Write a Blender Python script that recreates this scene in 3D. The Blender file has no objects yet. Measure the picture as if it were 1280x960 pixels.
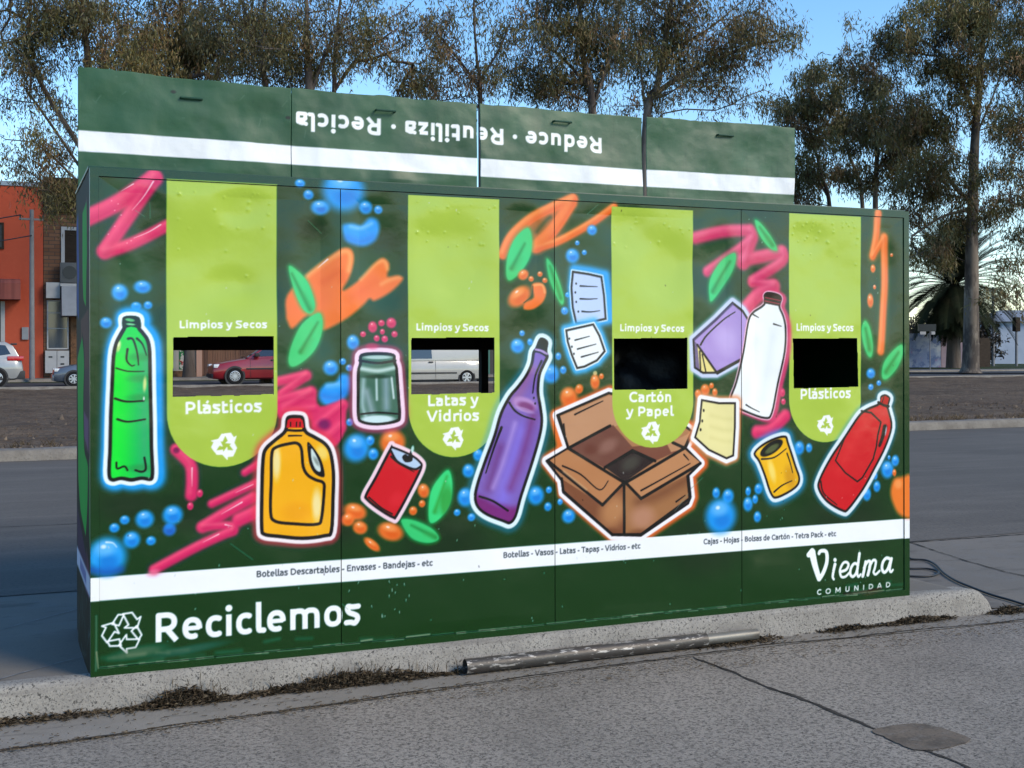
import bpy, bmesh, math, random
import numpy as np
from mathutils import Vector, Matrix

# ---------------------------------------------------------------- camera, sky, sun, exposure
SC = bpy.context.scene
COL = SC.collection
R_ = math.radians
cam_d = bpy.data.cameras.new('camera')
cam = bpy.data.objects.new('camera', cam_d)
COL.objects.link(cam)
cam.location = (-0.365464, -5.532465, 1.399815)
cam.rotation_euler = (Matrix.Rotation(-0.39992771, 3, 'Z') @ Matrix.Rotation(R_(90), 3, 'X') @ Matrix.Rotation(-0.0019657, 3, 'Z')).to_euler()
cam_d.sensor_fit = 'HORIZONTAL'
cam_d.sensor_width = 36.0
cam_d.lens = 36.0 * 1520 / 1280
cam_d.shift_y = -40.0 / 1280          # the picture was cropped off-centre: level camera, horizon above the middle
cam_d.clip_start = 0.05
cam_d.clip_end = 6000
SC.camera = cam

SUN_EL, SUN_AZ = R_(33), R_(141)         # azimuth from +Y clockwise: low light from behind the camera's right shoulder
world = bpy.data.worlds.new('World')
SC.world = world
world.use_nodes = True
wn = world.node_tree
for n in list(wn.nodes): wn.nodes.remove(n)
sky = wn.nodes.new('ShaderNodeTexSky')
sky.sky_type = 'NISHITA'
sky.sun_disc = False
sky.sun_elevation = SUN_EL
sky.sun_rotation = SUN_AZ
sky.altitude = 0
sky.air_density = 1.0
sky.dust_density = 0.15
sky.ozone_density = 1.8
bg = wn.nodes.new('ShaderNodeBackground')
bg.inputs['Strength'].default_value = 0.15
wo = wn.nodes.new('ShaderNodeOutputWorld')
hs = wn.nodes.new('ShaderNodeHueSaturation')
hs.inputs['Saturation'].default_value = 1.24
hs.inputs['Value'].default_value = 1.15
wn.links.new(sky.outputs[0], hs.inputs['Color'])
wn.links.new(hs.outputs[0], bg.inputs[0])
wn.links.new(bg.outputs[0], wo.inputs[0])
sl = bpy.data.lights.new('sun', 'SUN')
sl.energy = 2.5
sl.angle = R_(24)
sl.color = (1.0, 0.87, 0.67)
sun = bpy.data.objects.new('sun', sl)
COL.objects.link(sun)
sdir = Vector((math.sin(SUN_AZ) * math.cos(SUN_EL), math.cos(SUN_AZ) * math.cos(SUN_EL), math.sin(SUN_EL)))
sun.rotation_euler = sdir.to_track_quat('Z', 'Y').to_euler()
SC.view_settings.view_transform = 'Standard'
SC.view_settings.look = 'None'
SC.view_settings.exposure = 0.54
SC.view_settings.gamma = 1.0
SC.render.film_transparent = False

# ---------------------------------------------------------------- helpers
rng = np.random.default_rng(11)
random.seed(5)
def lin(c):
    c = np.asarray(c, float) / 255.0
    return np.where(c <= 0.04045, c / 12.92, ((c + 0.055) / 1.055) ** 2.4)

def material(name, col, rough=0.7, var=(), bump=(), metal=0.0, spec=0.5, attr=None, coat=0.0, extra=None, trans=0.0):
    """Principled material: var = [(noise scale, colour, amount, lo, hi, stretch)], bump = [(noise scale, strength, distance)]"""
    m = bpy.data.materials.new(name)
    m.use_nodes = True
    nt = m.node_tree
    b = nt.nodes['Principled BSDF']
    if rough >= 0.8 and spec == 0.5: spec = 0.12      # dry rough surfaces have next to no sheen
    b.inputs['Roughness'].default_value = rough
    b.inputs['Metallic'].default_value = metal
    b.inputs['Specular IOR Level'].default_value = spec
    b.inputs['Coat Weight'].default_value = coat
    b.inputs['Coat Roughness'].default_value = 0.06
    tc = nt.nodes.new('ShaderNodeTexCoord')
    if attr:
        a = nt.nodes.new('ShaderNodeAttribute'); a.attribute_name = attr
        cur = a.outputs['Color']
    else:
        rgb = nt.nodes.new('ShaderNodeRGB'); rgb.outputs[0].default_value = (*col, 1)
        cur = rgb.outputs[0]
    def mapped(stretch):
        if stretch is None: return tc.outputs['Object']
        mp = nt.nodes.new('ShaderNodeMapping'); mp.inputs['Scale'].default_value = stretch
        nt.links.new(tc.outputs['Object'], mp.inputs[0]); return mp.outputs[0]
    for v in var:
        sc_, c2, amt, lo, hi = v[:5]; st = v[5] if len(v) > 5 else None; kind = v[6] if len(v) > 6 else 'noise'
        if kind == 'noise':
            n = nt.nodes.new('ShaderNodeTexNoise'); n.inputs['Scale'].default_value = sc_; n.inputs['Detail'].default_value = 5; n.inputs['Roughness'].default_value = 0.62
            o = n.outputs['Fac']
        else:
            n = nt.nodes.new('ShaderNodeTexVoronoi'); n.inputs['Scale'].default_value = sc_
            o = n.outputs['Distance']
        nt.links.new(mapped(st), n.inputs['Vector'])
        r = nt.nodes.new('ShaderNodeMapRange'); r.inputs['From Min'].default_value = lo; r.inputs['From Max'].default_value = hi
        r.inputs['To Max'].default_value = amt; r.clamp = True
        nt.links.new(o, r.inputs['Value'])
        mx = nt.nodes.new('ShaderNodeMix'); mx.data_type = 'RGBA'
        nt.links.new(r.outputs[0], mx.inputs['Factor']); nt.links.new(cur, mx.inputs['A'])
        mx.inputs['B'].default_value = (*c2, 1)
        cur = mx.outputs['Result']
    nt.links.new(cur, b.inputs['Base Color'])
    prev = None
    for bp in bump:
        sc_, st_, ds = bp[:3]; st = bp[3] if len(bp) > 3 else None
        n = nt.nodes.new('ShaderNodeTexNoise'); n.inputs['Scale'].default_value = sc_; n.inputs['Detail'].default_value = 3
        nt.links.new(mapped(st), n.inputs['Vector'])
        k = nt.nodes.new('ShaderNodeBump'); k.inputs['Strength'].default_value = st_; k.inputs['Distance'].default_value = ds
        nt.links.new(n.outputs['Fac'], k.inputs['Height'])
        if prev: nt.links.new(prev, k.inputs['Normal'])
        prev = k.outputs[0]
    if prev: nt.links.new(prev, b.inputs['Normal'])
    if trans > 0:
        t = nt.nodes.new('ShaderNodeBsdfTranslucent'); nt.links.new(cur, t.inputs['Color'])
        ms = nt.nodes.new('ShaderNodeMixShader'); ms.inputs[0].default_value = trans
        out = nt.nodes['Material Output']
        nt.links.new(b.outputs[0], ms.inputs[1]); nt.links.new(t.outputs[0], ms.inputs[2]); nt.links.new(ms.outputs[0], out.inputs[0])
    if extra: extra(nt, b)
    return m

class MB:
    """collects faces for ONE mesh object"""
    def __init__(s): s.v = []; s.f = []
    def add(s, vs, fs):
        o = len(s.v); s.v += [tuple(map(float, p)) for p in vs]; s.f += [tuple(i + o for i in f) for f in fs]; return s
    def box(s, x0, x1, y0, y1, z0, z1):
        return s.add([(x0,y0,z0),(x1,y0,z0),(x1,y1,z0),(x0,y1,z0),(x0,y0,z1),(x1,y0,z1),(x1,y1,z1),(x0,y1,z1)],
                     [(0,3,2,1),(4,5,6,7),(0,1,5,4),(1,2,6,5),(2,3,7,6),(3,0,4,7)])
    def tube(s, pts, rad, n=8, caps=True):
        pts = [Vector(p) for p in pts]; k = len(pts)
        rad = [rad] * k if np.isscalar(rad) else list(rad)
        vs = []; up = Vector((0.31, 0.17, 0.93))
        for i, p in enumerate(pts):
            t = (pts[min(i+1,k-1)] - pts[max(i-1,0)]).normalized()
            a = t.cross(up)
            if a.length < 1e-3: a = t.cross(Vector((1,0,0)))
            a.normalize(); b = t.cross(a)
            for j in range(n):
                an = 2*math.pi*j/n; vs.append(p + (a*math.cos(an) + b*math.sin(an))*rad[i])
        fs = [(i*n+j, i*n+(j+1)%n, (i+1)*n+(j+1)%n, (i+1)*n+j) for i in range(k-1) for j in range(n)]
        if caps: fs += [tuple(range(n))[::-1], tuple(range((k-1)*n, k*n))]
        return s.add(vs, fs)
    def prism(s, poly, axis, a0, a1):
        """poly of 2-tuples extruded along axis ('x','y','z')"""
        n = len(poly)
        def P(p, a):
            return {'x': (a,p[0],p[1]), 'y': (p[0],a,p[1]), 'z': (p[0],p[1],a)}[axis]
        return s.add([P(p,a0) for p in poly] + [P(p,a1) for p in poly],
                     [tuple(range(n)), tuple(range(n,2*n))[::-1]] + [(i,n+i,n+(i+1)%n,(i+1)%n) for i in range(n)])
    def build(s, name, mat, parent=None, smooth=False, bevel=0.0, loc=None):
        me = bpy.data.meshes.new(name); me.from_pydata(s.v, [], s.f)
        bm = bmesh.new(); bm.from_mesh(me)
        if bevel > 0:
            bmesh.ops.remove_doubles(bm, verts=bm.verts, dist=1e-5)
            bmesh.ops.recalc_face_normals(bm, faces=bm.faces)
            eds = [e for e in bm.edges if len(e.link_faces) == 2 and e.calc_face_angle(0) > 0.3]
            bmesh.ops.bevel(bm, geom=eds, offset=bevel, segments=2, affect='EDGES', profile=0.6, clamp_overlap=True)
        else:
            bmesh.ops.recalc_face_normals(bm, faces=bm.faces)
        bm.to_mesh(me); bm.free()
        if smooth or bevel > 0:
            me.shade_smooth()
            try: me.set_sharp_from_angle(angle=R_(38))
            except Exception: pass
        o = bpy.data.objects.new(name, me); COL.objects.link(o)
        if mat: me.materials.append(mat)
        if parent is not None: o.parent = parent
        if loc is not None: o.location = loc
        return o

def tag(o, label=None, cat=None, group=None, kind=None):
    if label: o['label'] = label
    if cat: o['category'] = cat
    if group: o['group'] = group
    if kind: o['kind'] = kind
    return o
def thing(name, label, cat, loc=(0,0,0), rz=0.0, group=None):
    o = bpy.data.objects.new(name, None); COL.objects.link(o)
    o.empty_display_size = 0.3; o.location = loc; o.rotation_euler = (0, 0, rz)
    return tag(o, label, cat, group)
def raw_mesh(name, V, Fq, mat, parent=None, smooth=False, colattr=None, nside=4):
    """fast numpy mesh: V (n,3), Fq (m,nside) ; colattr (n,4) float colours named paint"""
    me = bpy.data.meshes.new(name)
    V = np.ascontiguousarray(V, np.float32); Fq = np.ascontiguousarray(Fq, np.int32)
    me.vertices.add(len(V)); me.vertices.foreach_set('co', V.ravel())
    me.loops.add(Fq.size); me.loops.foreach_set('vertex_index', Fq.ravel())
    me.polygons.add(len(Fq)); me.polygons.foreach_set('loop_start', np.arange(0, Fq.size, nside, dtype=np.int32))
    me.update(calc_edges=True)
    if colattr is not None:
        a = me.color_attributes.new('paint', 'FLOAT_COLOR', 'POINT')
        a.data.foreach_set('color', np.ascontiguousarray(colattr, np.float32).ravel())
    if smooth: me.shade_smooth()
    me.validate()
    o = bpy.data.objects.new(name, me); COL.objects.link(o)
    if mat: me.materials.append(mat)
    if parent is not None: o.parent = parent
    return o
def clone(o, parent=None):
    c = o.copy(); COL.objects.link(c)
    if parent is not None: c.parent = parent
    for ch in list(o.children): clone(ch, c)
    return c
def vnoise(x, y, s, seed=0):
    """smooth value noise for numpy arrays"""
    r = np.random.default_rng(seed); t = r.random((128, 128))
    x = np.asarray(x) * s; y = np.asarray(y) * s
    xi = np.floor(x).astype(int); yi = np.floor(y).astype(int); fx = x - xi; fy = y - yi
    fx = fx*fx*(3-2*fx); fy = fy*fy*(3-2*fy)
    g = lambda a, b: t[a % 128, b % 128]
    return (g(xi,yi)*(1-fx)+g(xi+1,yi)*fx)*(1-fy)+(g(xi,yi+1)*(1-fx)+g(xi+1,yi+1)*fx)*fy
def spline_pts(pts, n=4):
    p = np.asarray(pts, float); k = len(p); out = []
    for i in range(k):
        a, b, c, d = p[i-1], p[i], p[(i+1)%k], p[(i+2)%k]
        for j in range(n):
            t = j/n; out.append(tuple(0.5*((2*b)+(c-a)*t+(2*a-5*b+4*c-d)*t*t+(3*b-a-3*c+d)*t**3)))
    return out
def smooth01(a, b, x):
    t = np.clip((np.asarray(x, float)-a)/(b-a), 0, 1); return t*t*(3-2*t)

# ---------------------------------------------------------------- ground
m_road = material('road_concrete', (0.31,0.277,0.24), 0.85,
    [(0.7,(0.19,0.17,0.148),0.8,0.36,0.68),(2.6,(0.29,0.262,0.23),0.6,0.5,0.78),(42,(0.12,0.108,0.095),0.85,0.50,0.61),(75,(0.37,0.34,0.30),0.6,0.56,0.68),(95,(0.065,0.059,0.054),0.95,0.535,0.62),(0.9,(0.15,0.135,0.118),0.6,0.58,0.72,(2.2,0.35,1)),(190,(0.09,0.083,0.076),0.6,0.55,0.66)],
    [(80,0.5,0.005),(3,0.15,0.02)])
m_gutter = material('gutter_concrete', (0.24,0.218,0.19), 0.8,
    [(2.5,(0.175,0.16,0.14),0.8,0.4,0.7),(14,(0.25,0.245,0.24),0.4,0.5,0.8),(160,(0.075,0.075,0.08),0.5,0.52,0.7),(9,(0.085,0.08,0.072),0.6,0.58,0.75,(0.3,3,1))], [(60,0.3,0.004)])
m_pave = material('pavement_concrete', (0.185,0.163,0.138), 0.8,
    [(0.6,(0.135,0.123,0.108),0.8,0.38,0.68),(4,(0.17,0.168,0.168),0.5,0.5,0.8),(1.6,(0.085,0.076,0.066),0.75,0.56,0.70,(1,2.4,1)),(7,(0.1,0.09,0.08),0.6,0.6,0.72,(1,3,1)),(140,(0.075,0.075,0.08),0.45,0.52,0.7)], [(60,0.3,0.004),(1.5,0.2,0.02)])
m_kerb = material('kerb_concrete', (0.29,0.272,0.245), 0.9,
    [(2.2,(0.205,0.19,0.17),0.8,0.4,0.7),(75,(0.05,0.047,0.044),0.95,0.57,0.63),(140,(0.065,0.062,0.058),0.9,0.56,0.63),(60,(0.37,0.345,0.31),0.5,0.56,0.7),(1.7,(0.15,0.138,0.125),0.9,0.56,0.70,(0.5,4,6)),(5,(0.2,0.185,0.168),0.7,0.5,0.7)],
    [(60,0.7,0.006),(9,0.2,0.01)])
m_far = material('far_road_asphalt', (0.125,0.112,0.098), 0.85,
    [(0.35,(0.085,0.077,0.068),0.8,0.35,0.7),(1.4,(0.17,0.152,0.134),0.6,0.5,0.75,(0.25,1.5,1)),(0.8,(0.06,0.055,0.05),0.7,0.6,0.72,(0.2,1.6,1)),(40,(0.05,0.05,0.055),0.5,0.5,0.7)], [(30,0.3,0.01)])
m_dirt = material('bare_dirt', (0.125,0.088,0.06), 0.95,
    [(0.5,(0.065,0.046,0.033),0.9,0.38,0.66,(0.5,1,1)),(3,(0.19,0.142,0.10),0.7,0.5,0.72),(14,(0.05,0.041,0.034),0.8,0.5,0.68),(45,(0.24,0.205,0.165),0.5,0.6,0.75)], [(8,0.8,0.08),(40,0.6,0.03)])
m_dkerb = material('worn_kerb', (0.21,0.19,0.165), 0.9, [(2,(0.13,0.115,0.1),0.85,0.42,0.66),(25,(0.10,0.09,0.08),0.6,0.55,0.7)], [(25,0.6,0.02)])
m_joint = material('joint_dirt', (0.05,0.045,0.04), 0.95, [(25,(0.022,0.02,0.018),0.8,0.45,0.6)])
m_scratch = material('pale_scratch', (0.24,0.24,0.245), 0.9, [(30,(0.14,0.14,0.15),0.9,0.45,0.6)])
m_street = material('street_asphalt', (0.06,0.062,0.068), 0.85, [(0.5,(0.04,0.04,0.045),0.8,0.4,0.7)])
m_foot = material('footway_tiles', (0.16,0.155,0.15), 0.85, [(1,(0.11,0.105,0.1),0.8,0.4,0.7)])
m_grass = material('verge_grass', (0.035,0.05,0.022), 0.95, [(1.5,(0.06,0.06,0.03),0.8,0.45,0.7),(12,(0.02,0.03,0.012),0.8,0.5,0.7)], [(20,0.8,0.1)])
m_patch = material('patched_asphalt', (0.15,0.122,0.097), 0.9, [(11,(0.07,0.06,0.05),0.95,0.46,0.62),(22,(0.2,0.175,0.15),0.7,0.5,0.66),(80,(0.06,0.055,0.05),0.7,0.53,0.66)], [(40,0.25,0.004)])

def z_pav(x, y):
    x = np.asarray(x, float); y = np.asarray(y, float)
    base = -0.13 * smooth01(2.2, 12.5, y)
    ramp = -0.134 * smooth01(4.80, 5.12, x) * (1 - smooth01(0.9, 4.2, y)) * 1.0
    return np.maximum(base + ramp, -0.135)
def sheet(name, xs, ys, zf, mat, kind='structure'):
    xs = np.asarray(xs, float); ys = np.asarray(ys, float)
    X, Y = np.meshgrid(xs, ys); Z = zf(X, Y)
    n, m_ = X.shape
    i = np.arange((n-1)*(m_-1)); r = i // (m_-1); c = i % (m_-1); a = r*m_ + c
    o = raw_mesh(name, np.stack([X.ravel(), Y.ravel(), Z.ravel()], 1), np.stack([a, a+1, a+m_+1, a+m_], 1), mat, smooth=True)
    return tag(o, kind=kind)
cst = lambda z: (lambda X, Y: np.full_like(X, z))
# one base sheet out to the horizon
def z_base(X, Y):
    return -0.26 + 0.42*smooth01(42, 50, Y)
sheet('ground', [-3000,-300,-60,0,60,120,300,3000], [-3000,-200,-40,-8,0,10,30,38,42,44,46,48,50,60,120,300,1000,3500], z_base, m_grass)
sheet('road', np.linspace(-40,60,101), np.linspace(-30,-0.08,60), cst(-0.142), m_road)
# gutter strip between road slabs and kerb, its joint runs slightly off the kerb line
def gut(name, mat):
    xs = np.linspace(-40, 60, 201)
    y0 = np.interp(xs, [-40,-0.4,1.9,3.3,5.0,60], [-0.6,-0.42,-0.25,-0.18,-0.26,-0.5]) - 0.02
    V=[];Fq=[]
    for i,x in enumerate(xs):
        for t in (0,0.5,1): V.append((x, y0[i]*(1-t) + 0.03*t, -0.1380 - 0.0*t))
    for i in range(len(xs)-1):
        for j in range(2):
            a=i*3+j; Fq.append((a,a+3,a+4,a+1))
    return tag(raw_mesh(name, np.array(V), np.array(Fq), mat, smooth=True), kind='structure')
gut('gutter', m_gutter)
pav_x = np.unique(np.concatenate([np.linspace(-40,4.4,60), np.linspace(4.4,6,40), np.linspace(6,60,60)]))
sheet('pavement', pav_x, np.unique(np.concatenate([np.linspace(0.03,4.5,46), np.linspace(4.5,13.0,18)])), lambda X,Y: z_pav(X,Y), m_pave)
def far_z(X, Y): return z_pav(X, Y) + 0.004
sheet('far_road', np.unique(np.concatenate([np.linspace(-60,60,120)])), np.linspace(2.04,13.02,26), far_z, m_far)
dxs = np.linspace(-80, 110, 381); dys = np.unique(np.concatenate([np.linspace(13.3,20,34), np.linspace(20,40.2,40)]))
sheet('dirt_median', dxs, dys, lambda X,Y: 0.02 + 0.13*(Y-13.3)/27 + 0.09*(vnoise(X,Y,1.3,5)-0.5)*smooth01(13.3,14.2,Y) + 0.05*(vnoise(X,Y,3.7,6)-0.5)*smooth01(13.3,13.9,Y), m_dirt)
sheet('street', np.linspace(-80,140,12), np.linspace(40.45,50.2,5), cst(0.14), m_street)
sheet('footway', np.linspace(-80,140,12), np.linspace(50.2,53.4,3), cst(0.27), m_foot)

def kerb_profile(name, xs, prof, mat, wob=0.006, seed=1, end=None):
    """prof: [(y,z)...] swept along x with chips and wobble"""
    V=[];Fq=[];k=len(prof); r=np.random.default_rng(seed)
    for i,x in enumerate(xs):
        for j,(y,z) in enumerate(prof):
            w = wob*(vnoise(np.array([x]),np.array([j*0.37]),5,seed)[0]-0.5)*2
            f = 1.0 if end is None else end(x)
            V.append((x, y + w, -0.15 + (z+0.15)*f + w*0.6*f))
    for i in range(len(xs)-1):
        for j in range(k-1):
            a=i*k+j; Fq.append((a,a+k,a+k+1,a+1))
    n=len(xs)-1
    return tag(raw_mesh(name, np.array(V), np.array(Fq), mat, smooth=True), kind='structure')
def kend(x):
    t = np.clip((x-4.86)/0.17, 0, 1); return float(max(0.0, 1-t**2.6)**0.6)
kerb_profile('kerb', np.concatenate([np.arange(-30,4.6,0.05), np.linspace(4.6,5.03,60)]),
    [(0.12,-0.004),(0.05,0.003),(0.006,0.003),(-0.012,-0.002),(-0.026,-0.016),(-0.034,-0.04),(-0.04,-0.075),(-0.05,-0.115),(-0.062,-0.15)], m_kerb, 0.006, 2, kend)
kerb_profile('median_kerb', np.arange(-60,90,0.25), [(12.98,-0.16),(13.0,-0.05),(13.03,0.015),(13.08,0.03),(13.3,0.035),(13.42,0.0)], m_dkerb, 0.022, 3)
kerb_profile('street_kerb', np.arange(-60,120,0.5), [(40.0,0.08),(40.02,0.2),(40.1,0.22),(40.4,0.22),(40.46,0.1)], m_dkerb, 0.012, 4)
kerb_profile('footway_kerb', np.arange(-60,120,1.0), [(50.1,0.1),(50.12,0.26),(50.3,0.285)], m_dkerb, 0.01, 7)

def ribbon(name, pts, w, mat, dz=0.004, seed=0, zf=None):
    r = random.Random(seed); V=[];Fq=[]
    P=[]
    for a,b in zip(pts[:-1],pts[1:]):
        n=max(2,int((Vector(b)-Vector(a)).length/0.04))
        for i in range(n): P.append(Vector(a).lerp(Vector(b), i/n))
    P.append(Vector(pts[-1])); off=0
    for i,p in enumerate(P):
        t=(P[min(i+1,len(P)-1)]-P[max(i-1,0)]).normalized(); nn=Vector((-t.y,t.x,0))
        off=off*0.85+r.uniform(-1,1)*w*0.35
        ww=w*r.uniform(0.35,1.0)*(1 if 0<i<len(P)-1 else 0.2)
        for s_ in (-1,1):
            q=p+nn*(off+s_*ww/2); z = p.z if zf is None else float(zf(q.x,q.y))
            V.append((q.x,q.y,z+dz))
    for i in range(len(P)-1): Fq.append((2*i,2*i+2,2*i+3,2*i+1))
    return tag(raw_mesh(name, np.array(V), np.array(Fq), mat), kind='structure')
ribbon('road_joint', [(-12,-0.52,-0.1392),(-0.36,-0.425,-0.1392),(1.87,-0.255,-0.1392),(3.26,-0.185,-0.1392),(5.04,-0.265,-0.1392),(14,-0.4,-0.1392)], 0.02, m_joint, 0.0035, 1)
ribbon('road_joint', [(2.853,-0.24,-0.1392),(2.9,-1.0,-0.1392),(2.918,-1.62,-0.1392),(2.9,-6,-0.1392)], 0.027, m_joint, 0.0, 2)
ribbon('road_joint', [(-2.3,-0.45,-0.1392),(-2.25,-6,-0.1392)], 0.03, m_joint, 0.0, 3)
ribbon('pavement_joint', [(6.45,3.6,0),(6.2,1.94,0),(6.06,0.73,0),(5.9,0.0,0)], 0.02, m_joint, 0.005, 4, z_pav)
ribbon('pavement_joint', [(4.6,2.05,0),(6.2,2.03,0),(9.5,1.9,0)], 0.02, m_joint, 0.005, 5, z_pav)
ribbon('pavement_scratch', [(-0.9,-0.35+0.05,0),(-0.36,0.07,0),(0.0,0.40,0)], 0.008, m_scratch, 0.005, 6, z_pav) if False else None
ribbon('pavement_scratch', [(-1.1,0.1,0),(-0.36,0.12,0),(0.02,0.41,0)], 0.009, m_scratch, 0.005, 6, z_pav)
ribbon('pavement_joint', [(-3,0.75,0),(-0.36,1.13,0),(0.3,1.75,0),(2,3.2,0)], 0.008, m_scratch, 0.005, 8, z_pav)
ribbon('pavement_joint', [(-4,5.6,0),(0,5.2,0),(6,5.5,0)], 0.02, m_joint, 0.007, 9, z_pav)
# the patched square in the road
pp = [(x + random.uniform(-.005,.005), y + random.uniform(-.005,.005)) for x, y in spline_pts([(2.895, -1.56), (3.003, -1.537), (3.094, -1.542), (3.162, -1.583), (3.185, -1.673), (3.183, -1.794), (3.079, -1.835), (2.971, -1.841), (2.902, -1.821), (2.882, -1.74), (2.891, -1.636)])]
tag(MB().add([(x,y,-0.1379) for x,y in pp],[tuple(range(len(pp)))]).build('road_patch', m_patch), kind='structure')
# ---------------------------------------------------------------- sign painter: letters, airbrush and outlined shapes laid down in millimetres on a sheet
def _arc(cx, cy, rx, ry, a0, a1, n=14, e=2.35):
    out = []
    for i in range(n+1):
        a = R_(a0 + (a1-a0)*i/n); c, s_ = math.cos(a), math.sin(a)
        out.append((cx + rx*math.copysign(abs(c)**(2/e), c), cy + ry*math.copysign(abs(s_)**(2/e), s_)))
    return out
def spline(pts, closed=False, n=5):
    p = np.asarray(pts, float); k = len(p)
    if k < 3: return p
    out = []
    for i in range(k if closed else k-1):
        if closed: a, b, c, d = p[(i-1)%k], p[i], p[(i+1)%k], p[(i+2)%k]
        else: a, b, c, d = p[max(i-1,0)], p[i], p[i+1], p[min(i+2,k-1)]
        for j in range(n):
            t = j/n
            out.append(0.5*((2*b)+(c-a)*t+(2*a-5*b+4*c-d)*t*t+(3*b-a-3*c+d)*t**3))
    if not closed: out.append(p[-1])
    return np.array(out)
def glyph(ch, w):
    """humanist sans, skeleton strokes in 1/1000 em -> (advance, [(points, weight factor)])"""
    h = w/2; X, C, A = 520, 693, 765; l = 66+h
    def sm(p): return [tuple(q) for q in spline(p)]
    def bowl(cx, rx): return _arc(cx, X/2, rx, X/2+8-h, 0, 360, 28)
    if ch == ' ': return 225, []
    if ch == '-': return 330, [([(45,250),(285,250)],1)]
    if ch == '·': return 260, [([(129,290),(131,290)],1.25,'r')]
    if ch in 'ií': return 250, [([(125,0),(125,X)],1), ([(124,668),(126,668)],1.22,'r')]
    if ch == 'j': return 255, [([(130,X),(130,-60)]+sm([(130,-60),(115,-125),(60,-150),(0,-150)])[1:],1), ([(129,668),(131,668)],1.22,'r')]
    if ch == 'l': return 275, [([(120,A),(120,150)]+sm([(120,150),(135,75),(180,h),(250,h-8)])[1:],1)]
    if ch in 'oó':
        s_ = [(bowl(268,228-h),1)]
        if ch == 'ó': s_.append(([(245,590),(330,720)],0.9))
        return 536, s_
    if ch == 'c': return 450, [(_arc(268,X/2,228-h,X/2+8-h,52,308,22),1)]
    if ch == 'e': return 530, [([(70,262),(494-h,262)],.8), (_arc(268,X/2,226-h,X/2+8-h,-4,300,28),1)]
    if ch in 'aá':
        s_ = [(sm([(72,470),(150,500-h+18),(235,X+6-h),(345,X-40-h),(432-h,370),(432-h,h)]),1),
              (sm([(432-h,296),(330,312),(210,306),(110,262),(42+h,165),(100,50+h*.3),(215,h-6),(330,h-4),(432-h,h+6)]),1)]
        if ch == 'á': s_.append(([(225,590),(310,720)],0.9))
        return 492, s_
    if ch == 's': return 430, [(sm([(362,462),(290,X-h+2),(200,X-h),(105,470),(88,390),(140,310),(235,268),(322,215),(335,130),(270,40),(190,h-6),(120,h),(52,62)]),1)]
    if ch == 'd': return 552, [(_arc(262,X/2,222-h,X/2+8-h,0,360,28),1), ([(486-h,0),(486-h,A)],1)]
    if ch == 'b': return 552, [(_arc(290,X/2,222-h,X/2+8-h,0,360,28),1), ([(66+h,0),(66+h,A)],1)]
    if ch == 'p': return 552, [(_arc(290,X/2,222-h,X/2+8-h,0,360,28),1), ([(66+h,-185),(66+h,X-40)],1)]
    if ch == 'n': return 545, [([(l,0)]+_arc((l+480-h)/2,290,(480-h-l)/2,230+4-h,180,0,18,2.7)+[(480-h,0)],1), ([(l,0),(l,X)],1)]
    if ch == 'm':
        c = 425; r_ = 785-h
        return 850, [([(l,0)]+_arc((l+c)/2,290,(c-l)/2,230+4-h,180,0,16,2.7)+[(c,0)],1), ([(l,0),(l,X)],1),
                     ([(c,200)]+_arc((c+r_)/2,290,(r_-c)/2,230+4-h,180,0,16,2.7)+[(r_,0)],1)]
    if ch == 'k': return 520, [([(l,0),(l,A)],1), ([(440,X),(l+40,270)],1), ([(l+110,320),(470,0)],1)]
    if ch == 'u': return 545, [([(l,X)]+_arc((l+480-h)/2,230,(480-h-l)/2,230+4-h,180,360,18,2.7)+[(480-h,X)],1), ([(480-h,0),(480-h,X)],1)]
    if ch == 'r': return 368, [([(l,0)]+_arc(l+215,280,215,240-h,180,78,10,2.4),1), ([(l,0),(l,X-40)],1)]
    if ch == 't': return 385, [([(115,668),(115,150)]+sm([(115,150),(130,65),(200,h-6),(330,h+6)])[1:],1), ([(115,X-h),(335,X-h)],1)]
    if ch == 'v': return 500, [([(62,X),(238,12)],1), ([(438,X),(262,12)],1)]
    if ch == 'y': return 500, [([(62,X),(250,30)],1), (sm([(440,X),(300,80),(240,-70),(160,-140),(50,-140)]),1)]
    if ch == 'z': return 450, [([(55,X-h),(345,X-h)],1), ([(338,X-h-20),(112,h+20)],1), ([(52,h),(400,h)],1)]
    l = 80+h
    if ch == 'L': return 510, [([(l,C),(l,h),(478,h)],1)]
    if ch == 'I': return 290, [([(145,0),(145,C)],1)]
    if ch == 'T': return 560, [([(20,C-h),(540,C-h)],1), ([(280,0),(280,C)],1)]
    if ch == 'E': return 570, [([(510,C-h),(l,C-h),(l,h),(525,h)],1), ([(l,360),(470,360)],1)]
    if ch == 'H': return 720, [([(l,0),(l,C)],1), ([(640-h,0),(640-h,C)],1), ([(l,358),(640-h,358)],1)]
    if ch == 'V': return 650, [([(62,C),(315,10)],1), ([(588,C),(335,10)],1)]
    if ch == 'A': return 680, [([(62,0),(330,C-8)],1), ([(618,0),(350,C-8)],1), ([(150,190),(530,190)],1)]
    if ch == 'N': return 740, [([(l,0),(l,C)],1), ([(660-h,0),(660-h,C)],1), ([(l+10,C-30),(650-h,30)],1)]
    if ch == 'M': return 880, [([(l+10,0),(l+25,C)],1), ([(790-h,0),(775-h,C)],1), ([(l+25,C-40),(440,170)],1), ([(775-h,C-40),(440,170)],1)]
    if ch == 'U': return 710, [([(l,C)]+_arc((l+630-h)/2,260,(630-h-l)/2,266-h,180,360,18,2.2)+[(630-h,C)],1)]
    if ch == 'O': return 780, [(_arc(390,C/2,340-h,C/2+8-h,0,360,32,2.1),1)]
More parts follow.
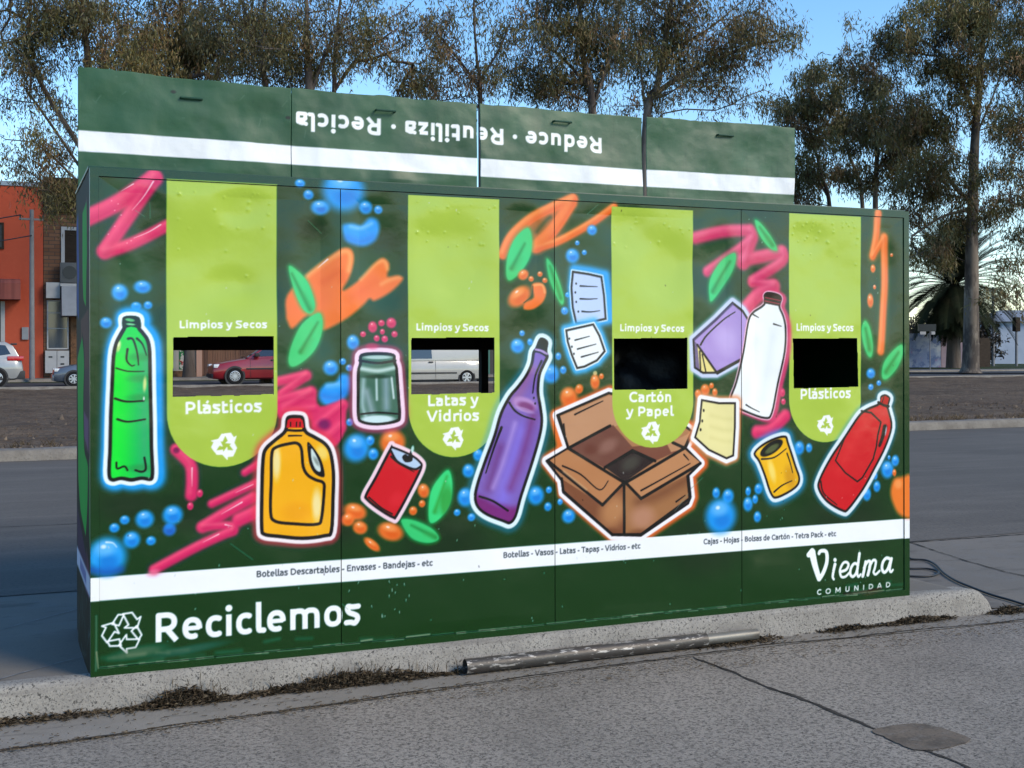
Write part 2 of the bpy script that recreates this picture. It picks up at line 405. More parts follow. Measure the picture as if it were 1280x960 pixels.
    if ch == 'C': return 640, [(_arc(385,C/2,335-h,C/2+8-h,48,312,24,2.15),1)]
    if ch == 'D': return 740, [([(l,h),(l,C-h),(300,C-h)]+_arc(300,C/2,385-h,C/2-h,88,-88,18,2.1)+[(300,h),(l,h)],1)]
    if ch == 'P': return 610, [([(l,0),(l,C-h),(300,C-h)]+_arc(300,(C-h+272)/2,270-h,(C-h-272)/2,85,-85,14,2.3)+[(300,272),(l,272)],1)]
    if ch == 'R': return 635, [([(l,0),(l,C-h),(300,C-h)]+_arc(300,(C-h+290)/2,265-h,(C-h-290)/2,85,-85,14,2.3)+[(300,290),(l,290)],1), ([(330,290),(548,0)],1)]
    if ch == 'B': return 640, [([(l,h),(l,C-h),(290,C-h)]+_arc(300,(C-h+365)/2,240-h,(C-h-365)/2,85,-85,12,2.3)+[(290,365),(l,365)],1),
                               ([(l,365),(310,365)]+_arc(310,(365+h)/2,275-h,(365-h)/2,85,-85,12,2.3)+[(310,h),(l,h)],1)]
    if ch == 'S': return 540, [(sm([(470,C-75),(380,C-h),(265,C-h),(130,C-70),(95,530),(150,420),(280,355),(400,285),(440,180),(385,60),(260,h-6),(150,h),(55,65)]),1)]
    return 400, []

class Sheet:
    def __init__(s, w, hgt, base, res=3.0):
        s.res = res; s.nx = int(round(w/res))+1; s.ny = int(round(hgt/res))+1
        s.x = np.linspace(0, w, s.nx); s.y = np.linspace(0, hgt, s.ny); s.w = w; s.h = hgt
        s.c = np.empty((s.ny, s.nx, 3), np.float32); s.c[:] = np.asarray(base, np.float32); s.mask = None
    def win(s, x0, x1, y0, y1):
        i0 = max(0, int(np.searchsorted(s.x, x0))-1); i1 = min(s.nx, int(np.searchsorted(s.x, x1))+1)
        j0 = max(0, int(np.searchsorted(s.y, y0))-1); j1 = min(s.ny, int(np.searchsorted(s.y, y1))+1)
        if i1 <= i0 or j1 <= j0: return None
        X, Y = np.meshgrid(s.x[i0:i1], s.y[j0:j1]); return (slice(j0,j1), slice(i0,i1)), X, Y
    def blend(s, sl_, cov, col):
        if s.mask is not None: cov = cov * s.mask[sl_]
        s.c[sl_] += cov[..., None] * (np.asarray(col, np.float32) - s.c[sl_])
    @staticmethod
    def sd(X, Y, p):
        d = np.full(X.shape, 1e18); ins = np.zeros(X.shape, bool); n = len(p)
        for i in range(n):
            ax, ay = p[i-1]; bx, by = p[i]
            ex, ey = bx-ax, by-ay; L2 = ex*ex+ey*ey
            if L2 < 1e-9: continue
            t = np.clip(((X-ax)*ex+(Y-ay)*ey)/L2, 0, 1)
            d = np.minimum(d, (X-ax-ex*t)**2 + (Y-ay-ey*t)**2)
            if ay != by:
                ins ^= ((ay > Y) != (by > Y)) & (X < (bx-ax)*(Y-ay)/(by-ay)+ax)
        d = np.sqrt(d); return np.where(ins, -d, d)
    def poly(s, pts, smooth): return spline(pts, True, 4) if smooth else np.asarray(pts, float)
    def fill(s, col, pts, off, soft, a, smooth):
        p = s.poly(pts, smooth); m = abs(off)+soft+6
        w = s.win(p[:,0].min()-m, p[:,0].max()+m, p[:,1].min()-m, p[:,1].max()+m)
        if w is None: return
        d = s.sd(w[1], w[2], p) - off; k = max(soft, s.res*0.9)
        t = np.clip(0.5 - d/(2*k)*1.0, 0, 1) if soft > s.res else np.clip(0.5 - d/k, 0, 1)
        s.blend(w[0], (t*t*(3-2*t) if soft > s.res else t)*a, col)
    def glow(s, col, pts, off, rad, a, smooth):
        p = s.poly(pts, smooth); m = off+rad*2.2+4
        w = s.win(p[:,0].min()-m, p[:,0].max()+m, p[:,1].min()-m, p[:,1].max()+m)
        if w is None: return
        d = np.maximum(s.sd(w[1], w[2], p)-off, 0)/rad
        s.blend(w[0], a*np.exp(-(d*1.35)**2), col)
    def clip(s, pts, off, smooth):
        if pts is None: s.mask = None; return
        s.mask = None; p = s.poly(pts, smooth)
        mk = np.zeros((s.ny, s.nx), np.float32)
        w = s.win(p[:,0].min()-9, p[:,0].max()+9, p[:,1].min()-9, p[:,1].max()+9)
        mk[w[0]] = np.clip(0.5 - (s.sd(w[1], w[2], p)-off)/s.res, 0, 1); s.mask = mk
    def stroke(s, col, pts, w0, w1, soft, a, smooth, closed, butt=False):
        p = spline(pts, bool(closed), 5) if (smooth and len(pts) > 2) else np.asarray(pts, float)
        if closed: p = np.vstack([p, p[:1]])
        m = max(w0, w1)/2+soft+6
        w = s.win(p[:,0].min()-m, p[:,0].max()+m, p[:,1].min()-m, p[:,1].max()+m)
        if w is None: return
        s.blend(w[0], s.stroke_cov(w[1], w[2], p, w0, w1, soft, butt)*a, col)
    def stroke_cov(s, X, Y, p, w0, w1, soft, butt):
        best = np.full(X.shape, 1e9); n = len(p)-1
        for i in range(n):
            ax, ay = p[i]; bx, by = p[i+1]; ex, ey = bx-ax, by-ay; L2 = ex*ex+ey*ey
            if L2 < 1e-9: continue
            tt = ((X-ax)*ex+(Y-ay)*ey)/L2; t = np.clip(tt, 0, 1)
            wd = (w0+(w1-w0)*(i+t)/n)/2
            d = np.sqrt((X-ax-ex*t)**2+(Y-ay-ey*t)**2)-wd
            if butt:
                Ls = math.sqrt(L2)
                if i == 0: d = np.where(tt < 0, np.maximum(np.abs((X-ax)*ey-(Y-ay)*ex)/Ls-wd, -tt*Ls), d)
                if i == n-1: d = np.where(tt > 1, np.maximum(np.abs((X-ax)*ey-(Y-ay)*ex)/Ls-wd, (tt-1)*Ls), d)
            best = np.minimum(best, d)
        if soft > s.res:
            t = np.clip(0.5-best/(2*soft), 0, 1); return t*t*(3-2*t)
        return np.clip(0.5-best/(s.res*0.95), 0, 1)
    def blob(s, col, cx, cy, rx, ry, rot, soft, a):
        m = max(rx, ry)*1.35+4; w = s.win(cx-m, cx+m, cy-m, cy+m)
        if w is None: return
        c, q = math.cos(R_(rot)), math.sin(R_(rot))
        dx = (w[1]-cx); dy = -(w[2]-cy)
        u = (dx*c+dy*q)/rx; v = (-dx*q+dy*c)/ry
        r = np.sqrt(u*u+v*v); k = max(soft, s.res/min(rx,ry))
        t = np.clip((1+k*0.3-r)/k, 0, 1); s.blend(w[0], t*t*(3-2*t)*a, col)
    def text(s, col, txt, x0, y0, x1, y1, cap, wt):
        adv = 0; lay = []
        for ch in txt:
            a, st = glyph(ch, wt); lay.append((adv, st)); adv += a
        sy = cap/693.0; Lb = math.hypot(x1-x0, y1-y0); sx = Lb/(adv-110)
        ux, uy = (x1-x0)/Lb, (y1-y0)/Lb
        sh = (-uy, ux)
        for off, st in lay:
            if not st: continue
            segs = []
            for stt in st:
                P = [(x0+ux*(off+px-60)*sx+sh[0]*py*sy, y0+uy*(off+px-60)*sx+sh[1]*py*sy) for px, py in stt[0]]
                segs.append((np.array(P), wt*stt[1]*(sx*0.5+sy*0.5), len(stt) < 3))
            allp = np.vstack([g[0] for g in segs]); m = wt*sy+8
            w = s.win(allp[:,0].min()-m, allp[:,0].max()+m, allp[:,1].min()-m, allp[:,1].max()+m)
            if w is None: continue
            cov = np.zeros(w[1].shape)
            for P, wd, bt in segs: cov = np.maximum(cov, s.stroke_cov(w[1], w[2], P, wd, wd, 0, bt))
            s.blend(w[0], cov, col)
    def recycle(s, cx, cy, r, solid, rot):
        """three folded chasing arrows"""
        col = (238,240,247)
        for k in range(3):
            a = R_(120*k+rot)
            def tr(pts): return [(cx+(x*math.cos(a)-y*math.sin(a))*r, cy+(x*math.sin(a)+y*math.cos(a))*r) for x, y in pts]
            para = [(-.53,.43),(-.24,.87),(.03,.85),(-.20,.33)]; arr = [(-.02,.89),(.42,.92),(.66,.56),(.83,.68),(.66,.14),(.06,.20),(.25,.33)]
            for q in (para, arr):
                if solid: s.fill(col, tr([(x*1.08, y*1.08) for x, y in q]), r*.035, 0, 1, 0)
                else: s.stroke(col, tr(q+[q[0]]), *([max(7.0, r*0.085)]*2), 0, 1, 0, 0)
    def run(s, ops, pal):
        for o in ops:
            k = o[0]
            if k == 'F': s.fill(pal[o[1]], *o[2:])
            elif k == 'S': s.stroke(pal[o[1]], *o[2:])
            elif k == 'B': s.blob(pal[o[1]], *o[2:])
            elif k == 'G': s.glow(pal[o[1]], *o[2:])
            elif k == 'M': s.clip(*o[1:])
            elif k == 'T': s.text(pal[o[1]], *o[2:])
            elif k == 'R': s.recycle(*o[1:])
        return s
    def sample(s, X, Y):
        """bilinear, returns linear albedo rgba"""
        fx = np.clip(np.asarray(X)/s.w*(s.nx-1), 0, s.nx-1.001); fy = np.clip(np.asarray(Y)/s.h*(s.ny-1), 0, s.ny-1.001)
        i = fx.astype(int); j = fy.astype(int); a = (fx-i)[...,None]; b = (fy-j)[...,None]
        v = (s.c[j,i]*(1-a)+s.c[j,i+1]*a)*(1-b)+(s.c[j+1,i]*(1-a)+s.c[j+1,i+1]*a)*b
        return np.concatenate([np.clip(lin(v)*0.98-0.014, 0.004, 0.82), np.ones(v.shape[:-1]+(1,))], -1)

PAL = [(66, 96, 70), (5, 46, 20), (228, 100, 50), (236, 238, 247), (222, 52, 104), (176, 28, 80), (245, 110, 134), (252, 225, 232), (250, 190, 205), (110, 20, 75), (250, 250, 255), (245, 150, 175), (234, 112, 48), (250, 180, 110), (212, 78, 30), (60, 170, 90), (60, 194, 112), (36, 122, 56), (60, 160, 80), (40, 150, 235), (15, 95, 190), (150, 205, 250), (8, 70, 170), (90, 25, 90), (30, 75, 48), (60, 205, 120), (50, 150, 60), (52, 150, 62), (4, 62, 36), (40, 60, 35), (235, 200, 134), (214, 66, 108), (240, 120, 155), (236, 120, 56), (250, 170, 110), (230, 120, 50), (250, 165, 100), (20, 110, 205), (10, 70, 160), (50, 160, 240), (10, 80, 175), (245, 250, 255), (12, 80, 170), (165, 190, 72), (25, 155, 235), (228, 240, 246), (26, 24, 30), (20, 205, 75), (0, 232, 60), (60, 160, 112), (52, 140, 75), (200, 215, 130), (215, 225, 140), (240, 245, 200), (24, 48, 34), (90, 180, 110), (120, 200, 140), (235, 245, 240), (220, 60, 80), (240, 226, 228), (240, 170, 20), (250, 222, 160), (250, 225, 170), (250, 220, 134), (222, 140, 10), (205, 36, 46), (200, 216, 212), (110, 120, 115), (222, 60, 120), (238, 205, 225), (66, 104, 88), (205, 228, 232), (200, 225, 235), (220, 240, 245), (170, 190, 215), (225, 240, 245), (180, 195, 215), (190, 215, 210), (180, 205, 200), (25, 55, 42), (240, 205, 215), (202, 38, 46), (176, 198, 222), (230, 60, 70), (190, 225, 220), (60, 150, 220), (216, 234, 238), (122, 96, 176), (128, 112, 214), (112, 48, 104), (104, 52, 112), (176, 150, 216), (118, 40, 104), (150, 96, 140), (176, 132, 190), (118, 56, 112), (180, 150, 205), (176, 150, 205), (40, 160, 235), (190, 220, 245), (184, 202, 236), (60, 170, 235), (225, 238, 245), (234, 242, 245), (240, 234, 238), (168, 118, 82), (186, 138, 104), (112, 72, 62), (150, 110, 98), (95, 50, 42), (120, 74, 60), (52, 44, 44), (84, 84, 74), (184, 134, 98), (124, 78, 56), (178, 124, 82), (100, 58, 42), (156, 108, 72), (110, 68, 50), (184, 134, 112), (110, 66, 48), (178, 122, 82), (184, 130, 90), (215, 180, 134), (190, 205, 235), (196, 206, 232), (166, 140, 204), (110, 96, 134), (226, 210, 134), (190, 168, 222), (86, 76, 130), (216, 60, 110), (235, 190, 208), (230, 200, 215), (234, 238, 240), (206, 214, 216), (214, 220, 222), (46, 26, 32), (180, 60, 80), (230, 140, 90), (240, 236, 236), (226, 216, 152), (206, 196, 130), (40, 150, 225), (214, 228, 236), (234, 178, 30), (250, 215, 120), (190, 130, 20), (245, 200, 90), (30, 32, 26), (84, 92, 62), (40, 140, 215), (214, 226, 232), (202, 38, 44), (222, 60, 62), (180, 30, 38), (170, 190, 200), (32, 42, 44), (240, 242, 248), (242, 245, 246), (240, 243, 245), (60, 22, 26), (120, 140, 120), (110, 124, 100), (100, 118, 112), (122, 136, 112), (140, 140, 110), (96, 60, 44), (40, 66, 134), (40, 70, 130), (82, 42, 60), (20, 150, 58), (88, 62, 60), (70, 55, 60), (110, 80, 110), (20, 150, 62), (24, 140, 62), (62, 48, 72), (80, 52, 70), (176, 184, 206), (110, 116, 160), (14, 14, 18), (120, 132, 140), (232, 234, 246), (238, 240, 248), (20, 34, 30)]
MURAL = [
('B',0,177,1733,137.4,155.6,0,1,0.33),
('B',0,130,2097,79.1,89.6,0,1,0.22000000000000003),
('B',0,992,1753,157.9,178.8,0,1,0.24750000000000003),
('B',0,1278,1704,162.7,184.2,0,1,0.275),
('B',0,970,1402,165.5,187.4,0,1,0.30250000000000005),
('B',0,1202,1927,201.8,228.4,0,1,0.1925),
('B',0,2440,1972,137.1,155.2,0,1,0.22000000000000003),
('B',0,2192,1723,178.4,202,0,1,0.1925),
('B',0,3179,1998,220.6,249.8,0,1,0.165),
('B',0,3176,1572,196.1,222,0,1,0.22000000000000003),
('B',0,4016,1760,423.5,479.5,0,1,0.1375),
('B',0,125,1437,93.5,105.9,0,1,0.275),
('B',0,2014,1283,175.4,198.6,0,1,0.22000000000000003),
('B',0,2839,2403,949.3,1074.7,0,1,0.11000000000000001),
('B',1,389,693,148.2,97.9,0,1,0.5),
('B',1,1077,583,159.6,105.4,0,1,0.5),
('B',1,1629,474,253.4,167.3,0,1,0.5),
('B',1,3068,385,291.6,192.6,0,1,0.5),
('B',1,4007,461,317.8,209.9,0,1,0.5),
('B',1,153,741,144.4,95.4,0,1,0.5),
('B',1,975,1974,94.6,62.5,0,1,0.5),
('B',1,1319,1931,106.2,70.1,0,1,0.5),
('G',2,[(2229,1080),(2372,1134),(2519,1189),(2695,1154),(2972,1006),(3016,975),(2971,892),(3064,809),(2990,748),(3003,634),(2989,601),(2704,449),(2537,463),(2262,693),(2253,754),(2170,853),(2290,914)],26.4,26.4,0.9,0),
('F',3,[(-47,429),(4489,441),(4488,329),(-48,327)],0,0,1,0),
('S',4,[(-15,1979),(130,2062),(268,2170)],81.4,81.4,20.3,0.45,1,0),
('S',4,[(268,2167),(163,2001),(59,1841)],71.5,71.5,20.4,0.45,1,0),
('S',4,[(59,1834),(178,1880),(324,1962)],61.5,61.5,20.5,0.45,1,0),
('S',4,[(-15,1979),(130,2062),(268,2170)],67.8,67.8,10.2,1,1,0),
('S',4,[(268,2167),(163,2001),(59,1841)],57.9,57.9,10.2,1,1,0),
('S',4,[(59,1834),(178,1880),(324,1962)],47.8,47.8,10.2,1,1,0),
('S',5,[(-7,1965),(138,2047),(276,2155)],30.6,30.6,33.9,0.45,1,0),
('S',6,[(-21,1996),(124,2078),(262,2187)],20.3,20.3,27.1,0.5,1,0),
('S',5,[(275,2154),(169,1988),(66,1828)],26.1,26.1,29,0.45,1,0),
('S',6,[(263,2181),(157,2015),(54,1855)],17.4,17.4,23.1,0.5,1,0),
('S',5,[(64,1824),(184,1869),(330,1952)],21.5,21.5,23.9,0.45,1,0),
('S',6,[(55,1846),(174,1891),(320,1974)],14.3,14.3,19.1,0.5,1,0),
('S',7,[(181,2138),(130,2104)],4.4,1,2.7,0.85,1,0),
('S',7,[(265,2153),(224,2084),(176,2023)],6.2,1,2.7,0.85,1,0),
('S',7,[(297,1965),(246,1931),(182,1901)],5.5,1,2.7,0.85,1,0),
('B',8,90,2060,3.2,3,0,0.6,0.7),
('B',8,117,2048,3.2,3,0,0.6,0.7),
('B',8,103,2019,3.2,3,0,0.6,0.7),
('B',8,130,2000,3.2,3.1,0,0.6,0.7),
('B',8,103,1950,3.2,3,0,0.6,0.7),
('B',8,76,1914,3.2,3,0,0.6,0.7),
('B',8,155,1879,3.2,3.1,0,0.6,0.7),
('B',8,172,1890,3.3,3.1,0,0.6,0.7),
('S',4,[(361,971),(419,905),(429,841),(425,766)],63,63,21,0.45,1,0),
('S',4,[(361,971),(419,905),(429,841),(425,766)],49,49,10.5,1,1,0),
('S',5,[(366,960),(425,894),(434,830),(430,755)],22.1,22.1,24.5,0.45,1,0),
('S',6,[(356,983),(414,917),(424,853),(420,778)],14.7,14.7,19.6,0.5,1,0),
('B',9,361,967,16.6,15.7,0,0.9,0.9),
('S',7,[(429,887),(428,805)],5.3,1.1,2.8,0.85,1,0),
('B',4,421,717,16.1,20,0,0.6,0.95),
('B',5,422,712,8.8,8.8,0,1,0.42),
('B',6,420,725,9.3,8.8,0,1,0.48),
('B',10,418,726,3,2.8,0,1,0.7),
('B',4,463,772,15.3,20.1,0,0.6,0.95),
('B',5,464,767,8.3,8.8,0,1,0.42),
('B',6,462,780,8.9,8.8,0,1,0.48),
('B',10,461,781,3,2.8,0,1,0.7),
('S',4,[(738,904),(662,857)],43.4,43.4,21.7,0.45,1,0),
('S',4,[(730,814),(515,723)],46.6,46.6,21.5,0.45,1,0),
('S',4,[(700,743),(582,683),(472,621)],60.7,60.7,21.4,0.45,1,0),
('S',4,[(714,677),(635,645)],72.1,72.1,21.6,0.45,1,0),
('S',4,[(479,621),(599,621),(606,596)],46.3,46.3,21.4,0.45,1,0),
('S',4,[(610,599),(458,540),(264,447)],52.8,52.8,21.1,0.45,1,0),
('S',4,[(738,904),(662,857)],28.9,28.9,10.8,1,1,0),
('S',4,[(730,814),(515,723)],32.3,32.3,10.8,1,1,0),
('S',4,[(700,743),(582,683),(472,621)],46.4,46.4,10.7,1,1,0),
('S',4,[(714,677),(635,645)],57.7,57.7,10.8,1,1,0),
('S',4,[(479,621),(599,621),(606,596)],32.1,32.1,10.7,1,1,0),
('S',4,[(610,599),(458,540),(264,447)],38.7,38.7,10.6,1,1,0),
('S',5,[(741,898),(665,850)],13,13,14.5,0.45,1,0),
('S',6,[(735,912),(659,864)],8.7,8.7,11.6,0.5,1,0),
('S',5,[(734,807),(519,715)],14.5,14.5,16.1,0.45,1,0),
('S',6,[(727,822),(512,731)],9.7,9.7,12.9,0.5,1,0),
('S',5,[(706,732),(587,673),(478,611)],20.9,20.9,23.2,0.45,1,0),
('S',6,[(696,754),(577,695),(468,633)],13.9,13.9,18.6,0.5,1,0),
('S',5,[(721,663),(642,632)],26,26,28.9,0.45,1,0),
('S',6,[(709,691),(629,659)],17.3,17.3,23.1,0.5,1,0),
('S',5,[(483,614),(603,614),(610,588)],14.4,14.4,16,0.45,1,0),
('S',6,[(476,629),(596,629),(603,604)],9.6,9.6,12.8,0.5,1,0),
('S',5,[(614,590),(462,531),(269,438)],17.4,17.4,19.4,0.45,1,0),
('S',6,[(606,609),(454,550),(261,456)],11.6,11.6,15.5,0.5,1,0),
('S',7,[(701,801),(622,768)],4.7,1.1,2.9,0.85,1,0),
('S',7,[(650,723),(557,674)],5.7,1.1,2.9,0.85,1,0),
('S',7,[(574,626),(606,617)],5.7,1.1,2.9,0.85,1,0),
('S',7,[(546,585),(475,553)],4.6,1.1,2.8,0.85,1,0),
('B',11,261,433,32.9,17.2,-15,1,0.5),
('F',12,[(849,1578),(857,1666),(954,1763),(1049,1840),(1118,1887),(1163,1881),(1175,1833),(1155,1757),(1120,1693),(1162,1713),(1220,1759),(1279,1824),(1319,1848),(1350,1819),(1342,1762),(1389,1767),(1417,1748),(1357,1686),(1278,1643),(1251,1651),(1219,1620),(1142,1559),(1031,1502),(1009,1532),(953,1568),(882,1509),(856,1541)],0,13.2,1,1),
('S',13,[(954,1756),(1056,1833),(1125,1872),(1156,1851),(1147,1783)],15,15,18.8,0.7,1,0),
('S',13,[(1209,1744),(1279,1813),(1322,1833),(1342,1796)],11.5,11.5,15.4,0.7,1,0),
('S',13,[(1310,1723),(1349,1743),(1397,1756)],11.6,11.6,15.5,0.6,1,0),
('S',14,[(1029,1728),(1105,1775),(1116,1738)],22.6,22.6,30.1,0.5,1,0),
('S',14,[(1162,1657),(1279,1734)],34.3,34.3,38.2,0.35,1,0),
('S',7,[(1049,1833),(1003,1791)],7.5,1.1,3,0.85,1,0),
('G',15,[(865,1794),(906,1777),(954,1727),(983,1653),(987,1605),(964,1579),(927,1605),(890,1688)],0,14.8,0.5,1),
('F',16,[(865,1794),(906,1777),(954,1727),(983,1653),(987,1605),(964,1579),(927,1605),(890,1688)],0,4.4,1,1),
('M',[(865,1794),(906,1777),(954,1727),(983,1653),(987,1605),(964,1579),(927,1605),(890,1688)],-3.7,1),
('S',17,[(880,1762),(922,1680),(964,1598)],7.4,18.5,11.1,0.85,1,0),
('S',18,[(933,1669),(979,1598)],18.6,18.6,18.6,0.5,1,0),
('M',None,0,0),
('G',15,[(1001,1583),(1024,1550),(1016,1476),(978,1402),(914,1347),(873,1336),(862,1373),(881,1446),(926,1531)],0,14.8,0.5,1),
('F',16,[(1001,1583),(1024,1550),(1016,1476),(978,1402),(914,1347),(873,1336),(862,1373),(881,1446),(926,1531)],0,4.4,1,1),
('M',[(1001,1583),(1024,1550),(1016,1476),(978,1402),(914,1347),(873,1336),(862,1373),(881,1446),(926,1531)],-3.7,1),
('S',17,[(1001,1539),(959,1470),(918,1402)],7.4,18.6,11.1,0.85,1,0),
('S',18,[(970,1459),(933,1402)],18.6,18.6,18.6,0.5,1,0),
('M',None,0,0),
('B',19,1123,2155,114,107.6,0,0.6,0.95),
('B',20,1133,2130,62.1,47.2,0,1,0.42),
('B',21,1114,2197,66,47.1,0,1,0.48),
('B',10,1105,2203,17,12.2,0,1,0.7),
('B',19,916,2178,26.8,21.1,0,0.6,0.95),
('B',20,919,2173,14.6,9.2,0,1,0.42),
('B',21,914,2186,15.5,9.2,0,1,0.48),
('B',10,912,2187,4,3,0,1,0.7),
('B',19,957,2128,26.9,25.4,0,0.6,0.95),
('B',20,959,2122,14.6,11.1,0,1,0.42),
('B',21,955,2138,15.6,11.1,0,1,0.48),
('B',10,953,2140,4,3,0,1,0.7),
('B',19,1013,2072,49.6,38.3,0,0.6,0.95),
('B',22,1017,2063,27,16.8,0,1,0.42),
('B',21,1009,2087,28.7,16.8,0,1,0.48),
('B',10,1005,2089,7.4,4.4,0,1,0.7),
('B',19,1231,2082,36.9,34.8,0,0.6,0.95),
('B',20,1234,2074,20.1,15.3,0,1,0.42),
('B',21,1228,2096,21.4,15.3,0,1,0.48),
('B',10,1225,2097,5.5,4,0,1,0.7),
('B',19,1293,2074,23.2,21.9,0,0.6,0.95),
('B',20,1295,2069,12.6,9.6,0,1,0.42),
('B',21,1291,2082,13.4,9.6,0,1,0.48),
('B',10,1289,2083,3.5,3.1,0,1,0.7),
('F',19,[(1118,1991),(1164,2004),(1211,1999),(1250,2034),(1289,2025),(1300,1980),(1280,1930),(1233,1902),(1183,1904),(1133,1925)],0,15.2,1,1),
('S',20,[(1141,1936),(1202,1920),(1265,1941)],22.8,22.8,30.5,0.5,1,0),
('S',21,[(1157,1989),(1210,1984),(1261,2008)],11.4,11.4,15.2,0.7,1,0),
('B',4,1265,1519,25.5,30.6,0,0.6,0.95),
('B',5,1267,1512,13.9,13.4,0,1,0.42),
('B',6,1263,1531,14.7,13.4,0,1,0.48),
('B',10,1261,1533,3.8,3.5,0,1,0.7),
('B',4,1308,1538,18.6,17.6,0,0.6,0.95),
('B',5,1310,1534,10.1,7.7,0,1,0.42),
('B',6,1307,1545,10.8,7.7,0,1,0.48),
('B',10,1305,1546,3.3,3.1,0,1,0.7),
('B',4,1356,1539,28.1,28.7,0,0.6,0.95),
('B',5,1358,1532,15.3,12.6,0,1,0.42),
('B',6,1353,1550,16.2,12.6,0,1,0.48),
('B',10,1351,1551,4.2,3.3,0,1,0.7),
('B',4,1218,1485,16.6,15.7,0,0.6,0.95),
('B',5,1220,1481,9,6.9,0,1,0.42),
('B',6,1217,1491,9.6,6.9,0,1,0.48),
('B',10,1216,1492,3.2,3.1,0,1,0.7),
('B',4,1312,1497,14,15.8,0,0.6,0.95),
('B',5,1313,1493,7.6,6.9,0,1,0.42),
('B',6,1311,1503,8.1,6.9,0,1,0.48),
('B',10,1310,1504,3.3,3.1,0,1,0.7),
('B',4,1371,1486,17.8,17.7,0,0.6,0.95),
('B',5,1372,1481,9.7,7.8,0,1,0.42),
('B',6,1370,1492,10.3,7.8,0,1,0.48),
('B',10,1368,1493,3.3,3.1,0,1,0.7),
('B',4,1284,1466,16.7,17.5,0,0.6,0.95),
('B',5,1286,1462,9.1,7.7,0,1,0.42),
('B',6,1283,1473,9.7,7.7,0,1,0.48),
('B',10,1282,1474,3.3,3.1,0,1,0.7),
('B',4,1323,1463,18.6,18.5,0,0.6,0.95),
('B',5,1325,1458,10.1,8.1,0,1,0.42),
('B',6,1322,1470,10.8,8.1,0,1,0.48),
('B',10,1320,1471,3.3,3.1,0,1,0.7),
('B',19,1168,1447,34.4,38.9,0,0.6,0.95),
('B',20,1171,1438,18.7,17.1,0,1,0.42),
('B',21,1165,1462,19.9,17.1,0,1,0.48),
('B',10,1162,1465,5.1,4.4,0,1,0.7),
('B',19,1060,1328,40.8,38.5,0,0.6,0.95),
('B',20,1063,1318,22.2,16.9,0,1,0.42),
('B',21,1057,1343,23.6,16.9,0,1,0.48),
('B',10,1053,1345,6.1,4.4,0,1,0.7),
('B',19,1117,1357,18.3,17.2,0,0.6,0.95),
('B',20,1119,1353,9.9,7.6,0,1,0.42),
('B',21,1116,1364,10.6,7.6,0,1,0.48),
('B',10,1114,1365,3.2,3,0,1,0.7),
('B',19,1148,1327,18.3,17.3,0,0.6,0.95),
('B',20,1149,1323,10,7.6,0,1,0.42),
('B',21,1146,1334,10.6,7.6,0,1,0.48),
('B',10,1145,1335,3.2,3,0,1,0.7),
('F',19,[(1006,1217),(1037,1254),(1082,1261),(1109,1298),(1147,1290),(1151,1234),(1120,1178),(1051,1153),(1013,1173)],0,15,1,1),
('S',20,[(1025,1198),(1082,1190),(1128,1215)],22.6,22.6,30.1,0.6,1,0),
('S',21,[(1044,1246),(1097,1253)],15,15,18.8,0.6,1,0),
('F',4,[(820,1190),(976,1210),(1006,1150),(1127,1167),(1118,1010),(1057,956),(986,1014),(949,1100),(819,1103)],0,11.2,0.95,1),
('S',4,[(813,1267),(943,1295)],55.2,55.2,22.1,0.45,1,0),
('S',4,[(943,1292),(828,1212)],51.6,51.6,22.1,0.45,1,0),
('S',4,[(820,1183),(965,1218)],59,59,22.1,0.45,1,0),
('S',4,[(965,1214),(838,1142)],59.1,59.1,22.2,0.45,1,0),
('S',4,[(842,1128),(983,1140)],55.4,55.4,22.2,0.45,1,0),
('S',4,[(997,1062),(1119,1156)],60.1,60.1,22.5,0.45,1,0),
('S',4,[(1012,972),(1103,1052)],71.3,71.3,22.5,0.45,1,0),
('S',4,[(813,1267),(943,1295)],40.5,40.5,11,1,1,0),
('S',4,[(943,1292),(828,1212)],36.9,36.9,11.1,1,1,0),
('S',4,[(820,1183),(965,1218)],44.3,44.3,11.1,1,1,0),
('S',4,[(965,1214),(838,1142)],44.3,44.3,11.1,1,1,0),
('S',4,[(842,1128),(983,1140)],40.7,40.7,11.1,1,1,0),
('S',4,[(997,1062),(1119,1156)],45,45,11.3,1,1,0),
('S',4,[(1012,972),(1103,1052)],56.3,56.3,11.3,1,1,0),
('S',5,[(818,1258),(948,1286)],18.2,18.2,20.3,0.45,1,0),
('S',6,[(810,1277),(939,1305)],12.1,12.1,16.2,0.5,1,0),
('S',5,[(947,1283),(832,1204)],16.6,16.6,18.4,0.45,1,0),
('S',6,[(939,1300),(824,1221)],11.1,11.1,14.7,0.5,1,0),
('S',5,[(825,1173),(970,1208)],19.9,19.9,22.1,0.45,1,0),
('S',6,[(816,1194),(960,1228)],13.3,13.3,17.7,0.5,1,0),
('S',5,[(970,1204),(843,1133)],19.9,19.9,22.2,0.45,1,0),
('S',6,[(960,1225),(834,1153)],13.3,13.3,17.7,0.5,1,0),
('S',5,[(847,1119),(988,1131)],18.3,18.3,20.3,0.45,1,0),
('S',6,[(838,1137),(979,1150)],12.2,12.2,16.3,0.5,1,0),
('S',5,[(1003,1052),(1125,1146)],20.3,20.3,22.5,0.45,1,0),
('S',6,[(993,1073),(1115,1167)],13.5,13.5,18,0.5,1,0),
('S',5,[(1018,960),(1110,1039)],25.4,25.4,28.2,0.45,1,0),
('S',6,[(1006,986),(1098,1065)],16.9,16.9,22.5,0.5,1,0),
('B',23,1028,1065,35.7,29.9,0,1,0.75),
('B',23,975,1033,27.6,22.3,0,1,0.5),
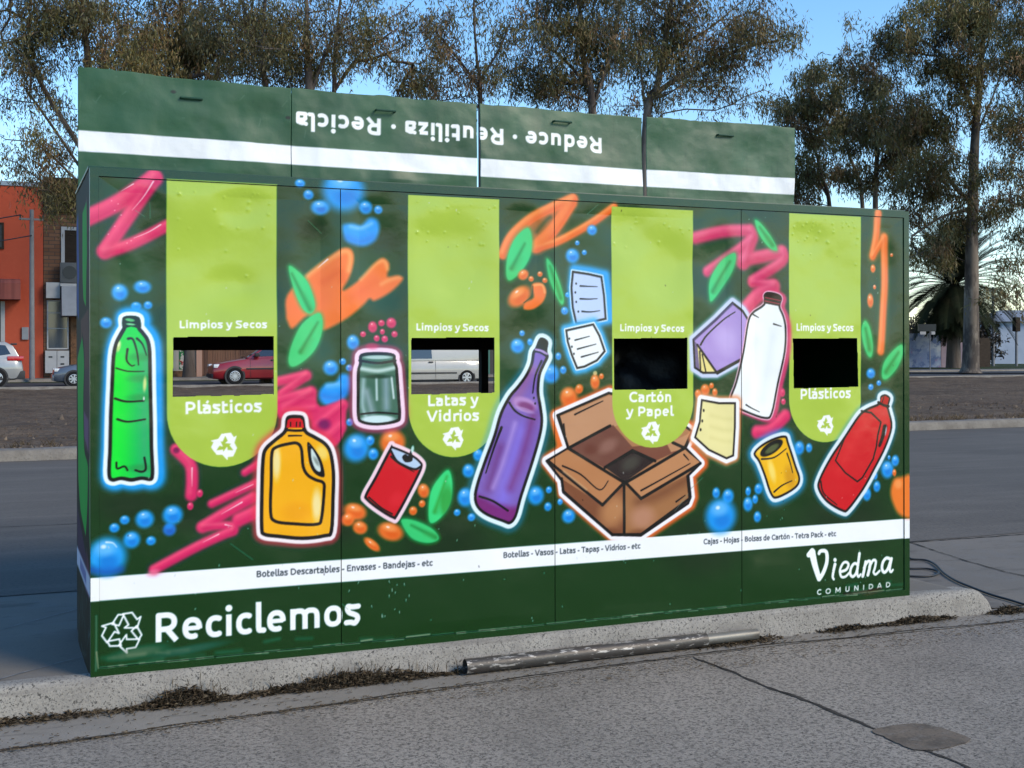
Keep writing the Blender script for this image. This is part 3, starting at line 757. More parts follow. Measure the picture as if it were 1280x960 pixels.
('F',24,[(1100,1130),(1131,1107),(1020,1046),(1005,1065)],0,15,0,1),
('B',19,1183,952,68.9,73.7,25,0.6,0.95),
('B',20,1189,934,37.5,32.4,25,1,0.42),
('B',21,1178,981,39.9,32.3,25,1,0.48),
('B',10,1172,986,10.3,8.4,25,1,0.7),
('B',19,1249,984,23.1,26.2,0,0.6,0.95),
('B',20,1251,978,12.6,11.5,0,1,0.42),
('B',21,1247,994,13.4,11.5,0,1,0.48),
('B',10,1246,996,3.4,3.1,0,1,0.7),
('B',19,1264,920,27.8,30.6,0,0.6,0.95),
('B',20,1267,912,15.1,13.4,0,1,0.42),
('B',21,1262,932,16.1,13.4,0,1,0.48),
('B',10,1260,933,4.1,3.5,0,1,0.7),
('B',19,1150,1073,18.3,19.4,0,0.6,0.95),
('B',20,1151,1068,10,8.5,0,1,0.42),
('B',21,1148,1081,10.6,8.5,0,1,0.48),
('B',10,1146,1082,3.2,3,0,1,0.7),
('B',12,1359,973,72.5,66.2,0,0.6,0.95),
('B',14,1365,957,39.5,29.1,0,1,0.42),
('B',13,1353,999,42,29,0,1,0.48),
('B',10,1347,1003,10.8,7.5,0,1,0.7),
('B',12,1177,653,64.3,43.3,20,0.6,0.95),
('B',14,1182,642,35,19,20,1,0.42),
('B',13,1172,670,37.2,19,20,1,0.48),
('B',10,1166,673,9.6,4.9,20,1,0.7),
('B',12,1142,617,36.6,34.6,0,0.6,0.95),
('B',14,1145,608,19.9,15.2,0,1,0.42),
('B',13,1139,631,21.2,15.1,0,1,0.48),
('B',10,1136,633,5.5,3.9,0,1,0.7),
('B',12,1200,576,41.5,34.8,20,0.6,0.95),
('B',14,1203,568,22.6,15.3,20,1,0.42),
('B',13,1196,590,24,15.2,20,1,0.48),
('B',10,1193,592,6.2,4,20,1,0.7),
('B',12,1348,549,74.8,48.5,20,0.6,0.95),
('B',14,1354,537,40.7,21.3,20,1,0.42),
('B',13,1342,568,43.3,21.3,20,1,0.48),
('B',10,1336,571,11.1,5.5,20,1,0.7),
('B',12,1257,494,55.6,24,40,0.6,0.95),
('B',14,1262,488,30.3,10.6,40,1,0.42),
('B',13,1253,503,32.2,10.5,40,1,0.48),
('B',10,1248,505,8.3,3.1,40,1,0.7),
('B',12,1513,735,33.3,40.4,-20,0.6,0.95),
('B',14,1516,725,18.1,17.7,-20,1,0.42),
('B',13,1510,751,19.3,17.7,-20,1,0.48),
('B',10,1508,753,5,4.6,-20,1,0.7),
('B',12,1505,674,19,20.2,0,0.6,0.95),
('B',14,1506,669,10.3,8.9,0,1,0.42),
('B',13,1503,682,11,8.8,0,1,0.48),
('B',10,1501,683,3.3,3.1,0,1,0.7),
('B',12,1460,642,23.7,24.5,0,0.6,0.95),
('B',14,1462,636,12.9,10.8,0,1,0.42),
('B',13,1458,651,13.7,10.8,0,1,0.48),
('B',10,1456,653,3.5,3.1,0,1,0.7),
('G',15,[(1640,830),(1660,763),(1647,667),(1597,600),(1548,579),(1537,634),(1550,729),(1591,793)],0,15.9,0.5,1),
('F',25,[(1640,830),(1660,763),(1647,667),(1597,600),(1548,579),(1537,634),(1550,729),(1591,793)],0,4.8,1,1),
('M',[(1640,830),(1660,763),(1647,667),(1597,600),(1548,579),(1537,634),(1550,729),(1591,793)],-4,1),
('S',26,[(1632,799),(1600,715),(1569,632)],7.9,19.9,11.9,0.85,1,0),
('S',18,[(1612,703),(1585,631)],19.9,19.9,19.9,0.5,1,0),
('M',None,0,0),
('M',[(1640,830),(1660,763),(1647,667),(1597,600),(1548,579)],0,1),
('B',27,1631,675,38,95.6,0,0.7,0.8),
('M',None,0,0),
('G',15,[(1404,603),(1468,595),(1548,556),(1585,516),(1580,493),(1527,485),(1459,508),(1419,556)],0,15.7,0.5,1),
('F',16,[(1404,603),(1468,595),(1548,556),(1585,516),(1580,493),(1527,485),(1459,508),(1419,556)],0,4.7,1,1),
('M',[(1404,603),(1468,595),(1548,556),(1585,516),(1580,493),(1527,485),(1459,508),(1419,556)],-3.9,1),
('S',17,[(1452,573),(1512,541),(1572,509)],7.9,19.7,11.8,0.85,1,0),
('S',18,[(1524,529),(1589,508)],19.8,19.8,19.8,0.5,1,0),
('M',None,0,0),
('B',19,1794,898,29.4,32.3,0,0.6,0.95),
('B',20,1797,890,16,14.2,0,1,0.42),
('B',21,1792,910,17,14.2,0,1,0.48),
('B',10,1789,912,4.4,3.7,0,1,0.7),
('B',19,1743,822,34.1,36.7,0,0.6,0.95),
('B',20,1746,813,18.5,16.1,0,1,0.42),
('B',21,1741,836,19.7,16.1,0,1,0.48),
('B',10,1738,838,5.1,4.2,0,1,0.7),
('B',19,1726,694,43.7,50.4,0,0.6,0.95),
('B',20,1729,682,23.8,22.1,0,1,0.42),
('B',21,1722,714,25.3,22.1,0,1,0.48),
('B',10,1719,717,6.5,5.7,0,1,0.7),
('B',19,1684,622,19.4,18.3,0,0.6,0.95),
('B',20,1685,618,10.5,8,0,1,0.42),
('B',21,1682,629,11.2,8,0,1,0.48),
('B',10,1681,631,3.4,3.2,0,1,0.7),
('B',19,1758,595,22.4,21.2,0,0.6,0.95),
('B',20,1760,590,12.2,9.3,0,1,0.42),
('B',21,1757,603,13,9.3,0,1,0.48),
('B',10,1755,605,3.4,3.2,0,1,0.7),
('B',19,2105,684,48,52.4,0,0.6,0.95),
('B',20,2109,672,26.1,23,0,1,0.42),
('B',21,2101,704,27.8,23,0,1,0.48),
('B',10,2097,707,7.1,6,0,1,0.7),
('B',19,2170,625,22.4,24,0,0.6,0.95),
('B',20,2172,619,12.2,10.5,0,1,0.42),
('B',21,2168,634,12.9,10.5,0,1,0.48),
('B',10,2166,636,3.6,3.4,0,1,0.7),
('B',19,2175,709,18.3,19.2,0,0.6,0.95),
('B',20,2177,704,10,8.4,0,1,0.42),
('B',21,2174,716,10.6,8.4,0,1,0.48),
('B',10,2172,717,3.6,3.4,0,1,0.7),
('B',19,2237,646,16.4,17.4,0,0.6,0.95),
('B',20,2238,642,8.9,7.6,0,1,0.42),
('B',21,2235,652,9.5,7.6,0,1,0.48),
('B',10,2234,654,3.6,3.4,0,1,0.7),
('B',19,2285,571,41.1,38.8,0,0.6,0.95),
('B',20,2289,562,22.4,17,0,1,0.42),
('B',21,2282,586,23.8,17,0,1,0.48),
('B',10,2278,588,6.1,4.4,0,1,0.7),
('B',19,2006,1430,42.5,40.1,0,0.6,0.95),
('B',20,2010,1420,23.1,17.6,0,1,0.42),
('B',21,2003,1445,24.6,17.6,0,1,0.48),
('B',10,1999,1447,6.3,4.6,0,1,0.7),
('B',19,2033,1493,17,16.1,0,0.6,0.95),
('B',20,2034,1489,9.3,7,0,1,0.42),
('B',21,2031,1499,9.9,7,0,1,0.48),
('B',10,2030,1500,3.5,3.3,0,1,0.7),
('B',19,2076,1450,17.1,19,0,0.6,0.95),
('B',20,2077,1445,9.3,8.3,0,1,0.42),
('B',21,2074,1457,9.9,8.3,0,1,0.48),
('B',10,2073,1458,3.5,3.3,0,1,0.7),
('B',19,2188,1290,50.9,52.8,0,0.6,0.95),
('B',20,2193,1277,27.7,23.2,0,1,0.42),
('B',21,2184,1310,29.4,23.1,0,1,0.48),
('B',10,2180,1313,7.6,6,0,1,0.7),
('B',19,2229,1378,17.9,21.2,0,0.6,0.95),
('B',20,2230,1373,9.7,9.3,0,1,0.42),
('B',21,2227,1386,10.3,9.3,0,1,0.48),
('B',10,2226,1387,3.6,3.4,0,1,0.7),
('B',19,2255,1309,20.5,22.2,0,0.6,0.95),
('B',20,2257,1304,11.1,9.7,0,1,0.42),
('B',21,2253,1318,11.9,9.7,0,1,0.48),
('B',10,2251,1319,3.6,3.4,0,1,0.7),
('S',12,[(1928,1882),(1976,1971),(2080,2062),(2194,2123),(2310,2173)],66.7,66.7,25,0.45,1,0),
('S',12,[(2301,2152),(2211,2024),(2114,1928)],80.1,80.1,25.3,0.45,1,0),
('S',12,[(2101,1916),(2238,1960),(2418,2056),(2546,2144)],55.4,55.4,25.6,0.45,1,0),
('S',12,[(1928,1882),(1976,1971),(2080,2062),(2194,2123),(2310,2173)],50,50,8.3,1,1,0),
('S',12,[(2301,2152),(2211,2024),(2114,1928)],63.2,63.2,8.4,1,1,0),
('S',12,[(2101,1916),(2238,1960),(2418,2056),(2546,2144)],38.4,38.4,8.5,1,1,0),
('S',14,[(1934,1872),(1982,1961),(2086,2052),(2201,2113),(2317,2163)],22.5,22.5,25,0.45,1,0),
('S',13,[(1923,1894),(1971,1982),(2075,2073),(2189,2134),(2305,2184)],15,15,20,0.5,1,0),
('S',14,[(2309,2139),(2219,2011),(2122,1915)],28.5,28.5,31.6,0.45,1,0),
('S',13,[(2295,2166),(2205,2038),(2108,1942)],19,19,25.3,0.5,1,0),
('S',14,[(2106,1908),(2242,1953),(2423,2048),(2551,2136)],17.3,17.3,19.2,0.45,1,0),
('S',13,[(2097,1924),(2234,1969),(2414,2065),(2542,2152)],11.5,11.5,15.3,0.5,1,0),
('F',12,[(1976,1955),(2194,2103),(2292,2148),(2194,1995),(2096,1904)],0,12.6,0.6,1),
('S',28,[(2115,2000),(2163,2058),(2185,2075)],12.6,12.6,16.8,0.7,1,0),
('G',15,[(2063,2018),(2088,1971),(2079,1879),(2026,1798),(1966,1753),(1945,1788),(1954,1875),(1997,1964)],0,16.5,0.5,1),
('F',16,[(2063,2018),(2088,1971),(2079,1879),(2026,1798),(1966,1753),(1945,1788),(1954,1875),(1997,1964)],0,5,1,1),
('M',[(2063,2018),(2088,1971),(2079,1879),(2026,1798),(1966,1753),(1945,1788),(1954,1875),(1997,1964)],-4.1,1),
('S',17,[(2049,1938),(2012,1875),(1975,1813)],8.3,20.7,12.4,0.85,1,0),
('S',18,[(2025,1864),(1992,1813)],20.7,20.7,20.7,0.5,1,0),
('M',None,0,0),
('B',12,2039,1783,35.1,28.4,-30,0.6,0.95),
('B',14,2042,1776,19.1,12.4,-30,1,0.42),
('B',13,2036,1793,20.3,12.4,-30,1,0.48),
('B',10,2033,1795,5.2,3.3,-30,1,0.7),
('B',12,2082,1764,17.1,16.1,0,0.6,0.95),
('B',14,2084,1760,9.3,7.1,0,1,0.42),
('B',13,2081,1770,9.9,7.1,0,1,0.48),
('B',10,2079,1771,3.5,3.3,0,1,0.7),
('B',12,2131,1789,16.2,15.3,0,0.6,0.95),
('B',14,2132,1786,8.8,6.7,0,1,0.42),
('B',13,2129,1795,9.4,6.7,0,1,0.48),
('B',10,2128,1796,3.5,3.3,0,1,0.7),
('B',12,2157,1758,16.2,15.3,0,0.6,0.95),
('B',14,2158,1754,8.8,6.7,0,1,0.42),
('B',13,2155,1764,9.4,6.7,0,1,0.48),
('B',10,2154,1764,3.6,3.4,0,1,0.7),
('B',12,2017,1675,80,51.9,-35,0.6,0.95),
('B',14,2024,1663,43.5,22.8,-35,1,0.42),
('B',13,2010,1695,46.3,22.7,-35,1,0.48),
('B',10,2003,1698,11.9,5.9,-35,1,0.7),
('F',12,[(2086,1736),(2139,1745),(2165,1706),(2147,1650),(2094,1613),(2042,1612),(2047,1644),(2095,1673)],0,8.3,1,1),
('S',13,[(2100,1733),(2143,1734),(2156,1698)],8.4,8.4,8.4,0.8,1,0),
('S',29,[(2091,1728),(2086,1681),(2042,1644)],5,5,2.5,0.9,1,0),
('G',15,[(2166,1866),(2201,1831),(2240,1744),(2262,1664),(2248,1639),(2213,1691),(2179,1770)],0,16.9,0.5,1),
('F',16,[(2166,1866),(2201,1831),(2240,1744),(2262,1664),(2248,1639),(2213,1691),(2179,1770)],0,5.1,1,1),
('M',[(2166,1866),(2201,1831),(2240,1744),(2262,1664),(2248,1639),(2213,1691),(2179,1770)],-4.2,1),
('S',17,[(2184,1830),(2214,1751),(2244,1671)],8.4,21.1,12.7,0.85,1,0),
('S',18,[(2227,1739),(2262,1672)],21.2,21.2,21.2,0.5,1,0),
('M',None,0,0),
('B',19,2422,2020,31.2,29.4,0,0.6,0.95),
('B',20,2425,2013,17,12.9,0,1,0.42),
('B',21,2419,2031,18.1,12.9,0,1,0.48),
('B',10,2417,2032,4.7,3.4,0,1,0.7),
('B',19,2313,1886,43.7,41.3,0,0.6,0.95),
('B',20,2316,1877,23.8,18.1,0,1,0.42),
('B',21,2309,1902,25.3,18.1,0,1,0.48),
('B',10,2305,1904,6.5,4.7,0,1,0.7),
('B',19,2340,1952,14.4,13.6,0,0.6,0.95),
('B',20,2341,1949,7.9,6,0,1,0.42),
('B',21,2339,1957,8.4,6,0,1,0.48),
('B',10,2338,1958,3.6,3.4,0,1,0.7),
('B',19,2380,1905,15.5,14.7,0,0.6,0.95),
('B',20,2382,1901,8.5,6.4,0,1,0.42),
('B',21,2379,1910,9,6.4,0,1,0.48),
('B',10,2378,1911,3.6,3.4,0,1,0.7),
('B',19,2284,1688,15.4,14.5,0,0.6,0.95),
('B',20,2286,1685,8.4,6.4,0,1,0.42),
('B',21,2283,1694,8.9,6.4,0,1,0.48),
('B',10,2282,1694,3.6,3.4,0,1,0.7),
('B',19,2266,1607,23.6,22.2,0,0.6,0.95),
('B',20,2268,1602,12.8,9.8,0,1,0.42),
('B',21,2264,1616,13.6,9.8,0,1,0.48),
('B',10,2262,1617,3.6,3.4,0,1,0.7),
('B',12,2285,1172,56.5,58.1,0,0.6,0.95),
('B',14,2290,1158,30.7,25.5,0,1,0.42),
('B',13,2280,1194,32.7,25.5,0,1,0.48),
('B',10,2275,1197,8.4,6.6,0,1,0.7),
('B',12,2344,1212,25.8,29.2,30,0.6,0.95),
('B',14,2346,1205,14,12.8,30,1,0.42),
('B',13,2342,1223,14.9,12.8,30,1,0.48),
('B',10,2339,1224,3.8,3.4,30,1,0.7),
('B',12,2434,1247,31.3,44.2,0,0.6,0.95),
('B',14,2437,1237,17,19.4,0,1,0.42),
('B',13,2432,1264,18.1,19.4,0,1,0.48),
('B',10,2429,1266,4.7,5,0,1,0.7),
('B',30,2435,1292,13.7,12.9,0,0.7,0.8),
('B',12,2471,1275,15.7,17.3,0,0.6,0.95),
('B',14,2473,1271,8.5,7.6,0,1,0.42),
('B',13,2470,1282,9.1,7.6,0,1,0.48),
('B',10,2469,1283,3.7,3.5,0,1,0.7),
('F',12,[(2178,1082),(2218,1101),(2257,979),(2283,918),(2230,896),(2204,981)],0,12.7,0.9,1),
('S',31,[(3030,2002),(3204,2042),(3371,2053)],78.8,78.8,27.8,0.45,1,0),
('S',31,[(3371,2048),(3386,2015),(3238,1907),(3108,1826)],70,70,28,0.45,1,0),
('S',31,[(3309,1891),(3431,1912),(3571,1943)],85.3,85.3,28.4,0.45,1,0),
('S',31,[(3582,1943),(3576,1891),(3389,1782)],76.4,76.4,28.6,0.45,1,0),
('S',31,[(3389,1773),(3529,1767)],61.7,61.7,28.5,0.45,1,0),
('S',31,[(3523,1750),(3430,1705),(3358,1643)],99.5,99.5,28.4,0.45,1,0),
('S',31,[(3381,2006),(3329,1875)],84.6,84.6,28.2,0.45,1,0),
('S',31,[(3030,2002),(3204,2042),(3371,2053)],60.2,60.2,13.9,1,1,0),
('S',31,[(3371,2048),(3386,2015),(3238,1907),(3108,1826)],51.3,51.3,14,1,1,0),
('S',31,[(3309,1891),(3431,1912),(3571,1943)],66.3,66.3,14.2,1,1,0),
('S',31,[(3582,1943),(3576,1891),(3389,1782)],57.3,57.3,14.3,1,1,0),
('S',31,[(3389,1773),(3529,1767)],42.7,42.7,14.2,1,1,0),
('S',31,[(3523,1750),(3430,1705),(3358,1643)],80.6,80.6,14.2,1,1,0),
('S',31,[(3381,2006),(3329,1875)],65.8,65.8,14.1,1,1,0),
('S',5,[(3038,1990),(3212,2030),(3379,2041)],27.1,27.1,30.1,0.45,1,0),
('S',32,[(3024,2014),(3197,2055),(3364,2066)],18.1,18.1,24.1,0.5,1,0),
('S',5,[(3377,2038),(3392,2004),(3245,1896),(3114,1816)],23.1,23.1,25.7,0.45,1,0),
('S',32,[(3365,2060),(3380,2026),(3233,1918),(3102,1837)],15.4,15.4,20.5,0.5,1,0),
('S',5,[(3317,1878),(3440,1899),(3580,1930)],29.9,29.9,33.2,0.45,1,0),
('S',32,[(3302,1906),(3424,1927),(3564,1957)],19.9,19.9,26.5,0.5,1,0),
('S',5,[(3589,1932),(3584,1879),(3397,1770)],25.8,25.8,28.7,0.45,1,0),
('S',32,[(3576,1956),(3570,1903),(3383,1794)],17.2,17.2,22.9,0.5,1,0),
('S',5,[(3395,1765),(3534,1759)],19.2,19.2,21.4,0.45,1,0),
('S',32,[(3385,1782),(3524,1777)],12.8,12.8,17.1,0.5,1,0),
('S',5,[(3534,1734),(3440,1689),(3368,1627)],36.3,36.3,40.3,0.45,1,0),
('S',32,[(3515,1767),(3421,1722),(3349,1661)],24.1,24.1,32.2,0.5,1,0),
('S',5,[(3389,1993),(3337,1862)],29.6,29.6,32.9,0.45,1,0),
('S',32,[(3374,2020),(3322,1889)],19.7,19.7,26.3,0.5,1,0),
('G',15,[(3402,2110),(3443,2090),(3509,2019),(3545,1955),(3504,1958),(3447,2008),(3412,2067)],0,19,0.5,1),
('F',16,[(3402,2110),(3443,2090),(3509,2019),(3545,1955),(3504,1958),(3447,2008),(3412,2067)],0,5.7,1,1),
('M',[(3402,2110),(3443,2090),(3509,2019),(3545,1955),(3504,1958),(3447,2008),(3412,2067)],-4.8,1),
('S',17,[(3432,2072),(3473,2026),(3514,1980)],9.5,23.8,14.3,0.85,1,0),
('S',18,[(3489,2014),(3535,1981)],23.9,23.9,23.9,0.5,1,0),
('M',None,0,0),
('G',15,[(3273,1929),(3278,1873),(3237,1787),(3136,1670),(3117,1699),(3127,1784),(3193,1880)],0,18.5,0.5,1),
('F',16,[(3273,1929),(3278,1873),(3237,1787),(3136,1670),(3117,1699),(3127,1784),(3193,1880)],0,5.6,1,1),
('M',[(3273,1929),(3278,1873),(3237,1787),(3136,1670),(3117,1699),(3127,1784),(3193,1880)],-4.6,1),
('S',17,[(3248,1881),(3195,1801),(3142,1721)],9.3,23.2,13.9,0.85,1,0),
('S',18,[(3210,1788),(3162,1721)],23.1,23.1,23.1,0.5,1,0),
('M',None,0,0),
('S',33,[(4225,2181),(4218,2059),(4195,1945)],66.1,66.1,30.5,0.45,1,0),
('S',33,[(4195,1936),(4269,2038)],56,56,30.5,0.45,1,0),
('S',33,[(4275,2047),(4285,1811),(4266,1583),(4248,1402)],66.4,66.4,30.7,0.45,1,0),
('S',33,[(4225,2181),(4218,2059),(4195,1945)],45.7,45.7,10.2,1,1,0),
('S',33,[(4195,1936),(4269,2038)],35.6,35.6,10.2,1,1,0),
('S',33,[(4275,2047),(4285,1811),(4266,1583),(4248,1402)],46,46,10.2,1,1,0),
('S',14,[(4231,2172),(4225,2050),(4201,1936)],20.6,20.6,22.9,0.45,1,0),
('S',34,[(4220,2191),(4213,2068),(4190,1954)],13.7,13.7,18.3,0.5,1,0),
('S',14,[(4200,1929),(4274,2031)],16,16,17.8,0.45,1,0),
('S',34,[(4191,1943),(4265,2045)],10.7,10.7,14.2,0.5,1,0),
('S',14,[(4281,2038),(4291,1802),(4272,1574),(4254,1393)],20.7,20.7,23,0.45,1,0),
('S',34,[(4270,2057),(4280,1821),(4261,1593),(4243,1411)],13.8,13.8,18.4,0.5,1,0),
('B',12,4200,1868,22.1,26.6,0,0.6,0.95),
('B',14,4202,1862,12,11.7,0,1,0.42),
('B',13,4198,1877,12.8,11.7,0,1,0.48),
('B',10,4196,1879,4.3,4.1,0,1,0.7),
('B',12,4211,1764,13.5,15.1,0,0.6,0.95),
('B',14,4212,1761,7.3,6.6,0,1,0.42),
('B',13,4210,1769,7.8,6.6,0,1,0.48),
('B',10,4208,1770,4.3,4.1,0,1,0.7),
('B',12,4177,1686,26.9,46.2,0,0.6,0.95),
('B',14,4179,1676,14.7,20.3,0,1,0.42),
('B',13,4174,1703,15.6,20.3,0,1,0.48),
('B',10,4172,1705,4.3,5.3,0,1,0.7),
('B',12,4331,1949,11.2,11.7,0,0.6,0.95),
('B',14,4332,1946,6.1,5.1,0,1,0.42),
('B',13,4330,1953,6.5,5.1,0,1,0.48),
('B',10,4329,1953,4.4,4.1,0,1,0.7),
('G',15,[(4137,1573),(4170,1537),(4192,1447),(4186,1375),(4158,1375),(4125,1447),(4114,1528)],0,20.2,0.5,1),
('F',16,[(4137,1573),(4170,1537),(4192,1447),(4186,1375),(4158,1375),(4125,1447),(4114,1528)],0,6.1,1,1),
('M',[(4137,1573),(4170,1537),(4192,1447),(4186,1375),(4158,1375),(4125,1447),(4114,1528)],-5.1,1),
('S',17,[(4142,1528),(4156,1469),(4169,1411)],10.1,25.3,15.2,0.85,1,0),
('S',18,[(4172,1456),(4192,1411)],25.4,25.4,25.4,0.5,1,0),
('M',None,0,0),
('G',15,[(4397,1438),(4402,1379),(4361,1301),(4292,1242),(4258,1256),(4270,1333),(4333,1402)],0,20.6,0.5,1),
('F',16,[(4397,1438),(4402,1379),(4361,1301),(4292,1242),(4258,1256),(4270,1333),(4333,1402)],0,6.2,1,1),
('M',[(4397,1438),(4402,1379),(4361,1301),(4292,1242),(4258,1256),(4270,1333),(4333,1402)],-5.1,1),
('S',17,[(4373,1393),(4330,1338),(4287,1283)],10.3,25.7,15.4,0.85,1,0),
('S',18,[(4347,1324),(4310,1283)],25.7,25.7,25.7,0.5,1,0),
('M',None,0,0),
('B',19,4179,1275,34.3,32.4,0,0.6,0.95),
('B',20,4183,1268,18.7,14.2,0,1,0.42),
('B',21,4176,1286,19.9,14.2,0,1,0.48),
('B',10,4173,1288,5.1,4.1,0,1,0.7),
('B',19,4235,1220,18.5,17.4,0,0.6,0.95),
('B',20,4237,1216,10,7.6,0,1,0.42),
('B',21,4234,1226,10.7,7.6,0,1,0.48),
('B',10,4232,1227,4.3,4.1,0,1,0.7),
('B',19,4179,1198,20.8,19.7,0,0.6,0.95),
('B',20,4181,1194,11.3,8.6,0,1,0.42),
('B',21,4177,1205,12.1,8.6,0,1,0.48),
('B',10,4175,1206,4.3,4.1,0,1,0.7),
('S',4,[(3414,965),(3502,976),(3597,1048)],85.9,85.9,28.6,0.45,1,0),
('S',4,[(3414,965),(3502,976),(3597,1048)],66.8,66.8,14.3,1,1,0),
('S',5,[(3423,951),(3511,962),(3606,1034)],30.1,30.1,33.4,0.45,1,0),
('S',6,[(3407,980),(3495,990),(3590,1062)],20,20,26.7,0.5,1,0),
('B',4,3582,1175,19.7,27.4,0,0.6,0.95),
('B',5,3584,1168,10.7,12,0,1,0.42),
('B',6,3580,1184,11.4,12,0,1,0.48),
('B',10,3578,1186,4.1,3.8,0,1,0.7),
('B',4,3587,1126,17.4,19.7,0,0.6,0.95),
('B',5,3588,1122,9.5,8.7,0,1,0.42),
('B',6,3585,1134,10.1,8.7,0,1,0.48),
('B',10,3584,1135,4.1,3.8,0,1,0.7),
('B',12,3089,1198,33.3,34,0,0.6,0.95),
('B',14,3091,1191,18.1,14.9,0,1,0.42),
('B',13,3086,1211,19.3,14.9,0,1,0.48),
('B',10,3083,1213,5,3.9,0,1,0.7),
('B',12,3044,1178,22.1,26.1,0,0.6,0.95),
('B',14,3046,1172,12,11.4,0,1,0.42),
('B',13,3042,1187,12.8,11.4,0,1,0.48),
('B',10,3040,1189,3.9,3.7,0,1,0.7),
('B',12,3128,1219,16.7,17.9,0,0.6,0.95),
('B',14,3130,1215,9.1,7.8,0,1,0.42),
('B',13,3127,1226,9.7,7.8,0,1,0.48),
('B',10,3125,1227,3.9,3.7,0,1,0.7),
('B',12,3148,1185,19,23.2,0,0.6,0.95),
('B',14,3150,1180,10.3,10.2,0,1,0.42),
('B',13,3146,1193,11,10.2,0,1,0.48),
('B',10,3145,1195,3.9,3.7,0,1,0.7),
('B',19,3691,870,35.2,41.5,0,0.6,0.95),
('B',20,3694,860,19.1,18.2,0,1,0.42),
('B',21,3688,885,20.4,18.2,0,1,0.48),
('B',10,3684,887,5.2,4.7,0,1,0.7),
('B',19,3755,868,23.6,27.8,0,0.6,0.95),
('B',20,3757,861,12.8,12.2,0,1,0.42),
('B',21,3752,878,13.7,12.2,0,1,0.48),
('B',10,3750,879,4.1,3.9,0,1,0.7),
('B',19,3154,648,25.7,31.6,0,0.6,0.95),
('B',20,3156,641,14,13.9,0,1,0.42),
('B',21,3152,660,14.9,13.9,0,1,0.48),
('B',10,3150,661,3.9,3.7,0,1,0.7),
('B',19,3229,627,39.4,42.4,0,0.6,0.95),
('B',20,3232,618,21.4,18.6,0,1,0.42),
('B',21,3226,643,22.8,18.6,0,1,0.48),
('B',10,3222,645,5.9,4.8,0,1,0.7),
('B',19,3183,523,106.4,105.6,0,0.6,0.95),
('B',20,3193,498,57.9,46.4,0,1,0.42),
('B',21,3174,562,61.5,46.3,0,1,0.48),
('B',10,3165,568,15.8,12,0,1,0.7),
('B',19,3355,578,34.1,42.9,0,0.6,0.95),
('B',20,3358,568,18.6,18.8,0,1,0.42),
('B',21,3352,594,19.8,18.8,0,1,0.48),
('B',10,3349,597,5.1,4.9,0,1,0.7),
('B',19,3423,657,28.6,32.4,0,0.6,0.95),
('B',20,3425,650,15.6,14.2,0,1,0.42),
('B',21,3420,669,16.6,14.2,0,1,0.48),
('B',10,3417,671,4.3,3.8,0,1,0.7),
('B',19,3402,602,20.6,27,0,0.6,0.95),
('B',20,3403,596,11.2,11.8,0,1,0.42),
('B',21,3400,612,11.9,11.8,0,1,0.48),
('B',10,3398,613,4,3.8,0,1,0.7),
('B',19,3416,506,26.3,32.4,0,0.6,0.95),
('B',20,3419,499,14.3,14.2,0,1,0.42),
('B',21,3414,518,15.2,14.2,0,1,0.48),
('B',10,3412,520,4,3.8,0,1,0.7),
('B',19,3356,647,19.3,26.8,0,0.6,0.95),
('B',20,3358,641,10.5,11.8,0,1,0.42),
('B',21,3354,657,11.2,11.8,0,1,0.48),
('B',10,3352,659,4,3.8,0,1,0.7),
('B',19,4289,728,49.5,55.5,0,0.6,0.95),
('B',20,4293,716,26.9,24.3,0,1,0.42),
('B',21,4285,747,28.7,24.3,0,1,0.48),
('B',10,4280,751,7.4,6.3,0,1,0.7),
('B',19,4346,776,31.1,35.2,0,0.6,0.95),
('B',20,4349,768,16.9,15.4,0,1,0.42),
('B',21,4344,788,18,15.4,0,1,0.48),
('B',10,4341,790,4.6,4.1,0,1,0.7),
('B',19,4204,695,16,23.2,0,0.6,0.95),
('B',20,4205,690,8.7,10.2,0,1,0.42),
('B',21,4202,703,9.2,10.2,0,1,0.48),
('B',10,4201,704,4.3,4.1,0,1,0.7),
('B',19,4215,635,27.1,34.8,0,0.6,0.95),
('B',20,4217,628,14.7,15.3,0,1,0.42),
('B',21,4212,648,15.7,15.3,0,1,0.48),
('B',10,4210,650,4.3,4.1,0,1,0.7),
('B',19,4147,593,30.6,40.4,0,0.6,0.95),
('B',20,4150,584,16.6,17.7,0,1,0.42),
('B',21,4144,608,17.7,17.7,0,1,0.48),
('B',10,4141,610,4.6,4.6,0,1,0.7),
('B',19,4301,796,12.4,14,0,0.6,0.95),
('B',20,4302,793,6.7,6.2,0,1,0.42),
('B',21,4300,801,7.2,6.2,0,1,0.48),
('B',10,4299,802,4.3,4.1,0,1,0.7),
('B',12,4340,708,16.2,23.5,0,0.6,0.95),
('B',14,4342,702,8.8,10.3,0,1,0.42),
('B',13,4339,716,9.4,10.3,0,1,0.48),
('B',10,4337,717,4.4,4.1,0,1,0.7),
('F',35,[(4334,671),(4392,683),(4461,680),(4471,458),(4379,463),(4328,535),(4311,604)],0,20.7,1,1),
('B',36,4368,642,32.8,31,0,1,0.6),
('B',19,124,1663,38.9,40.6,0,0.6,0.95),
('B',20,127,1653,21.2,17.8,0,1,0.42),
('B',21,121,1679,22.5,17.8,0,1,0.48),
('B',10,117,1682,5.8,4.6,0,1,0.7),
('B',19,220,1689,41.4,31.3,0,0.6,0.95),
('B',20,224,1681,22.5,13.7,0,1,0.42),
('B',21,217,1702,24,13.7,0,1,0.48),
('B',10,214,1703,6.2,3.6,0,1,0.7),
('B',19,193,1605,24.8,19.5,0,0.6,0.95),
('B',20,195,1600,13.5,8.5,0,1,0.42),
('B',21,191,1613,14.3,8.5,0,1,0.48),
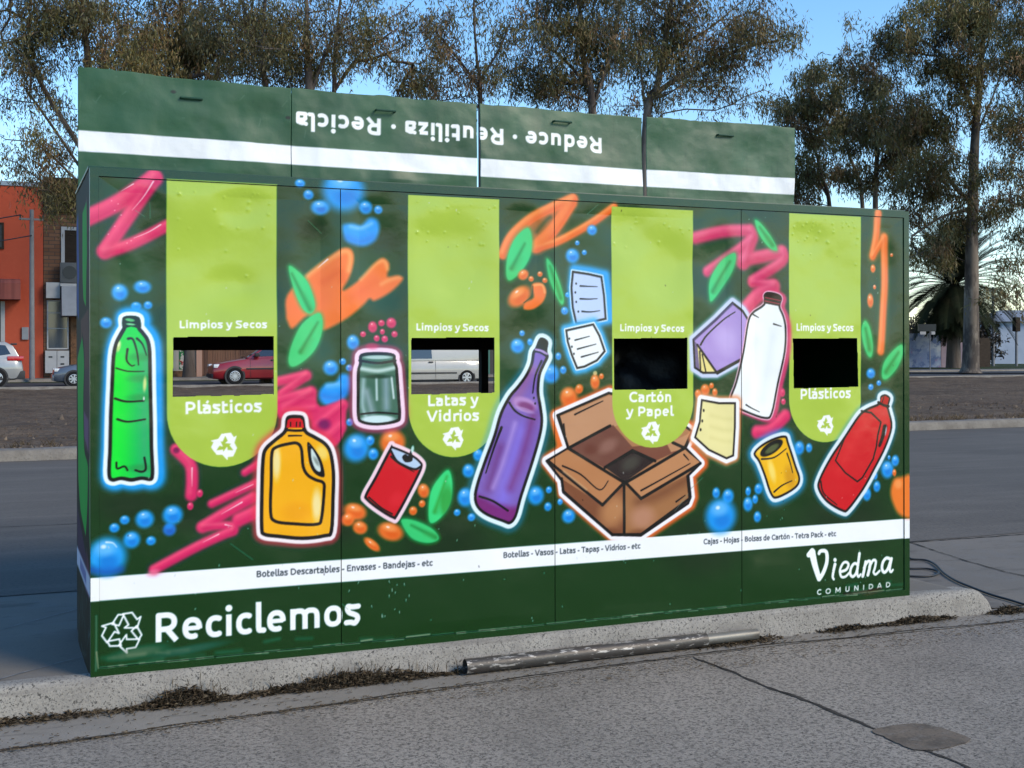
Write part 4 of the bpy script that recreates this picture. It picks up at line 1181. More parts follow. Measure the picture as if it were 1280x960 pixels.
('B',10,189,1614,3.7,2.7,0,1,0.7),
('B',19,243,1609,20.8,19.6,0,0.6,0.95),
('B',20,245,1604,11.3,8.6,0,1,0.42),
('B',21,242,1617,12,8.6,0,1,0.48),
('B',10,240,1618,3.1,2.7,0,1,0.7),
('B',19,66,1530,28.5,26.9,0,0.6,0.95),
('B',20,69,1523,15.5,11.8,0,1,0.42),
('B',21,64,1541,16.5,11.8,0,1,0.48),
('B',10,62,1543,4.2,3.1,0,1,0.7),
('B',19,226,670,43.6,43.1,0,0.6,0.95),
('B',20,229,659,23.7,18.9,0,1,0.42),
('B',21,222,688,25.2,18.9,0,1,0.48),
('B',10,219,691,6.5,4.9,0,1,0.7),
('B',19,142,671,23,21.7,0,0.6,0.95),
('B',20,144,666,12.5,9.5,0,1,0.42),
('B',21,140,680,13.3,9.5,0,1,0.48),
('B',10,138,682,3.4,2.7,0,1,0.7),
('B',19,99,639,23.7,22.4,0,0.6,0.95),
('B',20,101,633,12.9,9.8,0,1,0.42),
('B',21,97,648,13.7,9.8,0,1,0.48),
('B',10,95,650,3.5,2.7,0,1,0.7),
('B',19,171,583,39.2,40.9,0,0.6,0.95),
('B',20,174,572,21.3,17.9,0,1,0.42),
('B',21,168,599,22.7,17.9,0,1,0.48),
('B',10,165,602,5.8,4.7,0,1,0.7),
('B',19,252,574,23.3,22,0,0.6,0.95),
('B',20,254,569,12.7,9.6,0,1,0.42),
('B',21,250,583,13.5,9.6,0,1,0.48),
('B',10,248,585,3.5,2.8,0,1,0.7),
('B',37,331,619,31.5,31.7,0,0.6,0.95),
('B',38,333,611,17.1,13.9,0,1,0.42),
('B',19,328,632,18.2,13.9,0,1,0.48),
('B',19,345,682,48.4,47.6,0,0.6,0.95),
('B',20,349,670,26.3,20.9,0,1,0.42),
('B',21,341,701,28,20.9,0,1,0.48),
('B',10,337,704,7.2,5.4,0,1,0.7),
('B',39,68,516,89.7,92.4,0,0.6,0.95),
('B',40,75,492,48.8,40.5,0,1,0.42),
('B',21,61,554,51.9,40.5,0,1,0.48),
('B',10,54,560,13.4,10.5,0,1,0.7),
('S',41,[(65,579),(92,574),(108,555)],6.8,2,4.1,0.9,1,0),
('S',42,[(5,465),(68,450),(124,457)],30.4,30.4,20.2,0.75,1,0),
('F',43,[(321,2167),(321,1130),(322,1106),(328,1072),(338,1039),(353,1008),(372,980),(395,954),(421,932),(450,914),(482,900),(514,891),(548,886),(583,886),(617,891),(649,900),(681,914),(710,932),(736,954),(759,980),(778,1008),(793,1039),(803,1072),(809,1106),(810,1130),(810,2167)],0,0,1,0),
('F',43,[(1439,2151),(1439,1126),(1440,1102),(1446,1070),(1456,1039),(1470,1009),(1488,982),(1510,957),(1536,936),(1563,918),(1593,905),(1625,896),(1658,891),(1690,891),(1723,896),(1755,905),(1785,918),(1812,936),(1838,957),(1859,982),(1878,1009),(1892,1039),(1902,1070),(1908,1102),(1909,1126),(1909,2151)],0,0,1,0),
('F',43,[(3624,2157),(3624,1138),(3625,1114),(3631,1080),(3641,1048),(3656,1017),(3675,989),(3698,964),(3724,942),(3752,924),(3783,910),(3816,901),(3849,896),(3883,896),(3917,901),(3950,910),(3981,924),(4009,942),(4035,964),(4058,989),(4077,1017),(4092,1048),(4102,1080),(4108,1114),(4109,1138),(4109,2157)],0,0,1,0),
('G',44,[(144,1552),(178,1561),(214,1553),(217,1514),(234,1490),(254,1458),(264,1402),(266,1262),(268,1121),(270,981),(275,868),(263,837),(222,842),(178,837),(135,846),(99,840),(79,869),(83,987),(86,1125),(92,1264),(98,1385),(110,1444),(130,1486),(144,1514)],23.9,27.3,0.95,1),
('F',45,[(136,1552),(169,1561),(206,1553),(209,1514),(226,1490),(246,1458),(255,1402),(257,1262),(260,1122),(262,981),(266,869),(254,837),(214,843),(170,837),(127,846),(90,841),(71,869),(75,987),(78,1125),(84,1264),(90,1385),(102,1444),(122,1486),(136,1514)],18.4,3.4,1,1),
('F',46,[(136,1552),(169,1561),(206,1553),(209,1514),(226,1490),(246,1458),(255,1402),(257,1262),(260,1122),(262,981),(266,869),(254,837),(214,843),(170,837),(127,846),(90,841),(71,869),(75,987),(78,1125),(84,1264),(90,1385),(102,1444),(122,1486),(136,1514)],1,2,1,1),
('F',47,[(136,1552),(169,1561),(206,1553),(209,1514),(226,1490),(246,1458),(255,1402),(257,1262),(260,1122),(262,981),(266,869),(254,837),(214,843),(170,837),(127,846),(90,841),(71,869),(75,987),(78,1125),(84,1264),(90,1385),(102,1444),(122,1486),(136,1514)],-15.7,2.7,1,1),
('M',[(136,1552),(169,1561),(206,1553),(209,1514),(226,1490),(246,1458),(255,1402),(257,1262),(260,1122),(262,981),(266,869),(254,837),(214,843),(170,837),(127,846),(90,841),(71,869),(75,987),(78,1125),(84,1264),(90,1385),(102,1444),(122,1486),(136,1514)],-13.6,1),
('S',48,[(111,1368),(109,1125),(107,882)],54.2,54.2,47.4,0.95,1,0),
('S',49,[(232,1402),(226,1122),(227,877)],61.8,61.8,54.9,0.9,1,0),
('B',50,211,1381,65.4,20.6,0,1,0.6),
('B',50,211,1287,65.4,20.6,0,1,0.6),
('B',50,210,1203,65.4,20.6,0,1,0.6),
('B',50,207,895,65.4,20.6,0,1,0.6),
('B',51,118,1427,10.8,30.5,12,0.9,0.9),
('B',52,227,1262,8.7,37.8,3,0.9,0.9),
('B',53,118,1437,5.4,13.6,12,0.9,0.8),
('M',None,0,0),
('F',54,[(136,1552),(169,1563),(206,1553),(211,1507),(172,1514),(136,1507)],0,1.7,1,1),
('B',55,166,1543,21.7,6.8,8,0.4,1),
('B',56,169,1524,21.7,4.8,5,0.4,1),
('S',46,[(158,1461),(178,1458),(195,1402),(201,1346)],11.3,4.8,1.4,1,1,0),
('S',46,[(195,1462),(218,1437),(235,1388)],10.5,3.4,1.4,1,1,0),
('S',46,[(155,1416),(151,1368),(171,1343),(184,1346)],9.7,4.1,1.4,1,1,0),
('S',46,[(108,1333),(157,1319),(224,1318)],6.4,4.1,1.4,1,1,0),
('S',46,[(103,1201),(150,1187),(223,1189)],10.5,6.8,1.4,1,1,0),
('S',46,[(112,1111),(156,1099),(229,1108)],9.7,6.8,1.4,1,1,0),
('S',46,[(108,923),(111,896),(141,905),(154,887)],8,8,1.4,1,1,0),
('S',46,[(225,940),(231,891),(214,878),(187,886)],8.9,8.9,1.4,1,1,0),
('B',57,223,1199,3.6,10.3,0,0.4,0.9),
('G',58,[(841,1044),(800,1008),(753,966),(738,912),(733,748),(732,603),(746,566),(815,551),(926,535),(1031,541),(1069,565),(1078,732),(1079,844),(1064,937),(1034,983),(986,1014),(945,1041),(934,1096),(916,1110),(867,1111),(849,1095)],22.2,25.9,0.6,1),
('F',59,[(841,1044),(800,1008),(753,966),(738,912),(733,748),(732,603),(746,566),(815,551),(926,535),(1031,541),(1069,565),(1078,732),(1079,844),(1064,937),(1034,983),(986,1014),(945,1041),(934,1096),(916,1110),(867,1111),(849,1095)],18.5,3.7,1,1),
('F',46,[(841,1044),(800,1008),(753,966),(738,912),(733,748),(732,603),(746,566),(815,551),(926,535),(1031,541),(1069,565),(1078,732),(1079,844),(1064,937),(1034,983),(986,1014),(945,1041),(934,1096),(916,1110),(867,1111),(849,1095)],1.1,2.2,1,1),
('F',60,[(841,1044),(800,1008),(753,966),(738,912),(733,748),(732,603),(746,566),(815,551),(926,535),(1031,541),(1069,565),(1078,732),(1079,844),(1064,937),(1034,983),(986,1014),(945,1041),(934,1096),(916,1110),(867,1111),(849,1095)],-15.3,3,1,1),
('M',[(841,1044),(800,1008),(753,966),(738,912),(733,748),(732,603),(746,566),(815,551),(926,535),(1031,541),(1069,565),(1078,732),(1079,844),(1064,937),(1034,983),(986,1014),(945,1041),(934,1096),(916,1110),(867,1111),(849,1095)],-13.3,1),
('B',61,807,898,23.3,95.1,0,1,0.9),
('B',62,995,692,27.7,89.5,0,1,0.85),
('B',63,1019,935,31.7,44.9,-25,1,0.7),
('B',64,897,667,78.3,51.7,0,1,0.35),
('M',None,0,0),
('F',65,[(852,1054),(858,1091),(875,1098),(915,1097),(927,1086),(934,1052)],0,1.8,1,0),
('S',46,[(848,1045),(893,1040),(941,1041)],11.3,11.3,1.5,1,1,0),
('S',46,[(871,1079),(871,1061)],5.9,5.9,1.5,1,1,0),
('S',46,[(899,1079),(898,1060)],5.9,5.9,1.5,1,1,0),
('S',46,[(915,1078),(915,1060)],5.9,5.9,1.5,1,1,0),
('S',46,[(863,1017),(893,1017),(922,1016)],8.7,5.9,1.5,1,1,0),
('S',46,[(785,936),(804,966),(866,981),(903,981),(922,953),(930,875),(951,834),(988,810),(1025,794),(1029,753),(1017,631),(994,603),(889,611),(801,628),(780,673),(783,819)],14,14,1.8,1,1,1),
('F',46,[(950,985),(970,970),(1011,910),(1030,846),(1026,820),(988,836),(962,878),(951,941)],0,1.5,1,1),
('F',66,[(967,955),(985,933),(1007,884),(1011,847),(988,859),(970,904)],0,3,1,1),
('B',67,992,895,9.9,29.8,-30,1,0.7),
('G',68,[(1206,1391),(1288,1400),(1366,1391),(1374,1357),(1384,1326),(1389,1269),(1396,1174),(1400,1098),(1384,1068),(1285,1055),(1207,1068),(1186,1102),(1185,1215),(1186,1308),(1196,1346)],25.4,23.1,0.55,1),
('F',69,[(1206,1391),(1288,1400),(1366,1391),(1374,1357),(1384,1326),(1389,1269),(1396,1174),(1400,1098),(1384,1068),(1285,1055),(1207,1068),(1186,1102),(1185,1215),(1186,1308),(1196,1346)],21.5,3.8,1,1),
('F',46,[(1206,1391),(1288,1400),(1366,1391),(1374,1357),(1384,1326),(1389,1269),(1396,1174),(1400,1098),(1384,1068),(1285,1055),(1207,1068),(1186,1102),(1185,1215),(1186,1308),(1196,1346)],1.2,2.3,1,1),
('F',70,[(1206,1391),(1288,1400),(1366,1391),(1374,1357),(1384,1326),(1389,1269),(1396,1174),(1400,1098),(1384,1068),(1285,1055),(1207,1068),(1186,1102),(1185,1215),(1186,1308),(1196,1346)],-13.3,3.1,1,1),
('B',4,1261,1429,36.6,19.2,0,0.8,0.5),
('M',[(1206,1391),(1288,1400),(1366,1391),(1374,1357),(1384,1326),(1389,1269),(1396,1174),(1400,1098),(1384,1068),(1285,1055),(1207,1068),(1186,1102),(1185,1215),(1186,1308),(1196,1346)],-11.5,1),
('B',71,1285,1083,89.6,21.1,0,0.5,0.95),
('S',72,[(1217,1271),(1212,1158),(1227,1101)],15.3,15.3,15.3,0.7,1,0),
('S',73,[(1279,1278),(1282,1176)],7.7,7.7,7.7,0.95,1,0),
('S',74,[(1326,1270),(1329,1137)],27,27,23.2,0.6,1,0),
('S',75,[(1354,1281),(1365,1182)],7.7,7.7,5.8,0.95,1,0),
('S',76,[(1232,1214),(1258,1120)],26.8,26.8,23,0.6,1,0),
('S',77,[(1209,1323),(1287,1312),(1366,1326)],19.2,19.2,9.6,0.9,1,0),
('B',78,1288,1376,77.4,10,0,0.6,0.9),
('B',79,1287,1285,81.5,11.5,0,1,0.8),
('M',None,0,0),
('S',46,[(1198,1361),(1287,1349),(1374,1360)],10.9,10.9,1.5,1,1,0),
('S',46,[(1204,1109),(1286,1115),(1388,1106)],8.2,8.2,1.5,1,1,0),
('F',80,[(1347,947),(1363,951),(1450,913),(1498,877),(1506,846),(1469,771),(1384,623),(1360,611),(1290,654),(1232,702),(1224,729),(1271,810)],18.6,3.9,1,1),
('F',46,[(1347,947),(1363,951),(1450,913),(1498,877),(1506,846),(1469,771),(1384,623),(1360,611),(1290,654),(1232,702),(1224,729),(1271,810)],1.2,2.3,1,1),
('F',81,[(1347,947),(1363,951),(1450,913),(1498,877),(1506,846),(1469,771),(1384,623),(1360,611),(1290,654),(1232,702),(1224,729),(1271,810)],-11.6,3.1,1,1),
('M',[(1347,947),(1363,951),(1450,913),(1498,877),(1506,846),(1469,771),(1384,623),(1360,611),(1290,654),(1232,702),(1224,729),(1271,810)],-9.3,1),
('F',82,[(1343,962),(1410,934),(1478,890),(1510,850),(1470,836),(1410,858),(1363,897)],0,2.3,1,1),
('B',83,1377,699,37,46.6,30,1,0.3),
('M',None,0,0),
('S',46,[(1351,932),(1378,885),(1422,857),(1470,840),(1498,851)],11,11,1.6,1,1,0),
('S',46,[(1351,905),(1390,870),(1466,827)],9.2,3.1,1.6,1,1,0),
('F',46,[(1406,900),(1422,914),(1438,906),(1450,933),(1458,902),(1454,879),(1422,876)],0,2,1,1),
('B',84,1458,936,8.3,19.6,10,0.6,0.9),
('S',46,[(1243,717),(1302,665),(1357,632)],7.3,7.3,1.5,1,1,0),
('G',85,[(2106,1422),(2133,1470),(2172,1452),(2167,1406),(2174,1374),(2153,1334),(2129,1282),(2122,1202),(2134,1130),(2143,1054),(2129,971),(2089,844),(2031,688),(2000,586),(1965,550),(1923,563),(1838,599),(1788,640),(1772,692),(1785,758),(1828,873),(1875,990),(1910,1099),(1957,1181),(2000,1228),(2044,1283),(2075,1342),(2088,1398)],29,24.8,0.35,1),
('F',86,[(2106,1422),(2133,1470),(2172,1452),(2167,1406),(2174,1374),(2153,1334),(2129,1282),(2122,1202),(2134,1130),(2143,1054),(2129,971),(2089,844),(2031,688),(2000,586),(1965,550),(1923,563),(1838,599),(1788,640),(1772,692),(1785,758),(1828,873),(1875,990),(1910,1099),(1957,1181),(2000,1228),(2044,1283),(2075,1342),(2088,1398)],22.4,4.1,1,1),
('F',46,[(2106,1422),(2133,1470),(2172,1452),(2167,1406),(2174,1374),(2153,1334),(2129,1282),(2122,1202),(2134,1130),(2143,1054),(2129,971),(2089,844),(2031,688),(2000,586),(1965,550),(1923,563),(1838,599),(1788,640),(1772,692),(1785,758),(1828,873),(1875,990),(1910,1099),(1957,1181),(2000,1228),(2044,1283),(2075,1342),(2088,1398)],1.2,2.5,1,1),
('F',87,[(2106,1422),(2133,1470),(2172,1452),(2167,1406),(2174,1374),(2153,1334),(2129,1282),(2122,1202),(2134,1130),(2143,1054),(2129,971),(2089,844),(2031,688),(2000,586),(1965,550),(1923,563),(1838,599),(1788,640),(1772,692),(1785,758),(1828,873),(1875,990),(1910,1099),(1957,1181),(2000,1228),(2044,1283),(2075,1342),(2088,1398)],-14.3,3.3,1,1),
('M',[(2106,1422),(2133,1470),(2172,1452),(2167,1406),(2174,1374),(2153,1334),(2129,1282),(2122,1202),(2134,1130),(2143,1054),(2129,971),(2089,844),(2031,688),(2000,586),(1965,550),(1923,563),(1838,599),(1788,640),(1772,692),(1785,758),(1828,873),(1875,990),(1910,1099),(1957,1181),(2000,1228),(2044,1283),(2075,1342),(2088,1398)],-12.4,1),
('S',88,[(2033,1005),(1967,809),(1902,615)],65.9,65.9,57.7,0.9,1,0),
('S',89,[(2090,1083),(2032,886),(1967,730)],33.2,33.2,37.3,0.75,1,0),
('S',90,[(1913,930),(1848,735)],36.8,36.8,36.8,0.7,1,0),
('S',91,[(1991,1046),(1925,850),(1873,734)],16.4,16.4,20.5,0.7,1,0),
('F',92,[(1755,708),(1818,690),(1889,655),(1966,635),(2009,625),(1965,533),(1796,620)],0,24.5,0.85,1),
('S',93,[(2075,1314),(2035,1223),(1991,1165)],33.2,33.2,33.2,0.7,1,0),
('B',94,2043,1140,74.8,37.3,18,0.5,0.9),
('B',95,2052,1128,52.8,24.9,18,0.7,0.9),
('B',96,2043,1112,61.6,12.4,18,0.8,0.6),
('M',None,0,0),
('F',46,[(2106,1418),(2133,1466),(2172,1450),(2167,1402)],0,1.7,1,0),
('S',46,[(2097,1402),(2128,1398),(2163,1378)],8.9,8.9,1.7,1,1,0),
('S',97,[(2106,1412),(2136,1406),(2167,1390)],10.9,10.9,4.2,0.95,1,0),
('S',46,[(1961,1149),(1991,1109),(2038,1081),(2099,1063)],11.7,6.6,1.7,1,1,0),
('S',46,[(1918,1028),(1879,931),(1835,807)],14.5,6.5,1.6,1,1,0),
('S',46,[(1801,694),(1872,668),(1953,616)],10.6,10.6,1.6,1,1,0),
('S',46,[(2136,1354),(2101,1282),(2087,1195)],11.8,6.7,1.7,1,1,0),
('B',46,2093,1171,5.3,6.7,0,0.5,1),
('B',46,2100,1143,5.3,6.7,0,0.5,1),
('G',98,[(2326,1814),(2416,1804),(2493,1790),(2506,1692),(2515,1570),(2428,1552),(2342,1544),(2322,1628),(2316,1729)],12.9,30.1,0.95,0),
('F',99,[(2312,1810),(2402,1800),(2479,1786),(2493,1688),(2501,1565),(2414,1548),(2328,1539),(2309,1624),(2303,1725)],8.6,4.3,1,0),
('F',46,[(2312,1810),(2402,1800),(2479,1786),(2493,1688),(2501,1565),(2414,1548),(2328,1539),(2309,1624),(2303,1725)],1.3,2.6,1,0),
('F',100,[(2312,1810),(2402,1800),(2479,1786),(2493,1688),(2501,1565),(2414,1548),(2328,1539),(2309,1624),(2303,1725)],-9.9,3.4,1,0),
('B',46,2334,1746,5.4,6.8,0,0.5,1),
('B',46,2329,1701,5.4,6.8,0,0.5,1),
('B',46,2333,1653,5.4,6.8,0,0.5,1),
('B',46,2344,1604,5.4,6.8,0,0.5,1),
('S',46,[(2357,1734),(2404,1733),(2452,1732)],9.1,3.4,1.7,1,1,0),
('S',46,[(2356,1669),(2403,1668),(2451,1671)],9.1,3.4,1.7,1,1,0),
('S',46,[(2365,1605),(2414,1603),(2464,1610)],9.1,3.4,1.7,1,1,0),
('G',101,[(2270,1511),(2346,1527),(2428,1544),(2464,1484),(2495,1402),(2449,1353),(2376,1321),(2331,1313),(2300,1382),(2278,1450)],12.9,25.7,0.9,0),
('F',102,[(2270,1511),(2346,1527),(2428,1544),(2464,1484),(2495,1402),(2449,1353),(2376,1321),(2331,1313),(2300,1382),(2278,1450)],8.6,4.3,1,0),
('F',46,[(2270,1511),(2346,1527),(2428,1544),(2464,1484),(2495,1402),(2449,1353),(2376,1321),(2331,1313),(2300,1382),(2278,1450)],1.3,2.6,1,0),
('F',103,[(2270,1511),(2346,1527),(2428,1544),(2464,1484),(2495,1402),(2449,1353),(2376,1321),(2331,1313),(2300,1382),(2278,1450)],-9.9,3.4,1,0),
('B',46,2292,1467,5.4,6.8,0,0.5,1),
('B',46,2305,1426,5.4,6.8,0,0.5,1),
('B',46,2316,1390,5.4,6.8,0,0.5,1),
('S',46,[(2323,1459),(2404,1479)],8.1,3.9,1.7,1,1,0),
('S',46,[(2336,1414),(2440,1439)],8.1,3.9,1.7,1,1,0),
('S',46,[(2358,1374),(2454,1398)],8.1,3.9,1.7,1,1,0),
('F',104,[(2222,1081),(2366,1134),(2512,1189),(2688,1154),(2965,1006),(3008,976),(2964,893),(3056,809),(2982,749),(2996,634),(2981,601),(2697,449),(2530,463),(2255,693),(2246,754),(2163,854),(2283,914)],26.4,4.4,1,0),
('F',46,[(2222,1081),(2366,1134),(2512,1189),(2688,1154),(2965,1006),(3008,976),(2964,893),(3056,809),(2982,749),(2996,634),(2981,601),(2697,449),(2530,463),(2255,693),(2246,754),(2163,854),(2283,914)],6.6,2.6,1,0),
('F',105,[(2222,1081),(2366,1134),(2512,1189),(2688,1154),(2965,1006),(3008,976),(2964,893),(3056,809),(2982,749),(2996,634),(2981,601),(2697,449),(2530,463),(2255,693),(2246,754),(2163,854),(2283,914)],-6.6,2.6,1,0),
('F',106,[(2231,1072),(2516,1177),(2688,1154),(2688,1050),(2529,1013),(2288,918)],0,2.6,1,0),
('F',107,[(2288,914),(2538,1025),(2663,894),(2482,810)],0,2.6,1,0),
('B',108,2510,919,64.5,39.1,-25,1,0.6),
('B',109,2409,902,45.6,34.4,0,1,0.5),
('F',110,[(2616,908),(2949,931),(2959,893),(2781,832)],0,2.7,1,0),
('F',111,[(2491,809),(2649,894),(2781,832),(2606,731)],0,2.6,1,0),
('B',112,2639,824,65.3,39.6,-25,1,0.6),
('F',113,[(2853,917),(3003,976),(2964,893),(2877,874)],0,2.7,1,0),
('F',114,[(2246,762),(2476,618),(2601,723),(2599,459),(2534,463),(2255,701)],0,2.6,1,0),
('M',[(2246,762),(2476,618),(2601,723),(2599,459),(2534,463),(2255,701)],0,0),
('B',115,2535,582,83.1,113.3,35,1,0.9),
('B',116,2507,469,64.5,34.8,0,1,0.6),
('M',None,0,0),
('F',117,[(2610,722),(2699,640),(2982,753),(2991,622),(2693,454),(2604,459)],0,2.7,1,0),
('M',[(2610,722),(2699,640),(2982,753),(2991,622),(2693,454),(2604,459)],0,0),
('S',118,[(2684,624),(2803,652),(2972,728)],40.3,40.3,44.8,0.8,1,0),
('B',119,2707,540,84.5,70.9,0,1,0.7),
('B',120,2683,458,75,30.9,0,1,0.6),
('M',None,0,0),
('F',121,[(2172,853),(2283,910),(2601,727),(2476,618)],0,2.6,1,0),
('F',122,[(2610,726),(2954,889),(3056,813),(2699,640)],0,2.7,1,0),
('S',46,[(2231,1072),(2283,914)],15,15,1.7,1,0,0),
('S',46,[(2283,914),(2520,1021)],15.2,15.2,1.7,1,0,0),
('S',46,[(2283,914),(2601,727)],15.3,15.3,1.7,1,0,0),
('S',46,[(2172,853),(2476,618)],15.1,15.1,1.7,1,0,0),
('S',46,[(2476,618),(2601,727)],15.4,15.4,1.7,1,0,0),
('S',46,[(2610,726),(2699,640)],15.6,15.6,1.8,1,0,0),
('S',46,[(2699,640),(3056,809)],15.9,15.9,1.8,1,0,0),
('S',46,[(2610,726),(2959,893)],15.8,15.8,1.8,1,0,0),
('S',46,[(2887,924),(2959,893)],16,16,1.8,1,0,0),
('S',46,[(3003,976),(2959,893)],16.1,16.1,1.8,1,0,0),
('S',46,[(2601,723),(2599,459)],15.5,15.5,1.8,1,0,0),
('S',46,[(2491,809),(2649,890)],15.5,15.5,1.7,1,0,0),
('S',46,[(2649,890),(2781,832)],15.7,15.7,1.8,1,0,0),
('S',46,[(2246,762),(2255,697)],15,15,1.7,1,0,0),
('S',46,[(2530,463),(2693,454)],15.5,15.5,1.8,1,0,0),
('S',46,[(2255,697),(2530,463)],15.2,15.2,1.7,1,0,0),
('S',46,[(2991,626),(2697,453)],15.9,15.9,1.8,1,0,0),
('S',46,[(2977,745),(2991,626)],16.1,16.1,1.8,1,0,0),
('S',46,[(2320,1083),(2411,1121),(2479,1149)],9.1,4.7,1.7,1,1,0),
('S',46,[(2257,1036),(2270,955)],9,4.7,1.7,1,1,0),
('S',46,[(2251,826),(2354,778),(2458,696),(2509,739)],9.1,4.7,1.7,1,1,0),
('S',46,[(2699,681),(2828,738),(2992,811)],9.5,4.9,1.8,1,1,0),
('S',46,[(2954,859),(2983,829)],9.6,5,1.8,1,1,0),
('S',46,[(2908,613),(2962,644)],9.6,5,1.8,1,1,0),
('S',123,[(2256,798),(2385,700)],8.5,8.5,8.5,0.6,1,0),
('F',43,[(2533,2145),(2533,1142),(2534,1118),(2540,1085),(2550,1053),(2565,1022),(2584,994),(2606,969),(2632,947),(2661,929),(2691,916),(2724,906),(2757,902),(2791,902),(2824,906),(2857,916),(2887,929),(2916,947),(2942,969),(2964,994),(2983,1022),(2998,1053),(3008,1085),(3014,1118),(3015,1142),(3015,2145)],0,0,1,0),
('G',124,[(3012,1465),(3151,1572),(3261,1667),(3327,1621),(3383,1553),(3346,1367),(3159,1283),(3074,1283),(3020,1313)],18.5,18.5,0.6,0),
('F',125,[(3012,1465),(3151,1572),(3261,1667),(3327,1621),(3383,1553),(3346,1367),(3159,1283),(3074,1283),(3020,1313)],20.8,4.6,1,0),
('F',46,[(3012,1465),(3151,1572),(3261,1667),(3327,1621),(3383,1553),(3346,1367),(3159,1283),(3074,1283),(3020,1313)],1.4,2.8,1,0),
('F',126,[(3012,1465),(3151,1572),(3261,1667),(3327,1621),(3383,1553),(3346,1367),(3159,1283),(3074,1283),(3020,1313)],-11.7,3.7,1,0),
('M',[(3012,1465),(3151,1572),(3261,1667),(3327,1621),(3383,1553),(3346,1367),(3159,1283),(3074,1283),(3020,1313)],-10.2,0),
('F',127,[(3007,1469),(3046,1436),(3055,1275),(2996,1296)],0,2.7,1,0),
('F',128,[(3041,1431),(3164,1283),(3084,1283),(3055,1292)],0,2.3,1,0),
('B',129,3225,1466,88.7,102.2,-35,1,0.6),
('M',None,0,0),
('S',46,[(3041,1436),(3164,1283)],11.9,11.9,1.8,1,1,0),
('S',46,[(3055,1402),(3060,1292)],8.6,8.6,1.8,1,1,0),
('S',46,[(3070,1385),(3094,1287)],7.6,7.6,1.8,1,1,0),
('S',46,[(3164,1283),(3305,1350)],12.1,12.1,1.9,1,1,0),
('S',46,[(3061,1436),(3100,1487),(3201,1568),(3276,1612)],10.9,5.5,1.8,1,1,0),
('S',130,[(3022,1465),(3261,1655)],13.8,13.8,6.9,0.7,1,0),
('G',131,[(3481,1654),(3403,1605),(3372,1548),(3341,1398),(3294,1234),(3258,1149),(3273,1106),(3364,1065),(3482,1030),(3529,1058),(3572,1223),(3615,1397),(3621,1520),(3606,1590),(3583,1642),(3593,1686),(3570,1709),(3507,1719),(3481,1701)],4.8,19,0.9,1),
('F',132,[(3466,1658),(3388,1609),(3357,1553),(3325,1402),(3279,1239),(3243,1154),(3258,1110),(3349,1070),(3466,1035),(3513,1062),(3556,1227),(3599,1402),(3605,1524),(3590,1594),(3567,1646),(3578,1690),(3554,1713),(3492,1723),(3466,1705)],7.1,4.7,1,1),
('F',133,[(3466,1658),(3388,1609),(3357,1553),(3325,1402),(3279,1239),(3243,1154),(3258,1110),(3349,1070),(3466,1035),(3513,1062),(3556,1227),(3599,1402),(3605,1524),(3590,1594),(3567,1646),(3578,1690),(3554,1713),(3492,1723),(3466,1705)],0,4.7,1,1),
('F',46,[(3466,1658),(3388,1609),(3357,1553),(3325,1402),(3279,1239),(3243,1154),(3258,1110),(3349,1070),(3466,1035),(3513,1062),(3556,1227),(3599,1402),(3605,1524),(3590,1594),(3567,1646),(3578,1690),(3554,1713),(3492,1723),(3466,1705)],1.4,2.8,1,1),
('F',134,[(3466,1658),(3388,1609),(3357,1553),(3325,1402),(3279,1239),(3243,1154),(3258,1110),(3349,1070),(3466,1035),(3513,1062),(3556,1227),(3599,1402),(3605,1524),(3590,1594),(3567,1646),(3578,1690),(3554,1713),(3492,1723),(3466,1705)],-9.8,3.8,1,1),
('M',[(3466,1658),(3388,1609),(3357,1553),(3325,1402),(3279,1239),(3243,1154),(3258,1110),(3349,1070),(3466,1035),(3513,1062),(3556,1227),(3599,1402),(3605,1524),(3590,1594),(3567,1646),(3578,1690),(3554,1713),(3492,1723),(3466,1705)],-9.5,1),
('S',135,[(3521,1489),(3452,1142)],33.3,33.3,47.6,0.5,1,0),
('S',136,[(3402,1445),(3349,1186)],37.7,37.7,47.1,0.5,1,0),
('M',None,0,0),
('F',137,[(3466,1701),(3492,1723),(3554,1713),(3578,1690),(3567,1646),(3466,1662)],0,1.9,1,0),
('S',138,[(3476,1693),(3570,1677)],4.3,4.3,1.9,1,1,0),
('S',138,[(3471,1675),(3564,1659)],4.3,4.3,1.9,1,1,0),
('S',46,[(3398,1600),(3434,1584)],8.9,3.8,1.9,1,1,0),
('S',46,[(3527,1550),(3574,1537)],9,3.8,1.9,1,1,0),
('S',46,[(3258,1149),(3303,1135)],7.7,3.3,1.9,1,1,0),
('S',46,[(3344,1113),(3379,1095),(3431,1073)],8.9,3.8,1.9,1,1,0),
('G',139,[(3064,1148),(3172,1129),(3278,1127),(3277,994),(3266,840),(3220,825),(3106,875),(3018,946),(3048,1030)],23.1,23.1,0.8,0),
('F',140,[(3064,1148),(3172,1129),(3278,1127),(3277,994),(3266,840),(3220,825),(3106,875),(3018,946),(3048,1030)],23.1,4.6,1,0),
('F',46,[(3064,1148),(3172,1129),(3278,1127),(3277,994),(3266,840),(3220,825),(3106,875),(3018,946),(3048,1030)],1.4,2.8,1,0),
('F',141,[(3064,1148),(3172,1129),(3278,1127),(3277,994),(3266,840),(3220,825),(3106,875),(3018,946),(3048,1030)],-9.6,3.7,1,0),
('B',46,3078,1088,6.3,9.2,0,0.5,1),
('B',46,3068,1033,6.3,9.2,0,0.5,1),
('B',46,3057,987,6.3,9.2,0,0.5,1),
('S',142,[(3122,1062),(3197,1043),(3247,1038)],13.9,13.9,18.5,0.5,1,0),
('S',142,[(3122,1002),(3196,983),(3247,978)],13.9,13.9,18.5,0.5,1,0),
